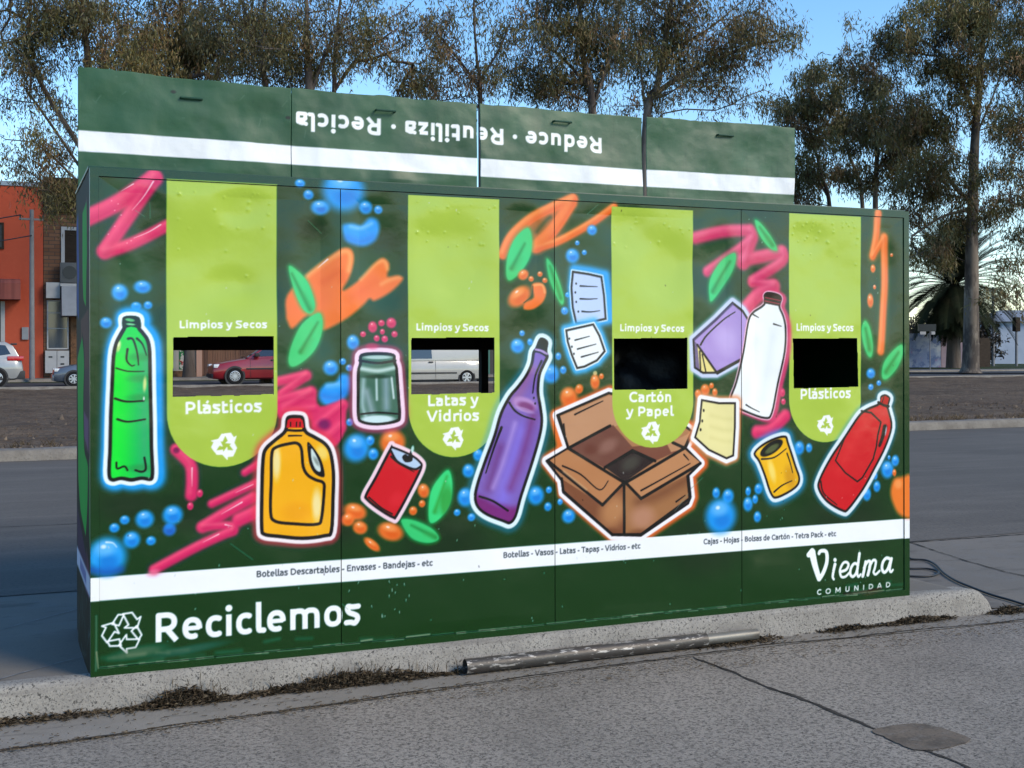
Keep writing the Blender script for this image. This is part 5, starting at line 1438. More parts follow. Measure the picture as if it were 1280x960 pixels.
('S',142,[(3121,943),(3196,924),(3246,918)],13.9,13.9,18.5,0.5,1,0),
('G',143,[(3393,849),(3445,895),(3528,929),(3601,938),(3622,898),(3669,774),(3695,698),(3663,647),(3552,601),(3505,619),(3459,729),(3424,804)],24,28.7,0.6,1),
('F',144,[(3393,849),(3445,895),(3528,929),(3601,938),(3622,898),(3669,774),(3695,698),(3663,647),(3552,601),(3505,619),(3459,729),(3424,804)],21.1,4.8,1,1),
('F',46,[(3393,849),(3445,895),(3528,929),(3601,938),(3622,898),(3669,774),(3695,698),(3663,647),(3552,601),(3505,619),(3459,729),(3424,804)],1.4,2.9,1,1),
('F',145,[(3393,849),(3445,895),(3528,929),(3601,938),(3622,898),(3669,774),(3695,698),(3663,647),(3552,601),(3505,619),(3459,729),(3424,804)],-11,3.8,1,1),
('M',[(3393,849),(3445,895),(3528,929),(3601,938),(3622,898),(3669,774),(3695,698),(3663,647),(3552,601),(3505,619),(3459,729),(3424,804)],-9.6,1),
('B',146,3511,749,25.3,76.4,-15,1,0.8),
('B',147,3631,709,40.9,77.3,-15,1,0.6),
('B',148,3434,860,30.2,28.4,0,1,0.7),
('M',None,0,0),
('B',149,3509,875,83.5,33.4,-26,0.15,1),
('B',150,3512,871,55.7,19.1,-26,0.6,1),
('S',46,[(3444,817),(3527,823),(3606,868)],10.2,4.8,1.9,1,1,0),
('S',46,[(3611,842),(3632,788),(3647,735)],9.1,4.8,1.9,1,1,0),
('S',46,[(3526,635),(3578,668),(3642,691)],10.2,4.8,1.9,1,1,0),
('G',151,[(4235,1107),(4150,1077),(4088,1037),(3988,918),(3900,814),(3823,693),(3817,635),(3876,561),(3980,505),(4024,514),(4119,617),(4204,740),(4278,856),(4325,968),(4308,1055),(4300,1087),(4314,1133),(4280,1154),(4246,1143)],25.2,20.2,0.35,1),
('F',152,[(4235,1107),(4150,1077),(4088,1037),(3988,918),(3900,814),(3823,693),(3817,635),(3876,561),(3980,505),(4024,514),(4119,617),(4204,740),(4278,856),(4325,968),(4308,1055),(4300,1087),(4314,1133),(4280,1154),(4246,1143)],23.2,5,1,1),
('F',46,[(4235,1107),(4150,1077),(4088,1037),(3988,918),(3900,814),(3823,693),(3817,635),(3876,561),(3980,505),(4024,514),(4119,617),(4204,740),(4278,856),(4325,968),(4308,1055),(4300,1087),(4314,1133),(4280,1154),(4246,1143)],1.5,3,1,1),
('F',153,[(4235,1107),(4150,1077),(4088,1037),(3988,918),(3900,814),(3823,693),(3817,635),(3876,561),(3980,505),(4024,514),(4119,617),(4204,740),(4278,856),(4325,968),(4308,1055),(4300,1087),(4314,1133),(4280,1154),(4246,1143)],-11.6,4,1,1),
('M',[(4235,1107),(4150,1077),(4088,1037),(3988,918),(3900,814),(3823,693),(3817,635),(3876,561),(3980,505),(4024,514),(4119,617),(4204,740),(4278,856),(4325,968),(4308,1055),(4300,1087),(4314,1133),(4280,1154),(4246,1143)],-10.1,1),
('S',154,[(4122,996),(3954,732)],50.1,50.1,50.1,0.4,1,0),
('M',None,0,0),
('F',155,[(4240,1107),(4252,1138),(4280,1147),(4306,1133),(4294,1092)],0,2,1,0),
('S',46,[(4229,1111),(4269,1093),(4303,1087)],14.5,14.5,2,1,1,0),
('S',46,[(4269,1138),(4257,1111)],5.1,5.1,1.5,1,1,0),
('S',46,[(4111,1064),(4178,1053),(4245,998),(4222,926),(4210,858),(4188,791),(4114,689),(4080,668),(3998,721),(3932,791),(3999,923)],11.1,8.1,2,1,0,0),
('S',46,[(4273,970),(4256,916),(4233,866)],30.6,17.4,5.1,1,1,0),
('B',156,4279,947,5.4,30.7,12,0.5,0.8),
('S',46,[(3834,679),(3855,611),(3942,545)],10.5,4.9,2,1,1,0),
('T', 3, 'Limpios y Secos', 377, 1508, 762, 1511, 34, 138),
('T', 3, 'Limpios y Secos', 1479, 1504, 1849, 1502, 34, 138),
('T', 3, 'Limpios y Secos', 2579, 1506, 2958, 1504, 36, 138),
('T', 3, 'Limpios y Secos', 3671, 1513, 4056, 1513, 39, 138),
('T', 3, 'Plásticos', 400, 1126, 736, 1130, 55, 134),
('T', 3, 'Latas y', 1536, 1140, 1794, 1142, 52, 134),
('T', 3, 'Vidrios', 1534, 1066, 1797, 1065, 52, 134),
('T', 3, 'Cartón', 2632, 1140, 2881, 1137, 53, 134),
('T', 3, 'y Papel', 2617, 1067, 2890, 1064, 50, 134),
('T', 3, 'Plásticos', 3699, 1137, 4037, 1139, 56, 134),
('R',574,982,55,1,0),
('R',1668,984,51,1,0),
('R',2760,982,53,1,0),
('R',3869,993,52,1,0),
('T', 157, 'Botellas Descartables - Envases - Bandejas - etc', 715, 378, 1557, 373, 29, 112),
('T', 157, 'Botellas - Vasos - Latas - Tapas - Vidrios - etc', 1928, 384, 2694, 382, 28, 112),
('T', 157, 'Cajas - Hojas - Bolsas de Cartón - Tetra Pack - etc', 3076, 379, 3935, 370, 28, 112),
('T', 158, 'Reciclemos', 267, 126, 1194, 124, 128, 134),
('R',135,184,88,0,0),
('S',159,[(3751,278),(3774,299)],29.6,29.6,1.5,1,1,0),
('S',159,[(3774,289),(3791,219),(3817,142)],44.6,29.7,1.5,1,1,0),
('S',159,[(3820,142),(3846,174),(3870,226),(3873,273),(3859,293),(3829,293),(3820,281)],25.4,19.4,1.5,1,1,0),
('S',159,[(3926,214),(3914,175),(3909,145),(3916,132)],19.5,13.5,1.5,1,1,0),
('S',159,[(3926,239),(3927,237)],21.1,21.1,1.5,1,1,0),
('S',159,[(3961,170),(4000,179),(4017,205),(4003,221),(3979,215),(3958,178),(3967,143),(3994,141),(4022,161)],16.6,13.6,1.5,1,1,0),
('S',159,[(4081,201),(4057,210),(4034,187),(4028,153),(4045,137),(4066,153),(4078,181)],16.7,16.7,1.5,1,1,0),
('S',159,[(4093,263),(4081,199),(4075,157),(4084,134),(4099,146)],18.3,13.7,1.5,1,1,0),
('S',159,[(4135,214),(4123,166),(4114,135)],18.4,19.9,1.5,1,1,0),
('S',159,[(4123,181),(4148,213),(4166,212),(4163,181),(4150,139)],16.9,20,1.5,1,1,0),
('S',159,[(4160,182),(4187,218),(4207,211),(4199,173),(4190,151),(4205,138),(4233,156)],17,13.9,1.5,1,1,0),
('S',159,[(4310,217),(4282,225),(4257,203),(4250,167),(4266,145),(4290,161),(4310,202)],18.6,18.6,1.5,1,1,0),
('S',159,[(4319,219),(4308,177),(4306,153),(4316,144),(4328,154)],18.7,14,1.5,1,1,0),
('T', 160, 'C  O  M  U  N  I  D  A  D', 3804, 53, 4310, 58, 30, 135),
('S',161,[(3988,45),(4087,46),(4245,57)],11.1,11.1,6.1,0.6,1,0),
('S',162,[(956,2010),(1019,1954)],2.6,2.6,1.9,0.7,1,0),
('S',162,[(250,2061),(253,1991)],2.4,2.4,1.7,0.7,1,0),
('S',162,[(190,2023),(230,1997)],2.4,2.4,1.7,0.7,1,0),
('S',162,[(2898,563),(2982,652)],3.2,3.2,2.3,0.7,1,0),
('S',162,[(598,539),(698,460)],2.5,2.5,1.8,0.7,1,0),
('S',162,[(2996,676),(3070,732)],3.2,3.2,2.3,0.7,1,0),
('S',162,[(2395,2100),(2455,2151)],3,3,2.2,0.7,1,0),
('S',162,[(1112,226),(1139,198)],2.6,2.6,1.9,0.7,1,0),
('B',163,198,88,145.3,30.8,-6,1,0.55),
('B',164,419,80,186,21.1,-6,1,0.4),
('S',165,[(21,29),(23,160),(23,264)],6.7,6.7,4.7,0.6,1,0),
('S',166,[(31,38),(24,108)],6.7,6.7,3.4,0.7,1,0),
('B',167,4171,35,107.5,20.3,-6,1,0.5),
('B',167,147,-9,50.6,10.2,-6,1,0.5)]
SIDE = [
('F',168,[(20,2060),(150,2100),(200,1760),(60,1720)],0,14,1,0),
('F',169,[(20,1720),(160,1760),(190,1560),(40,1600)],0,14,1,0),
('F',170,[(700,2080),(830,2100),(860,1900),(800,1950)],0,14,1,0),
('F',171,[(480,2060),(800,2080),(790,1840),(690,1600),(520,1650),(480,1850)],0,14,1,0),
('F',172,[(300,1560),(850,1600),(880,1300),(400,1330)],0,14,1,0),
('F',173,[(650,1330),(950,1330),(930,950),(560,960)],0,14,1,0),
('F',174,[(600,1130),(860,1100),(840,960),(600,1010)],0,14,1,0),
('F',175,[(60,1370),(430,1480),(600,1340),(560,1040),(600,950),(820,900),(790,700),(700,560),(300,640),(90,800)],0,14,1,0),
('F',176,[(880,900),(990,1000),(990,450),(900,600)],0,14,1,0),
('F',177,[(40,640),(350,560),(700,480),(720,300),(50,380)],0,14,1,0),
('F',178,[(720,520),(900,450),(880,300),(720,320)],0,14,1,0),
('F',179,[(0,420),(1022,420),(1022,325),(0,325)],0,14,1,0),
('F',180,[(250,400),(700,400),(700,345),(250,345)],0,14,1,0),
('S',181,[(430,1480),(600,1340),(560,1040),(600,950),(820,900),(790,700),(700,560)],26,20,12,1,1,0),
('S',181,[(480,2060),(480,1850),(520,1650),(690,1600)],26,20,12,1,1,0),
('S',181,[(870,900),(880,600),(900,450)],26,20,12,1,1,0),
('S',181,[(60,1370),(90,800),(300,640)],26,20,12,1,1,0),
('S',181,[(200,2120),(220,1600)],26,20,12,1,1,0),
('S',182,[(927,163),(1027,209)],12,4,8,0.5,1,0),
('S',182,[(406,244),(415,131)],11,4,8,0.5,1,0),
('S',182,[(890,153),(909,189)],17,4,8,0.5,1,0),
('S',182,[(400,291),(466,268)],12,4,8,0.5,1,0),
('S',182,[(708,283),(731,276)],10,4,8,0.5,1,0),
('S',182,[(514,160),(460,214)],7,4,8,0.5,1,0),
('S',182,[(540,199),(451,268)],7,4,8,0.5,1,0),
('S',182,[(915,157),(856,101)],7,4,8,0.5,1,0),
('S',182,[(697,235),(742,295)],9,4,8,0.5,1,0),
('S',182,[(217,81),(182,65)],9,4,8,0.5,1,0),
('S',182,[(740,31),(722,63)],15,4,8,0.5,1,0),
('S',182,[(313,125),(360,33)],10,4,8,0.5,1,0),
('S',182,[(519,287),(498,299)],8,4,8,0.5,1,0),
('S',182,[(802,50),(812,48)],16,4,8,0.5,1,0),
('S',182,[(274,42),(228,-46)],7,4,8,0.5,1,0),
('S',182,[(525,39),(636,16)],13,4,8,0.5,1,0),
('S',182,[(141,200),(39,66)],8,4,8,0.5,1,0),
('S',182,[(643,179),(788,106)],7,4,8,0.5,1,0),
('S',182,[(126,127),(37,23)],13,4,8,0.5,1,0),
('S',182,[(508,160),(466,247)],12,4,8,0.5,1,0),
('S',182,[(146,61),(214,97)],14,4,8,0.5,1,0),
('S',182,[(529,126),(594,181)],7,4,8,0.5,1,0),
('S',182,[(328,136),(359,37)],15,4,8,0.5,1,0),
('S',182,[(640,22),(676,21)],16,4,8,0.5,1,0),
('S',182,[(394,174),(339,204)],14,4,8,0.5,1,0),
('S',182,[(607,167),(610,325)],5,4,8,0.5,1,0)]
LIDS = [
('F',183,[(9,330),(1100,321),(2196,317),(3286,314),(4384,319),(4384,213),(3286,209),(2196,213),(1099,219),(9,223)],0,0,1,0),
('T', 184, 'Reduce · Reutiliza · Recicla', 2998, 491, 1126, 510, 94, 146),
('B',185,1083,470,16,10,0,0.6,0.8),
('B',185,1062,95,16,10,0,0.6,0.8),
('B',185,480,560,16,10,0,0.6,0.8),
('B',185,2960,140,16,10,0,0.6,0.8),
('B',185,980,120,16,10,0,0.6,0.8)]
KL, KH, KD = 4.4452, 2.2, 1.0217
front = Sheet(4445, 2200, (4,62,36)).run(MURAL, PAL)
# random chips, drips and the scuffed bottom edge, where primer and dirt show
fr = np.random.default_rng(4)
for i in range(150):
    x = fr.uniform(60,4380); y = fr.uniform(60,2150) if fr.random() < .5 else fr.uniform(40,700)
    front.stroke((196,205,196) if fr.random() < .7 else (40,30,26), [(x,y),(x+fr.uniform(-3,3),y-fr.uniform(0,8))], *([fr.uniform(2,4.5)]*2), 1, .75, 0, 0)
for i in range(16):
    x = fr.uniform(1100,1440); y = fr.uniform(130,330); front.stroke((215,222,215), [(x,y),(x-fr.uniform(-4,4),y-fr.uniform(4,14))], 3, 2, 1, .85, 0, 0)
x = 40.0
while x < 4390:
    n = fr.uniform(25,120); yb = 38+fr.normal(0,2)
    front.stroke((150,158,132), [(x,yb),(x+n,yb+fr.normal(0,2))], *([fr.uniform(3,8)]*2), 4, fr.uniform(.45,.95), 0, 0)
    if fr.random() < .65 and (x < 1300 or x > 3800):
        yy = yb+fr.uniform(4,55); front.stroke((120,132,104), [(x,yy),(x+n,yy+fr.normal(0,3))], *([fr.uniform(4,16)]*2), 14, fr.uniform(.2,.6), 0, 0)
    x += n*fr.uniform(.6,1.2)
side = Sheet(1022, 2200, (24,40,36), 4.0).run(SIDE, PAL)
lids = Sheet(4385, 650, (46,84,58), 3.0)
for i in range(60):
    lids.blob((32,66,44) if i % 2 else (62,98,72), fr.uniform(0,4385), fr.uniform(0,650), fr.uniform(60,260), fr.uniform(40,160), fr.uniform(-30,30), 1, .35)
for i in range(26):
    lids.blob((96,104,84), fr.uniform(2300,4385), fr.uniform(40,640), fr.uniform(30,120), fr.uniform(30,200), 0, 1, .28)
for i in range(120):
    x = fr.uniform(0,4380); z = fr.uniform(60,640); lids.stroke((26,52,40) if fr.random() < .6 else (120,140,128), [(x,z),(x+fr.normal(0,14),z-fr.uniform(0,40))], fr.uniform(1,5), 2, 4, .4, 0, 0)
for i in range(60):
    x = fr.uniform(3000,4380); z = fr.uniform(150,640); lids.stroke((30,62,46), [(x,z),(x+fr.normal(0,3),z-fr.uniform(60,260))], fr.uniform(3,10), 3, 10, .3, 0, 0)
lids.run(LIDS, PAL)

# ---------------------------------------------------------------- recycling kiosk
def paint_extra(nt, b):
    b.inputs['Coat IOR'].default_value = 1.45
m_paint = material('painted_sheet_metal', (1,1,1), 0.2, attr='paint', bump=[(6,0.12,0.02),(28,0.05,0.004),(170,0.04,0.0015)], spec=0.5)
m_end = material('flat_painted_end', (1,1,1), 0.7, attr='paint', spec=0.12)
m_lid = material('weathered_painted_sheet', (1,1,1), 0.46, attr='paint', bump=[(5,0.15,0.02,(1,1,1.6)),(40,0.12,0.004),(140,0.08,0.002)], var=[(6,(0.10,0.13,0.10),0.25,0.5,0.8,(1,1,0.25))])
m_green = material('dark_green_enamel', (0.006,0.045,0.022), 0.45, bump=[(40,0.08,0.003)], var=[(8,(0.05,0.07,0.05),0.35,0.6,0.8)])
m_in = material('near_black_interior', (0.012,0.011,0.011), 0.9)  # even near-black paint for the inside, also used behind the seams
m_steel = material('scuffed_steel', (0.06,0.056,0.052), 0.5, metal=0.35, var=[(20,(0.06,0.05,0.045),0.9,0.42,0.62,(0.2,1,1)),(60,(0.40,0.38,0.36),0.9,0.56,0.62,(0.25,1,1))], bump=[(50,0.4,0.003)])
m_black = material('black_rubber', (0.012,0.012,0.013), 0.55)
m_bag = material('black_plastic_bag', (0.005,0.006,0.010), 0.6, bump=[(9,0.7,0.03)])

SLOTS = [[(351.0, 1469.0), (793.0, 1475.0), (795.0, 1209.0), (345.0, 1203.0)], [(1454.0, 1469.0), (1881.0, 1471.0), (1881.0, 1200.0), (1452.0, 1196.0)], [(2542.0, 1468.0), (2980.0, 1473.0), (2981.0, 1204.0), (2544.0, 1203.0)], [(3647.0, 1470.0), (4083.0, 1474.0), (4092.0, 1201.0), (3656.0, 1196.0)]]
SEAMS = [1108.2, 2207.9, 3314.4]
def dent(U, Vv):
    """dents and waviness of the thin sheet, metres inwards, U,V in mm"""
    d = 0.010*(vnoise(U, Vv, 1/420, 21)-0.5) + 0.0042*(vnoise(U, Vv, 1/170, 22)-0.5) + 0.0008*(vnoise(U,Vv,1/60,23)-0.5)
    for (x, y, rx, ry, a) in [(1660,1850,200,190,0.017),(1560,2060,80,70,-0.004),(2840,1850,160,170,0.014),(2640,2010,120,110,0.008),(560,1800,250,220,0.020),(650,2060,110,80,0.008),(610,1690,120,80,0.007),(400,1560,150,120,0.006),
            (3870,1800,230,230,0.012),(3740,2020,120,80,0.006),(1290,1830,140,260,0.014),(1010,1800,110,230,0.013),(200,1700,130,220,0.012),(240,1980,110,130,0.008),(2300,1800,200,230,0.011),(2050,1980,120,150,0.009),(3180,1850,130,180,0.013),(3420,1500,150,300,0.010),(4280,1800,110,260,0.012),(1180,1480,200,120,0.010),(2130,1480,150,130,0.008),
            (900,700,260,190,0.006),(2100,500,300,180,0.005),(3400,480,300,200,0.005),(1250,1450,130,200,-0.004)]:
        r2 = ((U-x)/rx)**2 + ((Vv-y)/ry)**2
        d = d + a*np.exp(-r2**1.6)
    rb = np.random.default_rng(77)          # paint blisters along the top of the chutes
    for _ in range(130):
        k = rb.integers(0,4); x = [330,1450,2545,3635][k]+rb.random()*460; y = 2150-abs(rb.normal(0,110)); rr = rb.uniform(4,9)
        if U.min() < x < U.max():
            m_ = (np.abs(U-x) < 30) & (np.abs(Vv-y) < 30); d[m_] -= rb.uniform(.0005,.0016)*np.exp(-((U[m_]-x)**2+(Vv[m_]-y)**2)/rr**2)
    return d
def sheet_grid(name, u0, u1, v0, v1, y, canvas, parent, holes=(), disp=None, res=3.0, mat=None, thick=0.0015):
    """front-facing painted sheet with real openings; canvas in mm"""
    nu = max(2, int(round((u1-u0)/res))+1); nv = max(2, int(round((v1-v0)/res))+1)
    us = np.linspace(u0, u1, nu); vs = np.linspace(v0, v1, nv); U, Vv = np.meshgrid(us, vs)
    D_ = np.zeros_like(U)
    if disp is not None:
        edge = np.minimum(np.minimum(U-u0, u1-U)/90.0, np.minimum(Vv-v0, v1-Vv)/60.0).clip(0, 1)
        D_ = disp(U, Vv)*edge
    col = canvas.sample(U, Vv)
    V = np.stack([U/1000, y+D_, Vv/1000], -1).reshape(-1, 3)
    i = np.arange((nu-1)*(nv-1)); r = i//(nu-1); c = i % (nu-1); a = r*nu+c
    Q = np.stack([a, a+1, a+nu+1, a+nu], 1)
    if len(holes):
        cx = ((us[:-1]+us[1:])/2)[c]; cy = ((vs[:-1]+vs[1:])/2)[r]; keep = np.ones(len(Q), bool)
        for h_ in holes:
            hp = spline([p for p in h_], False, 1) if False else np.asarray(h_, float)
            wob = 4*(vnoise(cx, cy*0+7, 1/45, 31)-0.5)*(cy < 1300)
            keep &= ~(Sheet.sd(cx, cy+wob, hp) < 0)
        Q = Q[keep]
    return raw_mesh(name, V, Q, mat or m_paint, parent, smooth=True, colattr=col.reshape(-1, 4))

kiosk = thing('recycling_kiosk', 'long dark green recycling kiosk painted with spray-can bottles, boxes and lime chutes', 'recycling bin', (0,0,0))
E0 = 36.0      # frame width mm
# frame: four painted rails proud of the doors
for (u0,u1,v0,v1) in [(0,E0,0,2200),(4445-E0,4445,0,2200),(E0,4445-E0,2200-E0,2200),(E0,4445-E0,0,E0)]:
    f_ = sheet_grid('front_rail', u0, u1, v0, v1, 0.0, front, kiosk, res=3.0)
    vv = [(u0/1000,v0/1000),(u1/1000,v0/1000),(u1/1000,v1/1000),(u0/1000,v1/1000)]
    MB().prism([(a,b) for a,b in vv], 'y', 0.0006, 0.04).build('rail_core', m_green, f_)
edges = [E0] + SEAMS + [4445-E0]
for k in range(4):
    a = edges[k] + (2.0 if k else 1.0); b = edges[k+1] - (2.0 if k < 3 else 1.0)
    dp = sheet_grid('door_panel', a, b, E0+2, 2200-E0-3, 0.006, front, kiosk, holes=[SLOTS[k]], disp=dent)
    dp['label'] = ['door with the plastics chute, green bottle and yellow jug','door with the cans and glass chute, jar, red can and purple bottle','door with the card and paper chute and cardboard box','door with the plastics chute, red jug and municipality lettering'][k]
    # turned-in lip of the opening
    h_ = SLOTS[k]; mb = MB()
    for (p, q) in zip(h_, h_[1:]+h_[:1]):
        cxm = sum(c[0] for c in h_)/4; cym = sum(c[1] for c in h_)/4
        ins = lambda t: ((t[0]+(cxm-t[0])*0.004)/1000, (t[1]+(cym-t[1])*0.01)/1000)
        (x0,z0),(x1,z1) = ins(p), ins(q)
        mb.add([(x0,0.008,z0),(x1,0.008,z1),(x1,0.016,z1),(x0,0.016,z0)],[(0,1,2,3)])
    mb.build('chute_lip', m_green, dp)
# dark folded edge behind the doors and their seams
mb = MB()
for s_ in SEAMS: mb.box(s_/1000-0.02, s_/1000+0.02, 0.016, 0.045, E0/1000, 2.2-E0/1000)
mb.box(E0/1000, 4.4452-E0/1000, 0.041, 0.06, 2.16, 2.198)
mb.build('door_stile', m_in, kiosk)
# painted left end
nu, nv = 257, 551
S_, V_ = np.meshgrid(np.linspace(0,1022,nu), np.linspace(0,2200,nv))
bow = 0.012*(vnoise(S_,V_,1/300,41)-0.5)*np.clip(np.minimum(S_,1022-S_)/120,0,1) - 0.018*smooth01(300,40,V_)*np.sin(np.pi*S_/1022)
i = np.arange((nu-1)*(nv-1)); r = i//(nu-1); c = i % (nu-1); a = r*nu+c
raw_mesh('end_panel', np.stack([-0.0015+bow*0.6+0.004, KD-S_/1000*(KD-0.001)/1.022, V_/1000],-1).reshape(-1,3), np.stack([a,a+1,a+nu+1,a+nu],1), m_end, kiosk, True, side.sample(S_,V_).reshape(-1,4))
MB().box(4.4422,4.4452,0.041,KD,0,2.198).build('end_panel', m_green, kiosk)['label'] = 'plain dark green end wall'
MB().box(-0.004,4.449,0.041,KD-0.03,2.2005,2.212).build('roof', m_green, kiosk, bevel=0.003)
MB().box(0.012,4.44,0.045,KD-0.012,0.003,0.03).build('floor_tray', m_in, kiosk)
# back wall: two clear gaps behind the first chutes, posts between
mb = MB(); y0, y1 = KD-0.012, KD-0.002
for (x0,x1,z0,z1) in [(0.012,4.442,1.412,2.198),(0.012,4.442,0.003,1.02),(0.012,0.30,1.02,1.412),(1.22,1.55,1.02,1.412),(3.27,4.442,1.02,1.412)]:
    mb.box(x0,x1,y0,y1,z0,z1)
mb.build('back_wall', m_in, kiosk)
MB().box(2.190,2.232,KD-0.06,KD-0.014,0.03,2.19).build('back_post', m_in, kiosk)
MB().box(3.262,3.292,KD-0.06,KD-0.014,0.03,2.19).build('back_post', m_in, kiosk)
MB().box(0.012,4.44,0.06,KD-0.02,2.15,2.19).build('roof_frame', m_in, kiosk)
MB().box(3.36,3.375,0.06,KD-0.02,0.03,2.14).build('divider', m_in, kiosk)
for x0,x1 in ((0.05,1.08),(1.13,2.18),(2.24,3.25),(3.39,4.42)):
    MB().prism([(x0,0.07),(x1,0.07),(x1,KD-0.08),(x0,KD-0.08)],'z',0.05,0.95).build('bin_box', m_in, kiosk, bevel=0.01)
# lids
lx = [0.010, 1.101, 2.190, 3.279, 4.380]
tops = [(2.846,2.826),(2.832,2.832),(2.836,2.834),(2.838,2.848)]
lid_names = ['first folded-up roof lid from the left, stripe only, large dents','folded-up roof lid with upside-down word Recicla','folded-up roof lid with upside-down word Reduce','last folded-up roof lid, weather-streaked, stripe only']
for k in range(4):
    x0 = lx[k] + (0.0 if k == 0 else 0.002 if k == 1 else 0.012); x1 = lx[k+1] - 0.003*(k < 1) - (0.011 if k in (1,2) else 0)
    nu = int((x1-x0)/0.004); nv = 161
    X, T_ = np.meshgrid(np.linspace(x0,x1,nu), np.linspace(0,1,nv))
    ztop = tops[k][0] + (tops[k][1]-tops[k][0])*(X-x0)/(x1-x0) + 0.010*(vnoise(X*1000,X*0+k,1/180,51)-0.5) + 0.006*(vnoise(X*1000,X*0+k+3,1/40,52)-0.5)
    Z = 2.213 + (ztop-2.213)*T_
    W = X*1000; Zm = Z*1000
    dd = 0.018*(vnoise(W,Zm,1/380,61)-0.5)+0.012*(vnoise(W,Zm,1/140,62)-0.5)+0.002*(vnoise(W,Zm,1/45,63)-0.5)
    if k == 1: dd = dd - 0.016*np.exp(-(((W-1700)/190)**2+((Zm-2330)/90)**2)**1.5) + 0.010*np.exp(-(((W-2060)/90)**2+((Zm-2300)/80)**2))
    dd = dd*np.clip(T_*4,0,1) - 0.010*T_*(k==0) + 0.006*T_*(k==1) + 0.014*T_*(k==2) - 0.006*T_*(k==3)
    Y = KD-0.022 + dd
    col = lids.sample(W, Zm-2200)
    i = np.arange((nu-1)*(nv-1)); r = i//(nu-1); c = i % (nu-1); a = r*nu+c
    n0 = nu*nv
    V = np.concatenate([np.stack([X,Y,Z],-1).reshape(-1,3), np.stack([X,Y+0.004,Z],-1).reshape(-1,3)])
    Q = np.concatenate([np.stack([a,a+1,a+nu+1,a+nu],1), n0+np.stack([a,a+nu,a+nu+1,a+1],1)])
    e_ = []
    for j in range(nv-1): e_ += [(j*nu,(j+1)*nu,n0+(j+1)*nu,n0+j*nu),(j*nu+nu-1,n0+j*nu+nu-1,n0+(j+1)*nu+nu-1,(j+1)*nu+nu-1)]
    t0 = (nv-1)*nu
    for j in range(nu-1): e_.append((t0+j,t0+j+1,n0+t0+j+1,n0+t0+j))
    Q = np.concatenate([Q, np.array(e_)])
    ld = raw_mesh('roof_lid', V, Q, m_lid, kiosk, True, np.concatenate([col.reshape(-1,4)]*2))
    ld['label'] = lid_names[k]
    hx = [0.571, 1.63, 2.72, 3.85][k]; hz = [2.733,2.748,2.765,2.76][k]
    MB().tube([(hx-0.055,KD-0.02,hz),(hx-0.055,KD-0.042,hz-0.002),(hx+0.055,KD-0.042,hz-0.002),(hx+0.055,KD-0.02,hz)], 0.0065, 8).build('handle', m_green, ld, smooth=True)
MB().box(1.085,1.117,KD-0.006,KD-0.003,2.21,2.80).build('seam_strip', m_in, kiosk)
MB().box(0.01,4.38,KD-0.03,KD-0.008,2.206,2.2165).build('lid_hinge', m_green, kiosk)
# rubbish inside the third bay
bmx = bmesh.new(); bmesh.ops.create_icosphere(bmx, subdivisions=4, radius=1.0)
for v in bmx.verts:
    p = v.co.copy(); n_ = 1+0.16*math.sin(5*p.x+2)*math.cos(4*p.y)+0.08*math.sin(11*p.z+3*p.x)
    v.co = Vector((p.x*0.30*n_, p.y*0.26*n_, p.z*0.36*n_))
me = bpy.data.meshes.new('rubbish_bag'); bmx.to_mesh(me); bmx.free(); me.shade_smooth(); me.materials.append(m_bag)
bag = bpy.data.objects.new('rubbish_bag', me); COL.objects.link(bag); bag.location = (3.02,0.60,1.13)
# bag sits on the bin box top
tag(bag, 'black plastic rubbish bag filling the card and paper chute', 'bag')
# ---------------------------------------------------------------- pipe, cable and dry litter by the kerb
pr = thing('steel_pipe', 'scuffed rusty steel pipe with a thinner pipe in it lying along the kerb', 'pipe', (1.66,-0.10,-0.1))
ax = [Vector((1.68,-0.112,-0.098)), Vector((3.02,-0.098,-0.098))]
d_ = (ax[1]-ax[0]).normalized()
def hollow(p, q, r, wall, n=24):
    mb = MB(); u = (q-p).normalized(); s1 = u.cross(Vector((0,0,1))).normalized(); s2 = u.cross(s1)
    L_ = (q-p).length; st = [0, .006] + [L_*i/24 for i in range(1,24)] + [L_-.006, L_]
    vs = []; rr = random.Random(4)
    for t in st:
        for j in range(n):
            a = 2*math.pi*j/n; k = r*(1+0.012*math.sin(3*a+t*7)); vs.append(p+u*t+(s1*math.cos(a)+s2*math.sin(a))*k)
    m_ = len(st); fs = [(i*n+j,i*n+(j+1)%n,(i+1)*n+(j+1)%n,(i+1)*n+j) for i in range(m_-1) for j in range(n)]
    b = len(vs)
    for t in (0, 0.25, L_-0.25, L_):
        for j in range(n):
            a = 2*math.pi*j/n; vs.append(p+u*t+(s1*math.cos(a)+s2*math.sin(a))*(r-wall))
    for i in (0,2): fs += [(b+i*n+j,b+(i+1)*n+j,b+(i+1)*n+(j+1)%n,b+i*n+(j+1)%n) for j in range(n)]
    fs += [(j,b+j,b+(j+1)%n,(j+1)%n) for j in range(n)]
    e = (m_-1)*n; fs += [(e+j,e+(j+1)%n,b+3*n+(j+1)%n,b+3*n+j) for j in range(n)]
    mb.add(vs, fs); return mb
o = hollow(ax[0], ax[1], 0.036, 0.004).build('outer_tube', m_steel, smooth=True); o.parent = pr; o.matrix_parent_inverse = Matrix.Translation(-pr.location)
m_steel2 = material('pale_worn_steel', (0.17,0.165,0.15), 0.5, metal=0.4, var=[(18,(0.07,0.06,0.05),0.9,0.45,0.66,(0.2,1,1))], bump=[(50,0.3,0.002)])
o = hollow(ax[1]-d_*0.3, ax[1]+d_*0.32, 0.028, 0.004).build('inner_tube', m_steel2, smooth=True); o.parent = pr; o.matrix_parent_inverse = Matrix.Translation(-pr.location)

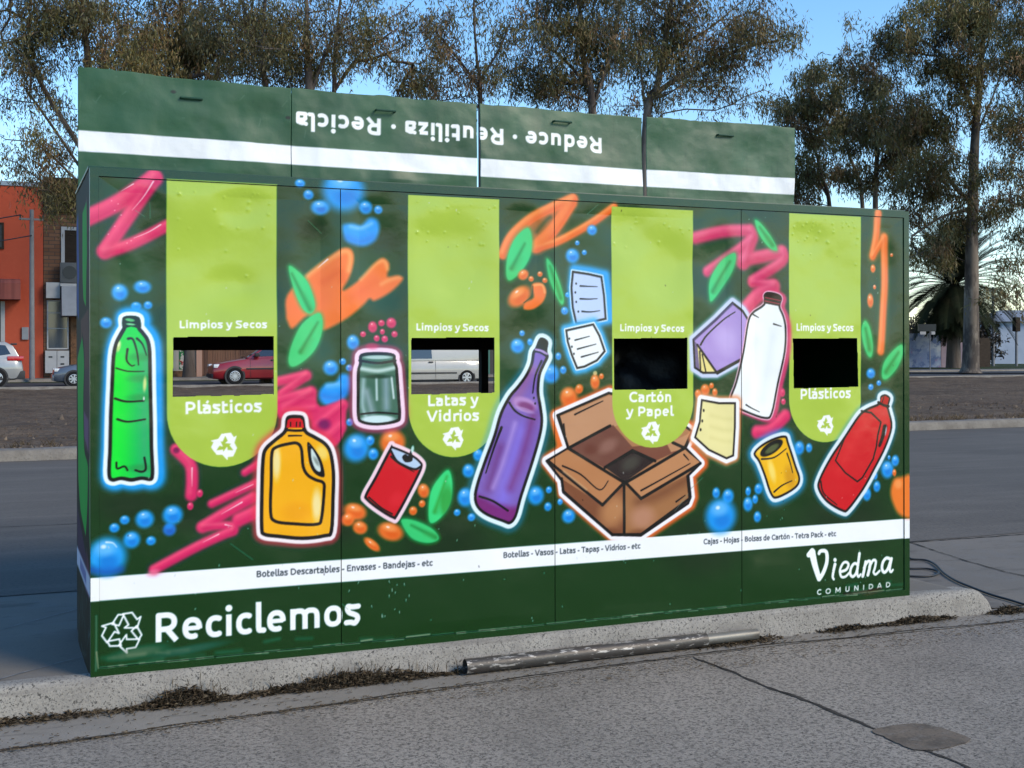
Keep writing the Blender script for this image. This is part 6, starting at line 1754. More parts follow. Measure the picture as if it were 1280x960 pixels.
cpts = [(4.25,2.05),(4.75,1.75)] + [(5.671, 1.554), (5.753, 1.48), (5.824, 1.41), (5.765, 1.248), (5.608, 0.997), (5.485, 0.752), (5.414, 0.533), (5.35, 0.297), (5.333, 0.137), (5.306, -0.064), (5.302, -0.361)]
lpts = [(4.3,1.8),(4.8,1.5)] + [(5.416, 1.256), (5.518, 1.211), (5.61, 1.171), (5.626, 1.093), (5.573, 1.012), (5.467, 0.956), (5.371, 0.965), (5.234, 1.041)] + [(4.95,1.05),(4.7,1.15),(4.55,1.6),(4.3,1.8)]
def lay(pts, r):
    P = spline(pts, False, 6); return [(float(x), float(y), float(z_pav(x,y))+r+0.004) for x, y in P]
cb = MB().tube(lay(cpts, 0.007), 0.007, 8).tube(lay(lpts, 0.007), 0.007, 8).build('cable', m_black, smooth=True)
tag(cb, 'black rubber cable snaking out from behind the kiosk over the concrete', 'cable')

# dry grass, leaves and grit swept against the kerb: one uncountable mass
def litter(name, spans, seed):
    r = np.random.default_rng(seed); V=[];Fq=[]
    for (xa, xb, n, wid, hgt) in spans:
        for _ in range(n):
            x = r.uniform(xa, xb); edge = 0.5-0.5*math.cos(2*math.pi*(x-xa)/(xb-xa))
            if r.random() > 0.15+edge: continue
            y = -0.055 - abs(r.normal(0, wid)); z = -0.136 + r.uniform(0, hgt)*edge*math.exp(-abs(y+0.055)/wid)
            a = r.uniform(0, 2*math.pi); L_ = r.uniform(0.008, 0.05); w = r.uniform(0.0012, 0.005); el = r.normal(0, 0.22)
            if r.random() < 0.03 and hgt > 0.03: el = r.uniform(0.6,1.4); L_ = r.uniform(0.04,0.10); w = 0.0015
            d = np.array([math.cos(a)*math.cos(el), math.sin(a)*math.cos(el)*0.6, abs(math.sin(el))]); s_ = np.array([-math.sin(a), math.cos(a), r.normal(0,.5)])
            c = np.array([x,y,z]); b = len(V)
            V += [c-s_*w, c+d*L_*0.5-s_*w*1.2+[0,0,L_*0.12], c+d*L_, c+d*L_*0.5+s_*w*1.2+[0,0,L_*0.12]]; Fq.append((b,b+1,b+2,b+3))
    return raw_mesh(name, np.array(V), np.array(Fq), m_litter)
m_litter = material('dry_litter', (0.075,0.055,0.035), 0.95, [(60,(0.19,0.15,0.095),0.8,0.52,0.62),(90,(0.025,0.02,0.015),0.9,0.5,0.6)])
o = litter('dry_grass_litter', [(-1.2,0.35,2600,0.035,0.02),(0.15,0.62,4200,0.028,0.075),(0.5,1.75,7000,0.022,0.055),(0.9,1.35,2500,0.022,0.06),(2.9,3.5,2600,0.04,0.02),(3.75,4.15,1100,0.02,0.02),(4.15,4.72,2600,0.022,0.03),(4.96,5.26,1800,0.03,0.03),(-8,-1,3000,0.04,0.02)], 3)
tag(o, 'dry grass and leaf litter swept against the foot of the kerb', 'litter', kind='stuff')
r = np.random.default_rng(9); V=[];Fq=[]
for _ in range(2600):          # grit on the road and strands along the joint
    x = r.uniform(-1.2, 5.2)
    y = (-0.40+0.075*x-0.02 + r.normal(0,0.02)) if (x < 1.6 and r.random() < .6) else r.uniform(-0.5,-0.06)
    a = r.uniform(0,6.28); L_ = r.uniform(0.004,0.03); w = r.uniform(0.001,0.003); b=len(V); z=-0.1335
    dx,dy = math.cos(a)*L_, math.sin(a)*L_*.4
    V += [(x-w,y-w,z),(x+dx,y+dy-w,z+0.002),(x+dx+w,y+dy+w,z+0.003),(x,y+w,z+0.002)]; Fq.append((b,b+1,b+2,b+3))
o = raw_mesh('grit', np.array(V), np.array(Fq), m_litter); tag(o, 'loose straw and grit scattered over the gutter joint', 'litter', kind='stuff')
r = np.random.default_rng(29); V=[];Fq=[]
for _ in range(420):           # sparse dry tufts along the edge of the median
    x0 = r.uniform(-10,40); y0 = 13.38+abs(r.normal(0,.25))
    for _ in range(9):
        a = r.uniform(0,6.28); L_ = r.uniform(.03,.11); x = x0+r.normal(0,.05); y = y0+r.normal(0,.04); z = .03; b = len(V); dx, dy = math.cos(a)*L_*.7, math.sin(a)*L_*.7
        V += [(x-.006,y,z),(x+.006,y,z),(x+dx+.002,y+dy,z+L_),(x+dx-.002,y+dy,z+L_)]; Fq.append((b,b+1,b+2,b+3))
o = raw_mesh('dry_tufts', np.array(V), np.array(Fq), m_litter); tag(o, 'sparse dry grass tufts along the front edge of the bare median', 'grass', kind='stuff')
# clods and stones on the bare median
r = np.random.default_rng(19); V=[];Fq=[]
for _ in range(5200):
    y = 13.35 + abs(r.normal(0,1))*5 if r.random() < .7 else 13.3+abs(r.normal(0,.15)); x = r.uniform(-14, 42); s_ = r.uniform(0.01,0.055)*(1 if r.random()<.9 else 1.8)
    if y > 39.5: continue
    z = 0.02+0.13*(y-13.3)/27; b=len(V)
    for dx,dy,dz in [(1,0,-.6),(0,1,-.6),(-1,0,-.6),(0,-1,-.6)]: V.append((x+dx*s_*r.uniform(.6,1.4),y+dy*s_*r.uniform(.6,1.4),z+dz*s_))
    V.append((x+r.normal(0,.3)*s_,y+r.normal(0,.3)*s_,z+s_*r.uniform(.5,1.1)))
    Fq += [(b,b+1,b+4),(b+1,b+2,b+4),(b+2,b+3,b+4),(b+3,b,b+4)]
m_clod = material('clods', (0.09,0.066,0.047), 0.95, [(0.7,(0.25,0.195,0.14),0.9,0.52,0.62),(1.3,(0.03,0.025,0.022),0.9,0.55,0.62)])
o = raw_mesh('clods', np.array(V), np.array(Fq), m_clod, nside=3); tag(o, 'clods and dry leaves strewn over the bare earth median', 'soil', kind='stuff')

# ---------------------------------------------------------------- parked vehicles
m_tyre = material('tyre_rubber', (0.012,0.012,0.013), 0.85)
m_rim = material('alloy_rim', (0.45,0.46,0.48), 0.35, metal=0.7)
m_glass = material('car_glass', (0.02,0.025,0.03), 0.06, spec=0.8, coat=0.5)
m_trim = material('black_trim', (0.018,0.018,0.02), 0.6)
m_lamp = material('clear_lamp', (0.55,0.57,0.6), 0.12, spec=0.8, coat=0.6)
m_tail = material('red_lamp', (0.42,0.012,0.016), 0.15, spec=0.7, coat=0.6)
def car_paint(name, c, metal=0.25): return material(name, c, 0.32, metal=metal, coat=0.9, var=[(3,(c[0]*.75,c[1]*.75,c[2]*.75),0.3,0.45,0.7)])

def car(label, cat, loc, rz, paint, S, group='vehicles parked along the far street'):
    """S: stations [(x,ztop,halfwidth,zbottom)], cabin [(x,z)] base/roof order rear->front, windows, wheels"""
    t = thing(S.get('name','parked_car'), label, cat, loc, rz, group)
    mb = MB(); st = S['st']; rings = []
    for (x, zt, hw, zb) in st:
        zm = zb+(zt-zb)*0.45
        h = [(0.0,zb),(hw*.86,zb),(hw*.96,zb+.06),(hw,zm),(hw*.985,zt-.09),(hw*.93,zt-.015),(hw*.6,zt+.015),(0,zt+.02)]
        rings.append([(x,y,z) for y,z in h]+[(x,-y,z) for y,z in h[-2:0:-1]])
    n = len(rings[0]); vs = [p for r_ in rings for p in r_]
    fs = [(i*n+j,i*n+(j+1)%n,(i+1)*n+(j+1)%n,(i+1)*n+j) for i in range(len(rings)-1) for j in range(n)]
    fs += [tuple(range(n)), tuple(range((len(rings)-1)*n,len(rings)*n))]
    mb.add(vs, fs)
    body = mb.build('body', paint, t, smooth=True)
    cb_ = S['cabin']; zb, zr = S['zb'], S['zr']; w0, w1 = S['w0'], S['w1']
    yw = lambda z: w0+(w1-w0)*max(0,min(1.1,(z-zb)/(zr-zb)))
    c2 = MB(); k = len(cb_)
    c2.add([(x,yw(z),z) for x,z in cb_]+[(x,-yw(z),z) for x,z in cb_], [tuple(range(k)),tuple(range(k,2*k))[::-1]]+[(i,k+i,k+(i+1)%k,(i+1)%k) for i in range(k)])
    c2.build('cabin_shell', paint, body, bevel=0.045)
    for w in S['win']:                 # side panes on both sides, following the lean of the cabin
        for s_ in (1,-1):
            q = len(w); m2 = MB()
            m2.add([(x,s_*(yw(z)+.004),z) for x,z in w]+[(x,s_*(yw(z)-.03),z) for x,z in w],[tuple(range(q)),tuple(range(q,2*q))[::-1]]+[(i,q+i,q+(i+1)%q,(i+1)%q) for i in range(q)])
            m2.build('window', m_glass, t)
    for (xa,za,xb,zb2,name) in S['screens']:
        ya, yb = yw(za)-.07, yw(zb2)-.07; nx, nz = S.get('scr_n',0.008)*(1 if xa>0 else -1), 0.008
        MB().add([(xa+nx,ya,za+nz),(xa+nx,-ya,za+nz),(xb+nx,-yb,zb2+nz),(xb+nx,yb,zb2+nz),(xa-nx,ya,za-nz*2),(xa-nx,-ya,za-nz*2),(xb-nx,-yb,zb2-nz*2),(xb-nx,yb,zb2-nz*2)],[(0,1,2,3),(4,7,6,5),(0,4,5,1),(1,5,6,2),(2,6,7,3),(3,7,4,0)]).build(name, m_glass, t)
    R = S['R']
    for wx in S['wx']:
        hw = S['hw']
        for s_ in (1,-1):
            m3 = MB(); nn=26
            m3.prism([(wx+(R+.055)*math.cos(2*math.pi*i/nn), R+(R+.055)*math.sin(2*math.pi*i/nn)) for i in range(nn)], 'y', s_*(hw-.18), s_*(hw+.004))
            m3.build('wheel_arch', m_trim, body)
            prof=[(R*.62,.0),(R*.66,.012),(R*.9,.016),(R*.98,.0),(R,-.03),(R,-.16),(R*.9,-.19)]
            vs=[];
            for (rr,o_) in prof:
                for i in range(nn): vs.append((wx+rr*math.cos(2*math.pi*i/nn), s_*(hw+.012+o_), R+rr*math.sin(2*math.pi*i/nn)))
            fs=[(a*nn+i,a*nn+(i+1)%nn,(a+1)*nn+(i+1)%nn,(a+1)*nn+i) for a in range(len(prof)-1) for i in range(nn)]
            wh = MB().add(vs,fs).add([(wx+R*.64*math.cos(2*math.pi*i/nn), s_*(hw-.02), R+R*.64*math.sin(2*math.pi*i/nn)) for i in range(nn)],[tuple(range(nn))]).build('wheel', m_tyre, t, smooth=True)
            m4=MB(); ns=S.get('spokes',10)
            for q in range(ns):
                a=2*math.pi*q/ns; ca,sa=math.cos(a),math.sin(a); hwid=R*.62*0.9/ns*1.4
                m4.add([(wx+ca*u*R-sa*v, s_*(hw+.006+y_), R+sa*u*R+ca*v) for y_ in (0,-.02) for u,v in ((.08,-hwid*.6),(.62,-hwid),(.62,hwid),(.08,hwid*.6))],[(0,1,2,3),(7,6,5,4),(0,4,5,1),(1,5,6,2),(2,6,7,3),(3,7,4,0)])
            m4.prism([(wx+R*.15*math.cos(2*math.pi*i/14), R+R*.15*math.sin(2*math.pi*i/14)) for i in range(14)],'y',s_*(hw-.01),s_*(hw+.012))
            pr_=[]
            for (rr,o_) in [(R*.64,.0),(R*.56,.004),(R*.56,-.02)]:
                for i in range(nn): pr_.append((wx+rr*math.cos(2*math.pi*i/nn), s_*(hw+.008+o_), R+rr*math.sin(2*math.pi*i/nn)))
            m4.add(pr_,[(a*nn+i,a*nn+(i+1)%nn,(a+1)*nn+(i+1)%nn,(a+1)*nn+i) for a in range(2) for i in range(nn)])
            m4.build('rim', m_rim, wh)
    for (name, mat, x0,x1,y0,y1,z0,z1) in S['bits']:
        for s_ in ((1,-1) if y0 > 0 or name in ('door_handle',) else (1,)):
            MB().box(x0,x1,min(s_*y0,s_*y1),max(s_*y0,s_*y1),z0,z1).build(name, mat, t, bevel=min(0.02,abs(x1-x0)*.3,abs(y1-y0)*.3,abs(z1-z0)*.3))
    for pts in S.get('seams',[]):
        for s_ in (1,-1):
            MB().tube([(x,s_*(y+.002),z) for x,y,z in pts],0.006,5).build('door_seam', m_trim, body)
    return t
PI = math.pi
hatch = dict(st=[(1.93,.50,.55,.26),(1.90,.60,.66,.2),(1.72,.70,.76,.17),(1.2,.80,.80,.17),(.72,.88,.815,.17),(0,.92,.82,.17),(-1.0,.94,.82,.17),(-1.6,.95,.79,.19),(-1.86,.9,.73,.22),(-1.92,.6,.66,.28)],
  cabin=[(-1.88,.90),(-1.55,1.30),(-1.35,1.41),(-.3,1.43),(0.02,1.38),(.86,.86)], zb=.88, zr=1.42, w0=.77, w1=.56,
  win=[[(-.18,.95),(.62,.93),(.06,1.30),(-.16,1.34)],[(-1.05,.96),(-.26,.95),(-.24,1.35),(-1.0,1.34)],[(-1.5,.98),(-1.13,.97),(-1.08,1.32),(-1.36,1.27)]],
  screens=[(.80,.92,.12,1.33,'windscreen'),(-1.82,.99,-1.58,1.28,'rear_window')], R=.285, wx=(1.22,-1.2), hw=.80, spokes=14,
  bits=[('headlight',m_lamp,1.70,1.90,.42,.72,.56,.68),('bumper',m_trim,1.80,1.955,-.60,.60,.24,.36),('tail_light',m_tail,-1.93,-1.80,.52,.74,.62,.86),('wing_mirror',m_trim,.42,.58,.80,.95,.93,1.05),('door_handle',m_trim,-.12,.03,.815,.835,.79,.83),('side_moulding',m_trim,-.9,.85,.815,.83,.50,.55)],
  seams=[[(.72,.80,.86),(.70,.815,.25)],[(-.24,.81,.92),(-.26,.815,.25)],[(-1.0,.81,.92),(-.85,.815,.4)]])
p_red = car_paint('red_car_paint', (0.27,0.010,0.016), 0.1)
car('dark red hatchback seen through the first chute of the kiosk', 'car', (9.6334,43.5,0.14), PI, p_red, hatch).scale = (1.18, 1.12, 1.18)
sedan = dict(hatch); sedan['bits'] = [b for b in hatch['bits'] if b[0] not in ('side_moulding','bumper')] + [('bumper',car_paint('blue_grey_bumper',(0.10,0.115,0.145)),1.78,1.97,-.62,.62,.22,.44)]; sedan['spokes']=7
car('blue-grey car with alloy wheels, only its front showing beside the kiosk edge', 'car', (3.4619999999999997,43.5,0.14), PI, car_paint('blue_grey_paint', (0.10,0.12,0.155)), sedan)
suv = dict(name='parked_car', st=[(2.25,.62,.6,.3),(2.2,.85,.74,.25),(1.5,.98,.84,.25),(.9,1.05,.88,.25),(0,1.07,.89,.25),(-1.2,1.09,.88,.25),(-1.9,1.1,.85,.27),(-2.14,1.03,.80,.34),(-2.2,.72,.76,.4)],
  cabin=[(-2.12,1.04),(-1.86,1.52),(-1.6,1.67),(-.3,1.70),(.2,1.66),(1.05,1.02)], zb=1.04, zr=1.69, w0=.84, w1=.64,
  win=[[(-.15,1.12),(.8,1.10),(.15,1.56),(-.12,1.6)],[(-1.12,1.13),(-.24,1.12),(-.22,1.6),(-1.08,1.59)],[(-1.78,1.22),(-1.2,1.14),(-1.16,1.58),(-1.6,1.54)]],
  screens=[(1.0,1.1,.28,1.6,'windscreen'),(-2.07,1.14,-1.87,1.5,'rear_window')], R=.35, wx=(1.38,-1.30), hw=.87, spokes=5,
  bits=[('headlight',m_lamp,1.95,2.2,.45,.8,.72,.86),('bumper',m_trim,-2.27,-1.78,-.80,.80,.30,.60),('tail_light',m_tail,-2.22,-1.66,.60,.865,.98,1.14),('spoiler',m_trim,-2.0,-1.78,-.6,.6,1.56,1.62),('door_handle',m_trim,-.12,.06,.885,.91,.96,1.0),('wheel_arch_trim',m_trim,-1.75,-.9,.80,.882,.26,.36)],
  seams=[[(-.2,.88,1.05),(-.24,.89,.35)],[(-1.12,.87,1.05),(-.95,.88,.5)]])
car('silver SUV with red tail lamp parked before the orange building', 'suv', (-1.7169999999999999,43.3,0.14), PI, car_paint('silver_paint', (0.27,0.275,0.28), 0.3), suv)
van = dict(name='parked_van', st=[(3.0,.62,.6,.28),(2.95,.82,.74,.22),(2.4,.98,.84,.2),(1.8,1.06,.88,.2),(0,1.08,.9,.2),(-1.2,1.08,.9,.2),(-1.95,1.08,.89,.24),(-2.05,1.0,.86,.3)],
  cabin=[(-2.04,1.04),(-2.0,1.85),(-1.85,1.95),(.7,1.95),(1.1,1.84),(2.1,1.03)], zb=1.04, zr=1.95, w0=.88, w1=.76,
  win=[[(.30,1.13),(1.75,1.12),(1.05,1.72),(.32,1.75)]], screens=[(2.0,1.12,1.2,1.74,'windscreen'),(-2.04,1.16,-2.01,1.72,'rear_window')], R=.33, wx=(2.15,-1.25), hw=.88, spokes=6,
  bits=[('headlight',m_lamp,2.7,3.0,.45,.78,.66,.82),('tail_light',m_tail,-2.07,-1.97,.78,.9,.85,1.32),('door_handle',m_trim,.26,.46,.895,.92,.96,1.01),('bumper',m_trim,-2.12,-1.9,-.8,.8,.26,.46),('side_moulding',m_trim,-.8,1.6,.895,.912,.50,.56)],
  seams=[[(.16,.895,1.06),(.14,.9,.25)],[(1.9,.88,1.06),(1.8,.885,.3)]])
car('white panel van seen through the cans and glass chute', 'van', (16.662,43.5,0.0), PI, car_paint('white_van_paint', (0.36,0.35,0.325), 0.0), van)
car('silver panel van seen through the left corner of the card chute', 'van', (25.706000000000003,43.5,0.14), PI, car_paint('light_grey_van_paint', (0.42,0.42,0.42), 0.1), van)

# ---------------------------------------------------------------- buildings across the street
m_orange = material('orange_render', (0.42,0.08,0.042), 0.85, [(0.4,(0.36,0.065,0.036),0.8,0.4,0.7),(4,(0.5,0.11,0.06),0.4,0.5,0.8)])
m_coping = material('blue_grey_coping', (0.25,0.33,0.42), 0.7)
def brick_extra(nt, b):
    br = nt.nodes.new('ShaderNodeTexBrick'); tc = nt.nodes.new('ShaderNodeTexCoord'); mp = nt.nodes.new('ShaderNodeMapping')
    mp.inputs['Rotation'].default_value = (R_(90),0,0)
    nt.links.new(tc.outputs['Object'], mp.inputs[0]); nt.links.new(mp.outputs[0], br.inputs[0])
    br.inputs['Scale'].default_value = 1.0; br.inputs['Brick Width'].default_value = .5; br.inputs['Row Height'].default_value = .17; br.inputs['Mortar Size'].default_value = .016
    br.inputs['Color1'].default_value = (0.13,0.062,0.036,1); br.inputs['Color2'].default_value = (0.19,0.10,0.06,1); br.inputs['Mortar'].default_value = (0.07,0.052,0.045,1)
    nt.links.new(br.outputs['Color'], b.inputs['Base Color'])
m_brick = material('brown_brick', (0.15,0.08,0.05), 0.9, extra=brick_extra)
m_white = material('white_paint', (0.36,0.36,0.37), 0.6, [(3,(0.26,0.26,0.26),0.5,0.5,0.75)])
m_dark = material('dark_opening', (0.015,0.016,0.02), 0.3)
m_pane = material('shop_glass', (0.05,0.065,0.085), 0.08, spec=0.8)
m_awn = material('faded_red_awning', (0.26,0.075,0.06), 0.8, [(1,(0.2,0.09,0.08),0.7,0.4,0.7),(6,(0.16,0.05,0.045),0.7,0.5,0.6,(1,0.01,0.01))])
m_grey = material('grey_metal', (0.22,0.235,0.26), 0.55, [(2,(0.16,0.17,0.19),0.7,0.4,0.7)])
m_wood = material('vertical_wood_slats', (0.17,0.075,0.04), 0.75, [(3.5,(0.075,0.032,0.02),0.9,0.45,0.62,(1,0.02,0.02)),(30,(0.24,0.12,0.07),0.5,0.5,0.7,(1,0.02,0.03))])
m_cream = material('cream_render', (0.42,0.38,0.32), 0.9, [(1,(0.32,0.28,0.24),0.8,0.4,0.7)])
m_dbrown = material('dark_brown_cladding', (0.035,0.026,0.02), 0.85, [(2,(0.02,0.015,0.012),0.8,0.4,0.7,(1,1,6))])
m_stone = material('brown_stone', (0.17,0.09,0.05), 0.9, [(6,(0.07,0.04,0.025),0.9,0.45,0.65)])
m_teal = material('teal_paint', (0.03,0.13,0.11), 0.7)
m_mural2 = material('green_red_poster', (0.42,0.40,0.37), 0.8, [(2.2,(0.02,0.13,0.05),1,0.5,0.53),(3.1,(0.32,0.03,0.03),1,0.6,0.63),(5,(0.02,0.03,0.02),1,0.62,0.65)])
FY = 53.0
def window(parent, x0,x1,z0,z1, frame=m_white, pane=m_pane, w=.09, bars=(), y=FY):
    mb = MB().box(x0-w,x0,y-.07,y+.02,z0-w,z1+w).box(x1,x1+w,y-.07,y+.02,z0-w,z1+w).box(x0,x1,y-.07,y+.02,z1,z1+w).box(x0,x1,y-.07,y+.02,z0-w,z0)
    for kind, t in bars:
        if kind == 'h': mb.box(x0,x1,y-.06,y+.01,t-w*.3,t+w*.3)
        else: mb.box(t-w*.3,t+w*.3,y-.058,y+.012,z0,z1)
    f = mb.build('window', frame, parent); MB().box(x0,x1,y-.03,y+.01,z0,z1).build('pane', pane, f); return f
b1 = thing('orange_building', 'bright orange two-storey building with faded red awning', 'building', (0,0,0))
MB().box(-9,1.51,FY,FY+12,.2,8.85).build('wall', m_orange, b1); MB().box(-9.05,1.56,FY-.06,FY+12,8.85,9.05).build('roof_edge', m_coping, b1)
MB().prism([(FY-1.1,3.75),(FY-1.1,4.45),(FY-.9,4.6),(FY,4.7),(FY,3.75)],'x',-4.5,.55).build('awning', m_awn, b1)
window(b1,-1.6,-.2,6.1,7.1,m_dbrown,m_dark); 
dr = MB().box(-2.2,-.25,FY-.03,FY+.02,.3,3.7).build('shop_entrance', m_dark, b1); MB().box(-.25,-.08,FY-.06,FY+.02,.3,3.7).box(-2.3,-2.2,FY-.06,FY+.02,.3,3.7).box(-1.0,-.92,FY-.06,FY-.03,.3,3.7).build('door_frame', m_white, dr)
MB().box(.62,.9,FY-.12,FY,2.0,2.55).build('meter_box', m_grey, b1)
b2 = thing('brick_building', 'brown brick building with dark upper cladding behind the grey pole', 'building', (0,0,0))
MB().box(1.53,7.1,FY,FY+10,.2,7.75).build('wall', m_brick, b2); MB().box(1.53,7.1,FY-.15,FY+10,7.75,9.3).build('upper_cladding', m_dbrown, b2)
window(b2,2.42,4.0,5.1,6.95,m_white,m_dbrown,.15); MB().box(2.2,4.4,FY-.8,FY,4.38,4.5).build('ledge', m_white, b2)
MB().prism([(FY-1.3,3.05),(FY-.8,4.38),(FY,4.38),(FY,3.05)],'x',2.25,5.2).build('awning', m_grey, b2)
MB().box(1.62,2.2,FY-.5,FY,3.85,4.55).build('shop_signboard', m_white, b2)
window(b2,1.72,2.52,1.62,3.72,m_white,m_pane,.06,(('h',3.2),('h',2.5)))
MB().box(1.58,2.06,FY-.35,FY,.5,1.5).box(2.08,2.58,FY-.35,FY,.5,1.5).build('service_cabinet', m_white, b2)
for x,z in ((1.8,1.22),(2.3,1.22),(2.3,.9)): MB().box(x-.08,x+.08,FY-.36,FY-.345,z-.035,z+.035).build('cabinet_slot', m_dark, b2)
MB().box(2.66,2.95,FY-.2,FY,.3,3.7).build('pillar', m_stone, b2); MB().box(3.0,4.4,FY-.02,FY+.02,.3,3.05).build('door', m_dark, b2)
m_trim2 = material('dark_ac_casing', (0.07,0.075,0.08), 0.6)
ac = thing('air_conditioner', 'grey outdoor air-conditioning unit standing on the white ledge of the brick building', 'air conditioner', (2.6,FY-.4,4.5))
MB().box(-.4,.4,-.18,.18,.04,.95).build('casing', m_trim2, ac, bevel=.02); MB().prism([(.0+.3*math.cos(2*PI*i/20),.5+.3*math.sin(2*PI*i/20)) for i in range(20)],'y',-.185,-.2).build('fan_grille', m_dark, ac)
MB().box(-.35,-.25,-.15,.15,0,.04).box(.25,.35,-.15,.15,0,.04).build('foot', m_dark, ac)
b3 = thing('garage_house', 'low house with vertical wooden slat gate behind the dark red hatchback', 'house', (0,0,0))
MB().box(7.12,14.0,FY,FY+9,.2,4.2).build('wall', m_cream, b3); MB().box(7.0,14.1,FY-.3,FY+9,4.2,4.45).build('roof_slab', m_dbrown, b3)
MB().box(7.45,8.15,FY-.03,FY+.01,.62,2.2).build('wall_poster', m_mural2, b3)
MB().box(7.13,8.45,FY-.12,FY,.2,.55).build('plinth', m_stone, b3)
MB().box(8.22,8.48,FY-.16,FY,.2,3.6).build('pillar', material('pink_render',(0.42,0.25,0.19),0.85), b3)
mb = MB()
for i in range(34): mb.box(8.5+i*.12,8.5+i*.12+.108,FY-.08,FY-.02,.32,3.2)
mb.build('slat_gate', m_wood, b3)
b4 = thing('dark_shop', 'dark shopfront with teal pilaster behind the vans', 'shop', (0,0,0))
MB().box(14.05,30,FY,FY+9,.2,4.6).build('wall', material('dark_grey_render',(0.06,0.06,0.062),0.85), b4); MB().box(22.75,23.05,FY-.2,FY,.2,3.9).build('pilaster', m_teal, b4); MB().box(14,30,FY-.9,FY,3.6,3.75).build('canopy', m_grey, b4)
for x in (16,19.5,24.2,27): window(b4,x,x+2.2,.9,3.1,m_grey,m_pane,.08)
b5 = thing('cream_house', 'long low cream house beyond the dark shopfront', 'house', (0,0,0))
MB().box(30.3,47,FY+1,FY+10,.2,3.9).build('wall', m_cream, b5); MB().prism([(FY+.6,3.9),(FY+5.5,5.4),(FY+10.4,3.9)],'x',30.0,47.3).build('roof', m_stone, b5)
for x in (32,37,42): window(b5,x,x+1.6,1.2,2.7,m_white,m_pane,.08,(),FY+1)

# far right: painted wall, gate, small white building, poles
def facing(px_a, px_b): pass
WA, WB, WC = Vector((61.291, 66.115, 1.343)), Vector((63.909, 65.009, 1.337)), Vector((65.381, 64.386, 1.334))
m_bmural = material('blue_wall_painting', (0.2,0.26,0.42), 0.8, [(0.7,(0.40,0.45,0.52),0.9,0.45,0.62),(1.6,(0.10,0.15,0.3),0.9,0.5,0.6),(2.4,(0.26,0.16,0.30),0.8,0.58,0.66)])
m_pmural = material('faded_mauve_wall', (0.34,0.27,0.32), 0.85, [(0.9,(0.24,0.20,0.26),0.8,0.4,0.65)])
def wall_between(a, b, z0, z1, th, name, mat, parent=None):
    d = (b-a); d.z = 0; d.normalize(); n = Vector((-d.y,d.x,0))*th
    vs = [(a.x,a.y,z0),(b.x,b.y,z0),(b.x+n.x,b.y+n.y,z0),(a.x+n.x,a.y+n.y,z0),(a.x,a.y,z1),(b.x,b.y,z1),(b.x+n.x,b.y+n.y,z1),(a.x+n.x,a.y+n.y,z1)]
    return MB().add(vs,[(0,3,2,1),(4,5,6,7),(0,1,5,4),(1,2,6,5),(2,3,7,6),(3,0,4,7)]).build(name, mat, parent)
o = wall_between(WA-(WB-WA)*1.2, WB, .1, 2.72, .25, 'painted_wall', m_bmural); tag(o, 'garden wall with a blue spray-painted mural beyond the palm', 'wall')
o = wall_between(WB+(WC-WB)*.02, WC, .1, 2.9, .25, 'painted_wall', m_pmural); tag(o, 'faded mauve stretch of wall right of the blue mural', 'wall')
G1 = Vector((68.793, 65.115, 1.329))
o = wall_between(WC+(G1-WC)*.03, G1, .15, 2.4, .12, 'dark_gate', m_dbrown); tag(o, 'dark closed gate between the mauve wall and the white building', 'gate')
H0, H1 = Vector((88.267, 85.111, 1.309)), Vector((94.917, 82.3, 1.295))
wh_ = thing('white_building', 'small pale building with shallow grey roof behind the right eucalyptus', 'building', (0,0,0))
m_bluewhite = material('pale_blue_render', (0.36,0.41,0.5), 0.85, [(0.6,(0.28,0.32,0.4),0.7,0.4,0.7)])
wall_between(H0, H1, .1, 4.25, 8, 'wall', m_bluewhite, wh_)
dd_ = (H1-H0); dd_.z = 0; dd_.normalize(); nn_ = Vector((-dd_.y,dd_.x,0))
e0, e1 = H0-dd_*.5-nn_*.5, H1+dd_*.5-nn_*.5; r0, r1 = H0+dd_*2.6+nn_*4, H1+nn_*4; k0, k1 = H0-dd_*.5+nn_*8.5, H1+nn_*8.5
MB().add([(e0.x,e0.y,4.25),(e1.x,e1.y,4.25),(r1.x,r1.y,5.5),(r0.x,r0.y,5.5),(k0.x,k0.y,4.25),(k1.x,k1.y,4.25)],[(0,1,2,3),(3,2,5,4),(0,3,4),(1,5,2),(0,4,5,1)]).build('roof', m_grey, wh_)
GA = [Vector((56.01, 61.834, 1.349)),Vector((65.926, 51.128, 1.323)),Vector((94.823, 75.826, 1.29)),Vector((65.405, 73.061, 1.341))]
o = MB().add([(p.x,p.y,.20) for p in GA],[(0,1,2,3)]).build('grass_verge', m_grass); tag(o, kind='structure')
GA = [Vector((43.643, 50.776, 1.363)),Vector((57.727, 41.566, 1.331)),Vector((67.85, 49.772, 1.319)),Vector((55.338, 61.032, 1.35))]
o = MB().add([(p.x,p.y,.195) for p in GA],[(0,1,2,3)]).build('side_street', m_street); tag(o, kind='structure')
m_pole = material('concrete_pole', (0.20,0.20,0.21), 0.85, [(2,(0.13,0.13,0.14),0.7,0.4,0.7)])
UP = Vector((0.961, 49.819, 1.44))
ut = thing('utility_pole', 'tall grey pole standing before the orange and brick buildings', 'pole', (UP.x,UP.y,.27))
MB().tube([(0,0,0),(0,0,7.2)],[.115,.085],12).build('shaft', m_pole, ut, smooth=True); MB().box(-.5,.5,-.05,.05,6.75,6.83).build('crossarm', m_pole, ut)
MB().tube([(-.45,0,6.83),(-.45,0,6.98)],.035,8).tube([(.45,0,6.83),(.45,0,6.98)],.035,8).build('insulator', m_dark, ut)
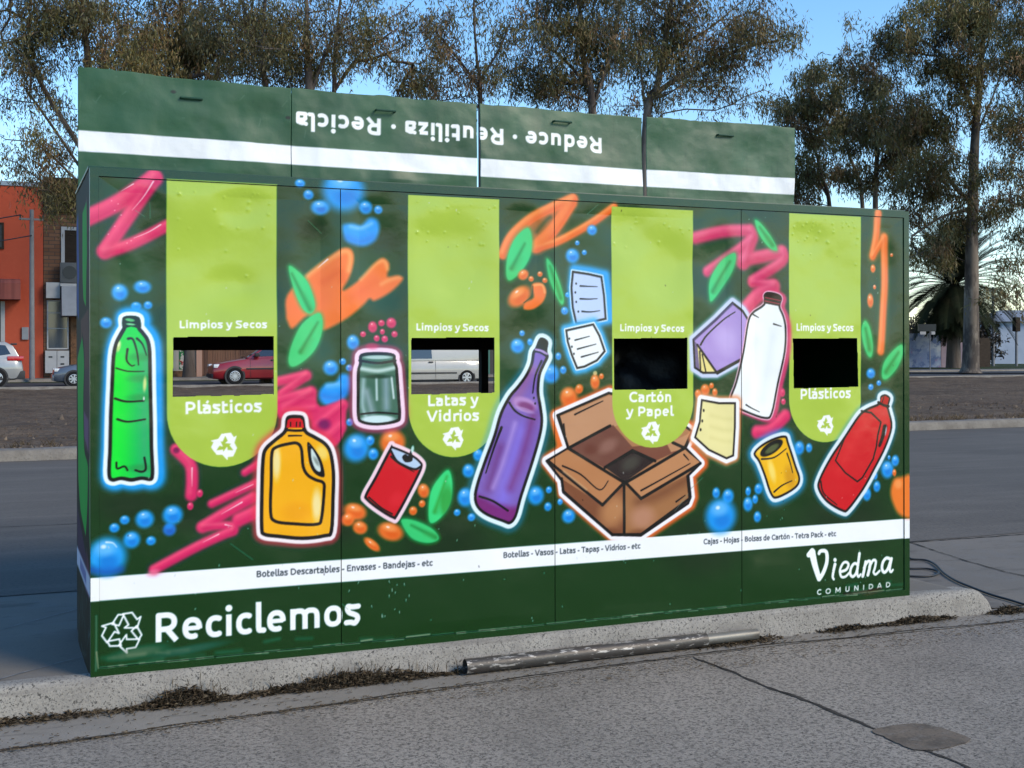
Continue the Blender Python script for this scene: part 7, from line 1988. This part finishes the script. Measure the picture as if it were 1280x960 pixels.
for i,(z,lab) in enumerate(((6.95,'upper thin overhead wire crossing the orange facade'),(6.1,'lower thin overhead wire crossing the orange facade'))):
    pts = [(UP.x-.45*(i==0)-12*t, UP.y-.1, z+.27-1.1*4*t*(1-t)*.6-.3*t) for t in np.linspace(0,1,14)]
    tag(MB().tube(pts,.026,5).build('overhead_wire', m_dark), lab, 'wire')
P1, P2, P3 = Vector((72.758, 68.868, 1.324)), Vector((74.462, 68.147, 1.321)), Vector((51.171, 51.937, 1.35))
lp = thing('lamp_post', 'slim grey lamp post in front of the pale building, nearer the eucalyptus', 'lamp post', (P1.x,P1.y,.2))
MB().tube([(0,0,0),(0,0,5.6),(0,0,6.3)],[.13,.11,.10],10).build('shaft', m_pole, lp, smooth=True)
MB().tube([(0,0,5.9),(-.8,.3,6.25),(-2.4,.9,6.1)],[.05,.045,.04],8).build('arm', m_pole, lp, smooth=True)
MB().prism([(-2.9,1.0),(-2.2,.75),(-2.2,.95),(-2.9,1.2)],'z',6.02,6.14).build('lamp_head', m_grey, lp)
lp2 = thing('signal_post', 'slim grey post with a brown hooded head at the right edge', 'post', (P2.x,P2.y,.2))
MB().tube([(0,0,0),(0,0,3.6)],[.11,.09],10).build('shaft', m_pole, lp2, smooth=True); MB().box(-.26,.26,-.2,.2,2.75,3.9).build('head', m_dbrown, lp2, bevel=.08)
sp = thing('street_sign', 'dark street sign on a thin post right of the kiosk', 'sign', (P3.x,P3.y,.2))
MB().tube([(0,0,0),(0,0,2.75)],.03,8).build('post', m_pole, sp)
cdir = Vector((math.sin(.3999),math.cos(.3999),0)); rdir = Vector((cdir.y,-cdir.x,0))
def panel(x0,x1,z0,z1,d,name,mat,parent):
    vs = []
    for dy in (-d,-d+.03):
        for x,z in ((x0,z0),(x1,z0),(x1,z1),(x0,z1)): v = rdir*x+cdir*dy; vs.append((v.x,v.y,z))
    return MB().add(vs,[(0,1,2,3),(7,6,5,4),(0,4,5,1),(1,5,6,2),(2,6,7,3),(3,7,4,0)]).build(name, mat, parent)
pn = panel(-.72,.36,2.4,2.82,.03,'sign_board',m_dark,sp)
panel(-.6,-.25,2.2,2.38,.035,'sign_plate',m_white,sp); panel(.08,.3,2.2,2.38,.035,'sign_plate',m_white,sp)
# ---------------------------------------------------------------- trees
def bark_var(a, b): return [(1.1, b, 0.9, 0.46, 0.62, (1,1,0.18)), (5, (a[0]*.5,a[1]*.5,a[2]*.5), 0.6, 0.55, 0.7, (1,1,0.2))]
m_bark = material('grey_brown_bark', (0.085,0.066,0.055), 0.9, bark_var((0.085,0.066,0.055),(0.15,0.125,0.11)), [(6,0.6,0.05,(1,1,.2))])
m_pale = material('pale_peeling_bark', (0.175,0.147,0.122), 0.85, [(1.6,(0.075,0.063,0.057),0.95,0.45,0.56,(1,1,0.3)),(4,(0.30,0.26,0.215),0.8,0.55,0.7,(1,1,0.3))], [(6,0.4,0.04,(1,1,.2))])
m_leaf = material('eucalyptus_leaves', (1,1,1), 0.55, attr='paint', trans=0.22, spec=0.35)
LV = 1.85*np.array([1.12,0.98,0.8])*np.array([[0.045,0.048,0.018],[0.062,0.062,0.022],[0.036,0.042,0.018],[0.085,0.068,0.030],[0.078,0.048,0.028],[0.05,0.055,0.03]])
def leaves(centres, per, sig, seed, size=(0.16,0.30), wid=0.024, down=1.0, pal=LV, cl=None, tone=None):
    r = np.random.default_rng(seed); n = len(centres)*per
    c = np.repeat(np.asarray(centres), per, 0)
    g = r.normal(0, 1, (n,3)); tw = r.normal(0,1,(n,3))*np.array([sig*.75,sig*.75,sig*.4]); k_ = (np.arange(n)//9); tw = tw[k_*9 % n]
    p = c + tw + g*np.array([sig*.22,sig*.22,sig*.5]) - np.array([0,0,sig*.35])
    d = r.normal(0,0.55,(n,3)); d[:,2] -= down; d /= np.linalg.norm(d,axis=1,keepdims=True)
    s = np.cross(d, r.normal(0,1,(n,3))); s /= np.linalg.norm(s,axis=1,keepdims=True)+1e-9
    L_ = r.uniform(size[0],size[1],(n,1)); w = wid*r.uniform(.7,1.4,(n,1))
    bend = r.normal(0,.06,(n,3))
    V = np.stack([p, p+d*L_*.45+s*w+bend*L_, p+d*L_, p+d*L_*.45-s*w+bend*L_],1).reshape(-1,3)
    Q = np.arange(n*4).reshape(n,4)
    ci = r.integers(0,len(pal),len(centres)) if cl is None else cl
    base = pal[np.repeat(ci,per)]*r.uniform(.7,1.35,(n,1)); mixi = pal[r.integers(0,len(pal),n)]
    col = base*.65+mixi*.35
    if tone is not None: col = col*np.repeat(tone,per)[:,None]
    col = np.concatenate([np.repeat(col,4,0), np.ones((n*4,1))],1)
    return V, Q, col
def tree(label, trunk, r0, blobs, dens=1.0, seed=1, bark=None, group='eucalyptus trees along the street', limbs=(), dist=50.0, sig=0.5, depth=0.75, wild=1.0, cat='tree', per=117):
    """trunk: world points; blobs: (x,y,z, radius sideways, radius up, density). Boughs grow from the trunk to every leaf clump"""
    r = np.random.default_rng(seed)
    side_ = np.array([math.cos(.3999), -math.sin(.3999), 0]); dep = np.array([math.sin(.3999), math.cos(.3999), 0])
    tp = spline(trunk, False, 8); nT = len(tp)
    tp = tp + np.cumsum(r.normal(0,0.018,tp.shape)*wild,0)*np.linspace(0,1,nT)[:,None]
    nodes = [np.array(p) for p in tp]; par = [-1]+list(range(nT-1)); paths = [list(range(nT))]
    for lb in limbs:
        P = spline(lb, False, 6); a = int(np.argmin(np.linalg.norm(np.array(nodes)-P[0],axis=1))); path=[a]
        for p in P[1:]: nodes.append(np.array(p)); par.append(path[-1]); path.append(len(nodes)-1)
        paths.append(path)
    att = []; tones = []
    for (x,y,z,rs,rv,dn) in blobs:
        k = max(2,int(round(math.pi*rs*rv*1.25*dn*dens/(per*0.0025))))
        for _ in range(max(2, k//6)):
            u = r.normal(0,1,3); u /= np.linalg.norm(u); q = r.random()**0.42
            cc = np.array([x,y,z])+side_*u[0]*rs*q+dep*u[1]*rs*depth*q+np.array([0,0,u[2]*rv*q]); tone = r.choice([.75,.9,1.05,1.2,1.4]); att.append(cc); tones.append(tone)
            for _ in range(5): att.append(cc+r.normal(0,1,3)*np.array([.78,.78,.5])); tones.append(tone*r.uniform(.85,1.15))
    att = np.array(att); low = np.array(nodes)[:, 2].min()
    tt = []
    order = np.argsort([np.min(np.linalg.norm(np.array(nodes)-a,axis=1)) for a in att]); tips = []
    for i in order:
        a = att[i]; N = np.array(nodes); dv = a-N; dl = np.linalg.norm(dv,axis=1)
        cost = dl + 2.2*np.maximum(0, N[:,2]-a[2]+0.15*dl) + np.where(N[:,2] < low+2.4, 6, 0)
        j = int(np.argmin(cost)); d = dl[j]; path=[j]; n = max(1,int(d/0.7)); p0 = N[j]
        pd = N[j]-N[par[j]] if par[j] >= 0 else np.array([0,0,1.]); pd = pd/(np.linalg.norm(pd)+1e-6)
        c1 = p0+pd*d*.35+np.array([0,0,d*.10])
        for k in range(1,n+1):
            t = k/n; p = (1-t)**2*p0+2*t*(1-t)*c1+t*t*a + r.normal(0,0.045*wild,3)*(k<n)*min(d,2)
            nodes.append(p); par.append(path[-1]); path.append(len(nodes)-1)
        paths.append(path); tips.append(len(nodes)-1); tt.append(tones[i])
    cnt = np.zeros(len(nodes)); cnt[tips] = 1
    for i in range(len(nodes)-1,-1,-1):
        if par[i] >= 0: cnt[par[i]] += cnt[i]
    rad = 0.016*np.maximum(cnt,1)**0.46
    tr = np.linspace(1,0.12,nT)**0.9*r0; tr[0] *= 1.35; tr[1] *= 1.12
    rad[:nT] = np.maximum(tr, np.minimum(rad[:nT], r0)*0.9)
    for i in range(nT,len(nodes)): rad[i] = min(rad[i], rad[par[i]]*0.97)
    mb = MB()
    for pi, pth in enumerate(paths):
        if len(pth) < 2: continue
        rr = [rad[q] for q in pth]
        if pi: rr[0] = rr[1]
        mb.tube([nodes[q] for q in pth], rr, 12 if pi == 0 else (6 if max(rr) > .05 else 4), caps=False)
    t = thing('eucalyptus_tree' if cat == 'tree' else cat, label, cat, tuple(tp[0]), 0, group)
    tk = mb.build('trunk', bark or m_bark, None, smooth=True); tk.parent = t; tk.matrix_parent_inverse = Matrix.Translation(-Vector(t.location))
    V,Q,c = leaves([nodes[q] for q in tips], per, sig, seed+77, (0.15*dist/50,0.32*dist/50), 0.021*dist/50, tone=np.array(tt))
    cr = raw_mesh('crown', V, Q, m_leaf, None, False, c); cr.parent = t; cr.matrix_parent_inverse = Matrix.Translation(-Vector(t.location))
    return t
TREES = [('big dark eucalyptus behind the left end of the kiosk', 46, 0.22, 0, 1, [(2.66, 43.13, 0.1), (2.64, 43.14, 4.76), (2.62, 43.15, 8.69), (2.73, 43.1, 12.02), (2.57, 43.17, 14.75), (2.69, 43.12, 17.47)], [[(2.62, 43.15, 8.24), (1.39, 43.67, 10.21), (0.28, 44.14, 11.88)], [(2.62, 43.15, 9.0), (1.39, 43.66, 11.12), (0.56, 44.02, 12.94)], [(2.64, 43.14, 7.64), (1.67, 43.55, 8.7), (0.83, 43.9, 9.46)], [(2.64, 43.14, 6.27), (2.08, 43.37, 7.03), (1.53, 43.61, 7.64)]], [(1.12, 43.78, 13.24, 1.66, 1.36, 1), (0.28, 44.13, 12.03, 1.21, 1.36, 0.9), (2.38, 43.25, 14.14, 1.82, 1.51, 1), (1.4, 43.66, 11.27, 1.21, 0.91, 0.7), (1.11, 43.78, 9.3, 0.91, 0.79, 0.8), (1.81, 43.49, 8.55, 0.79, 0.61, 0.8), (1.61, 43.57, 7.49, 0.91, 0.67, 0.8), (2.5, 43.2, 7.33, 0.61, 0.76, 1), (3.91, 42.6, 13.23, 1.82, 1.82, 1), (3.63, 42.72, 11.87, 1.21, 0.76, 0.8), (0.84, 43.9, 14.75, 1.82, 1.21, 1), (1.41, 43.66, 16.87, 3.33, 1.82, 0.7)]),
('eucalyptus with crowded limbs rising behind the first roof lid', 56, 0.25, 0, 1, [(7.73, 51.84, 0.1), (7.88, 51.78, 8.43), (7.75, 51.83, 13.96), (7.49, 51.95, 16.9), (7.63, 51.89, 20.96)], [], [(7.04, 52.13, 15.43, 2.21, 1.84, 1), (6.03, 52.56, 16.91, 1.84, 1.84, 1), (8.4, 51.56, 16.72, 2.21, 1.84, 1), (8.57, 51.49, 14.51, 2.03, 1.11, 0.9), (9.93, 50.92, 15.06, 1.47, 1.29, 1), (7.05, 52.13, 19.85, 4.05, 2.21, 0.7)]),
('multi-stemmed eucalyptus behind the pale gap left of the word Recicla', 50, 0.2, 0, 0.9, [(9.77, 44.47, 0.1), (9.85, 44.43, 10.96), (9.61, 44.53, 13.92), (9.92, 44.4, 18.2)], [], [(9.73, 44.48, 14.91, 1.48, 1.48, 1), (8.83, 44.87, 15.4, 1.32, 1.32, 1), (10.34, 44.23, 13.59, 1.15, 1.15, 0.9), (9.28, 44.68, 13.1, 0.99, 0.82, 0.8), (9.74, 44.48, 17.87, 2.96, 1.64, 0.6)]),
('dark straight-trunked eucalyptus behind the word Recicla', 47, 0.25, 0, 0.9, [(10.78, 40.78, 0.1), (10.77, 40.79, 10.38), (10.66, 40.83, 13.17), (10.56, 40.88, 17.19)], [[(10.77, 40.79, 11.31), (11.4, 40.52, 13.16), (12.26, 40.16, 14.71)]], [(10.69, 40.82, 13.94, 1.55, 1.39, 1), (11.69, 40.4, 14.55, 1.24, 1.24, 1), (10.12, 41.06, 12.7, 0.99, 0.93, 0.8), (11.83, 40.34, 13.16, 1.08, 0.87, 0.7), (11.13, 40.64, 16.87, 2.78, 1.55, 0.6)]),
('slender eucalyptus with limbs spreading right over the second lid', 58, 0.15, 0, 0.8, [(14.34, 51.22, 0.1), (14.4, 51.19, 13.82), (14.51, 51.15, 16.68), (14.94, 50.97, 20.49)], [[(14.44, 51.18, 13.93), (15.56, 50.7, 15.53), (16.97, 50.11, 16.67)]], [(15.74, 50.63, 15.91, 1.37, 1.07, 0.9), (16.62, 50.26, 17.25, 1.53, 1.34, 1), (17.32, 49.96, 14.96, 1.3, 0.84, 1), (16.28, 50.4, 19.73, 2.67, 1.53, 0.6), (18.37, 49.51, 14.57, 0.84, 0.61, 1)]),
('thin eucalyptus with sparse crown behind the bright lid gap', 52, 0.13, 0, 0.85, [(18.65, 42.88, 0.1), (18.67, 42.88, 11.84), (18.55, 42.93, 14.06), (18.34, 43.02, 18.51)], [[(18.64, 42.89, 12.69), (17.7, 43.29, 14.06), (16.91, 43.62, 15.09)], [(18.64, 42.89, 13.03), (19.43, 42.55, 14.4), (19.91, 42.35, 15.77)]], [(16.75, 43.69, 14.41, 1.09, 1.09, 0.9), (17.38, 43.42, 13.38, 1.03, 0.82, 1), (18.64, 42.89, 13.21, 1.16, 0.82, 1), (17.86, 43.22, 15.6, 1.03, 1.03, 0.6), (19.75, 42.42, 14.91, 0.89, 1.09, 0.7), (18.65, 42.88, 17.48, 2.05, 1.03, 0.4)]),
('broad eucalyptus with pale limbs behind the word Reduce', 57, 0.26, 1, 1, [(25.21, 45.54, 0.1), (25.37, 45.47, 12.27), (24.89, 45.67, 15.64), (24.69, 45.76, 20.52)], [[(25.37, 45.47, 13.02), (26.17, 45.13, 15.64), (26.69, 44.91, 18.64)], [(25.23, 45.53, 13.77), (23.93, 46.08, 15.27), (22.72, 46.59, 16.02)]], [(23.23, 46.38, 14.52, 1.69, 1.2, 1.1), (22.2, 46.81, 15.65, 1.12, 1.31, 0.8), (23.58, 46.23, 16.4, 1.69, 1.5, 1), (24.62, 45.79, 17.33, 2.25, 1.5, 1), (26.17, 45.13, 15.27, 1.5, 1.5, 1), (24.96, 45.65, 13.77, 1.88, 0.82, 0.9), (26.01, 45.2, 19.39, 3.0, 1.5, 0.7)]),
('large eucalyptus with forked pale trunk behind the dark lid gap', 49, 0.22, 1, 1, [(23.64, 37.52, 0.1), (23.69, 37.5, 10.25), (24.08, 37.33, 12.19), (24.44, 37.18, 14.28), (24.98, 36.95, 17.83)], [[(23.93, 37.4, 11.7), (25.27, 36.83, 12.67), (27.35, 35.95, 13.63), (28.68, 35.39, 13.95)], [(23.72, 37.49, 10.74), (23.48, 37.58, 12.99), (23.19, 37.71, 15.25)], [(24.23, 37.27, 13.32), (25.86, 36.58, 14.28), (27.35, 35.95, 15.57)]], [(25.57, 36.7, 14.28, 1.93, 1.45, 1), (24.82, 37.02, 12.51, 1.45, 1.03, 1), (27.05, 36.08, 14.6, 1.45, 1.45, 1), (27.79, 35.76, 13.31, 1.03, 0.97, 0.9), (26.6, 36.27, 12.67, 1.29, 0.9, 0.8), (23.49, 37.58, 14.28, 1.29, 1.45, 1), (24.38, 37.21, 15.57, 1.93, 1.29, 1), (28.24, 35.57, 14.92, 0.84, 0.97, 0.8), (25.87, 36.58, 17.5, 3.55, 1.61, 0.6), (23.33, 37.65, 12.03, 1.03, 0.81, 0.9)]),
('smaller olive eucalyptus behind the right end of the lids', 76, 0.17, 0, 0.75, [(47.74, 56.65, 0.2), (47.57, 56.72, 9.86), (47.11, 56.91, 12.36), (46.38, 57.22, 15.36), (45.97, 57.39, 17.36)], [[(47.39, 56.79, 11.11), (46.52, 57.16, 12.61), (45.37, 57.65, 13.62)]], [(46.06, 57.35, 17.86, 2.0, 1.4, 1), (44.68, 57.94, 16.87, 1.4, 1.1, 0.9), (46.29, 57.26, 15.86, 1.9, 1.3, 1), (45.83, 57.45, 13.61, 1.4, 1.8, 0.8), (47.44, 56.77, 14.11, 1.1, 1.5, 0.8), (45.82, 57.45, 11.36, 1.2, 0.8, 0.8)]),
('leaning two-stemmed eucalyptus left of the kiosk corner', 80, 0.17, 0, 0.7, [(52.21, 59.1, 0.2), (52.03, 59.17, 11.09), (51.17, 59.54, 14.51), (50.59, 59.78, 17.15), (50.45, 59.84, 18.73)], [], [(50.69, 59.74, 18.99, 1.58, 1.47, 1), (50.2, 59.95, 17.15, 1.47, 1.26, 1), (51.17, 59.54, 16.09, 1.37, 1.37, 0.8), (51.26, 59.5, 13.2, 1.05, 0.95, 0.6)]),
('upright eucalyptus with a round tuft beside its trunk above the kiosk corner', 73, 0.2, 0, 0.75, [(48.23, 53.18, 0.2), (48.16, 53.21, 10.48), (48.25, 53.17, 13.84), (48.08, 53.24, 16.73), (47.99, 53.28, 17.93)], [[(48.16, 53.21, 11.2), (49.31, 52.72, 12.16), (50.64, 52.16, 13.36)]], [(47.99, 53.28, 17.45, 1.44, 1.34, 1), (48.79, 52.94, 15.76, 1.63, 1.63, 1), (47.55, 53.47, 15.29, 1.06, 1.15, 0.8), (47.58, 53.45, 12.02, 0.53, 0.53, 2), (49.31, 52.72, 13.84, 1.63, 1.44, 1), (49.75, 52.54, 11.92, 1.25, 1.25, 0.9), (47.33, 53.56, 18.41, 0.86, 0.77, 0.7), (48.65, 53.0, 12.88, 1.25, 1.25, 0.9), (47.32, 53.56, 14.09, 1.15, 1.15, 0.8)]),
('tall eucalyptus with thick pale peeling trunk at the street edge', 67, 0.5, 1, 0.8, [(48.98, 46.35, 0.2), (49.03, 46.33, 2.23), (49.08, 46.31, 6.2), (49.16, 46.27, 9.72), (49.29, 46.22, 13.69), (49.54, 46.11, 17.22), (49.96, 45.94, 22.51)], [[(49.16, 46.27, 9.5), (48.27, 46.65, 10.39), (47.06, 47.16, 12.15)], [(49.16, 46.27, 9.2), (47.66, 46.91, 8.85), (46.03, 47.59, 7.75)], [(49.16, 46.27, 8.93), (50.3, 45.79, 9.94), (51.52, 45.27, 11.26), (52.54, 44.85, 11.7)], [(49.33, 46.2, 14.13), (48.28, 46.64, 16.78), (46.86, 47.24, 18.33), (45.44, 47.84, 18.99)], [(49.29, 46.22, 13.25), (50.31, 45.79, 15.89), (51.01, 45.49, 18.54)]], [(45.65, 47.76, 18.99, 1.68, 1.32, 1), (44.92, 48.07, 18.2, 0.97, 0.88, 0.9), (47.07, 47.16, 19.65, 1.98, 1.32, 1), (48.49, 46.56, 20.08, 2.2, 1.76, 1), (46.46, 47.42, 17.0, 1.5, 0.97, 0.8), (47.67, 46.9, 17.44, 1.59, 1.15, 0.9), (49.1, 46.3, 18.32, 1.59, 1.5, 0.6), (48.28, 46.64, 15.46, 1.68, 1.41, 0.9), (47.06, 47.16, 13.7, 1.5, 1.59, 1), (48.07, 46.73, 12.37, 1.5, 1.41, 1), (46.85, 47.25, 11.27, 1.23, 1.15, 1), (47.74, 46.87, 8.85, 1.06, 1.76, 1.1), (47.57, 46.94, 6.64, 0.79, 1.32, 0.8), (46.44, 47.42, 9.51, 0.88, 0.97, 0.7), (50.11, 45.87, 15.01, 1.32, 1.5, 0.7), (50.72, 45.61, 18.1, 1.32, 1.76, 0.8), (50.3, 45.79, 8.84, 0.88, 1.32, 0.6), (49.71, 46.04, 21.62, 3.53, 1.32, 0.6), (46.05, 47.59, 15.9, 1.32, 1.32, 0.9), (46.45, 47.42, 13.7, 1.32, 1.5, 0.9), (45.71, 47.73, 11.27, 0.79, 1.32, 0.9), (46.86, 47.25, 15.46, 1.32, 1.32, 0.8), (48.47, 46.56, 10.61, 1.15, 1.15, 0.8)]),
('dense dark eucalyptus crowding in at the right edge of the street', 62, 0.3, 0, 0.85, [(49.51, 40.7, 0.2), (49.26, 40.8, 9.1), (48.9, 40.96, 15.21), (48.61, 41.08, 21.74)], [], [(47.39, 41.59, 15.63, 1.14, 1.63, 1), (47.84, 41.4, 12.77, 1.39, 1.63, 1), (47.16, 41.69, 10.94, 0.98, 1.06, 0.9), (48.04, 41.32, 18.07, 1.39, 1.63, 1), (48.21, 41.25, 9.51, 1.39, 1.47, 1), (47.75, 41.44, 7.06, 1.06, 1.39, 0.9), (47.38, 41.6, 5.22, 0.65, 1.06, 0.7), (49.35, 40.77, 14.4, 2.04, 3.26, 0.6)])]
for (label, d, r0, bark, dens, trunk, limbs, blobs) in TREES:
    tree(label, trunk, r0, blobs, dens, hash_ := sum(map(ord,label)), m_pale if bark else m_bark, limbs=limbs, dist=d)
# palm behind the pale eucalyptus
PB = Vector((61.886, 61.521, 1.338)); PZ = 6.2
pm = thing('palm_tree', 'date palm with arching dark fronds behind the pale eucalyptus trunk', 'palm tree', (PB.x,PB.y,.1))
MB().tube([(0,0,0),(0,0,2),(0,0,PZ-.4)],[.55,.45,.48],14).build('trunk', m_bark, pm, smooth=True)
r = np.random.default_rng(8); V=[];Fq=[]
for k in range(130):
    az = k*2.39996; el = R_(80)-R_(158)*(k/130)**1.15; L_ = r.uniform(5.0,6.2)*(1 if k < 95 else .75); p = np.array([0,0,PZ-.2]); d = np.array([math.cos(az)*math.cos(el),math.sin(az)*math.cos(el),math.sin(el)])
    n=16; st=L_/n; hz=np.array([math.cos(az),math.sin(az),0])
    for i in range(n):
        q = p+d*st; sd_ = np.cross(d,[0,0,1]); sd_ /= np.linalg.norm(sd_)+1e-6; up_ = np.cross(sd_,d)
        b=len(V); w=.07*(1-i/n)+.008; V += [p-sd_*w,p+sd_*w,q+sd_*w,q-sd_*w]; Fq.append((b,b+1,b+2,b+3))
        if i >= 0:
            ll = .8*max(.45,math.sin(math.pi*min(1,(i+1)/(n+1)))**.6)*(1 if i < n-2 else .6)
            for s_ in (-1,1):
                for u in (0,.33,.66):
                    a0=p+(q-p)*u; tip=a0+(sd_*s_*.8+d*.75+up_*.25+np.array([0,0,-.12]))*ll; b=len(V); V += [a0-d*.05,a0+d*.05,tip+d*.015,tip-d*.015]; Fq.append((b,b+1,b+2,b+3))
        p=q; d=d+np.array([0,0,-.04-.045*i/n]); d/=np.linalg.norm(d)
m_palm = material('palm_frond', (0.016,0.022,0.010), 0.9, [(0.8,(0.042,0.038,0.022),0.8,0.5,0.7)])
o = raw_mesh('fronds', np.array(V), np.array(Fq), m_palm, pm)
# dark shrubs behind the wall
HB = [(66.299, 72.684, 2.951), (67.488, 72.181, 3.593), (68.556, 71.729, 3.268), (69.389, 71.378, 3.911), (70.814, 70.775, 3.586), (71.763, 70.374, 3.262), (72.714, 69.972, 3.388)]
shrub_labels = ['dark reddish shrub just right of the kiosk edge','dark shrub showing above the blue mural, left of the sign','dark shrub behind the street sign board','dark shrub below the left fronds of the palm','dark shrub behind the foot of the palm','dark shrub left of the dark gate','dark shrub over the dark gate beside the pale building']
DK = np.array([[0.028,0.022,0.014],[0.035,0.025,0.017],[0.022,0.022,0.012],[0.045,0.027,0.018]])
for k,(x,y,z) in enumerate(HB):
    r = np.random.default_rng(60+k); cs = np.array([x,y,z-1.0])+r.normal(0,1,(60,3))*np.array([.75,.75,.95]); cs[:,2] = np.maximum(cs[:,2],.3)
    t = thing('shrub', shrub_labels[k], 'shrub', (x,y,.1), 0, 'dark shrubs behind the far wall')
    V,Q,c = leaves(cs, 40, .32, 200+k, (.15,.32), .06, .3, DK)
    cr = raw_mesh('crown', V, Q, m_leaf, None, False, c); cr.parent=t; cr.matrix_parent_inverse = Matrix.Translation(-Vector(t.location))
    mb = MB()
    for q in cs[::6]: mb.tube([(x,y,.1),((x+q[0])/2+.1,(y+q[1])/2,q[2]*.5+.3),tuple(q)],[.06,.04,.015],5,False)
    st_ = mb.build('stem', m_bark, None); st_.parent=t; st_.matrix_parent_inverse = Matrix.Translation(-Vector(t.location))
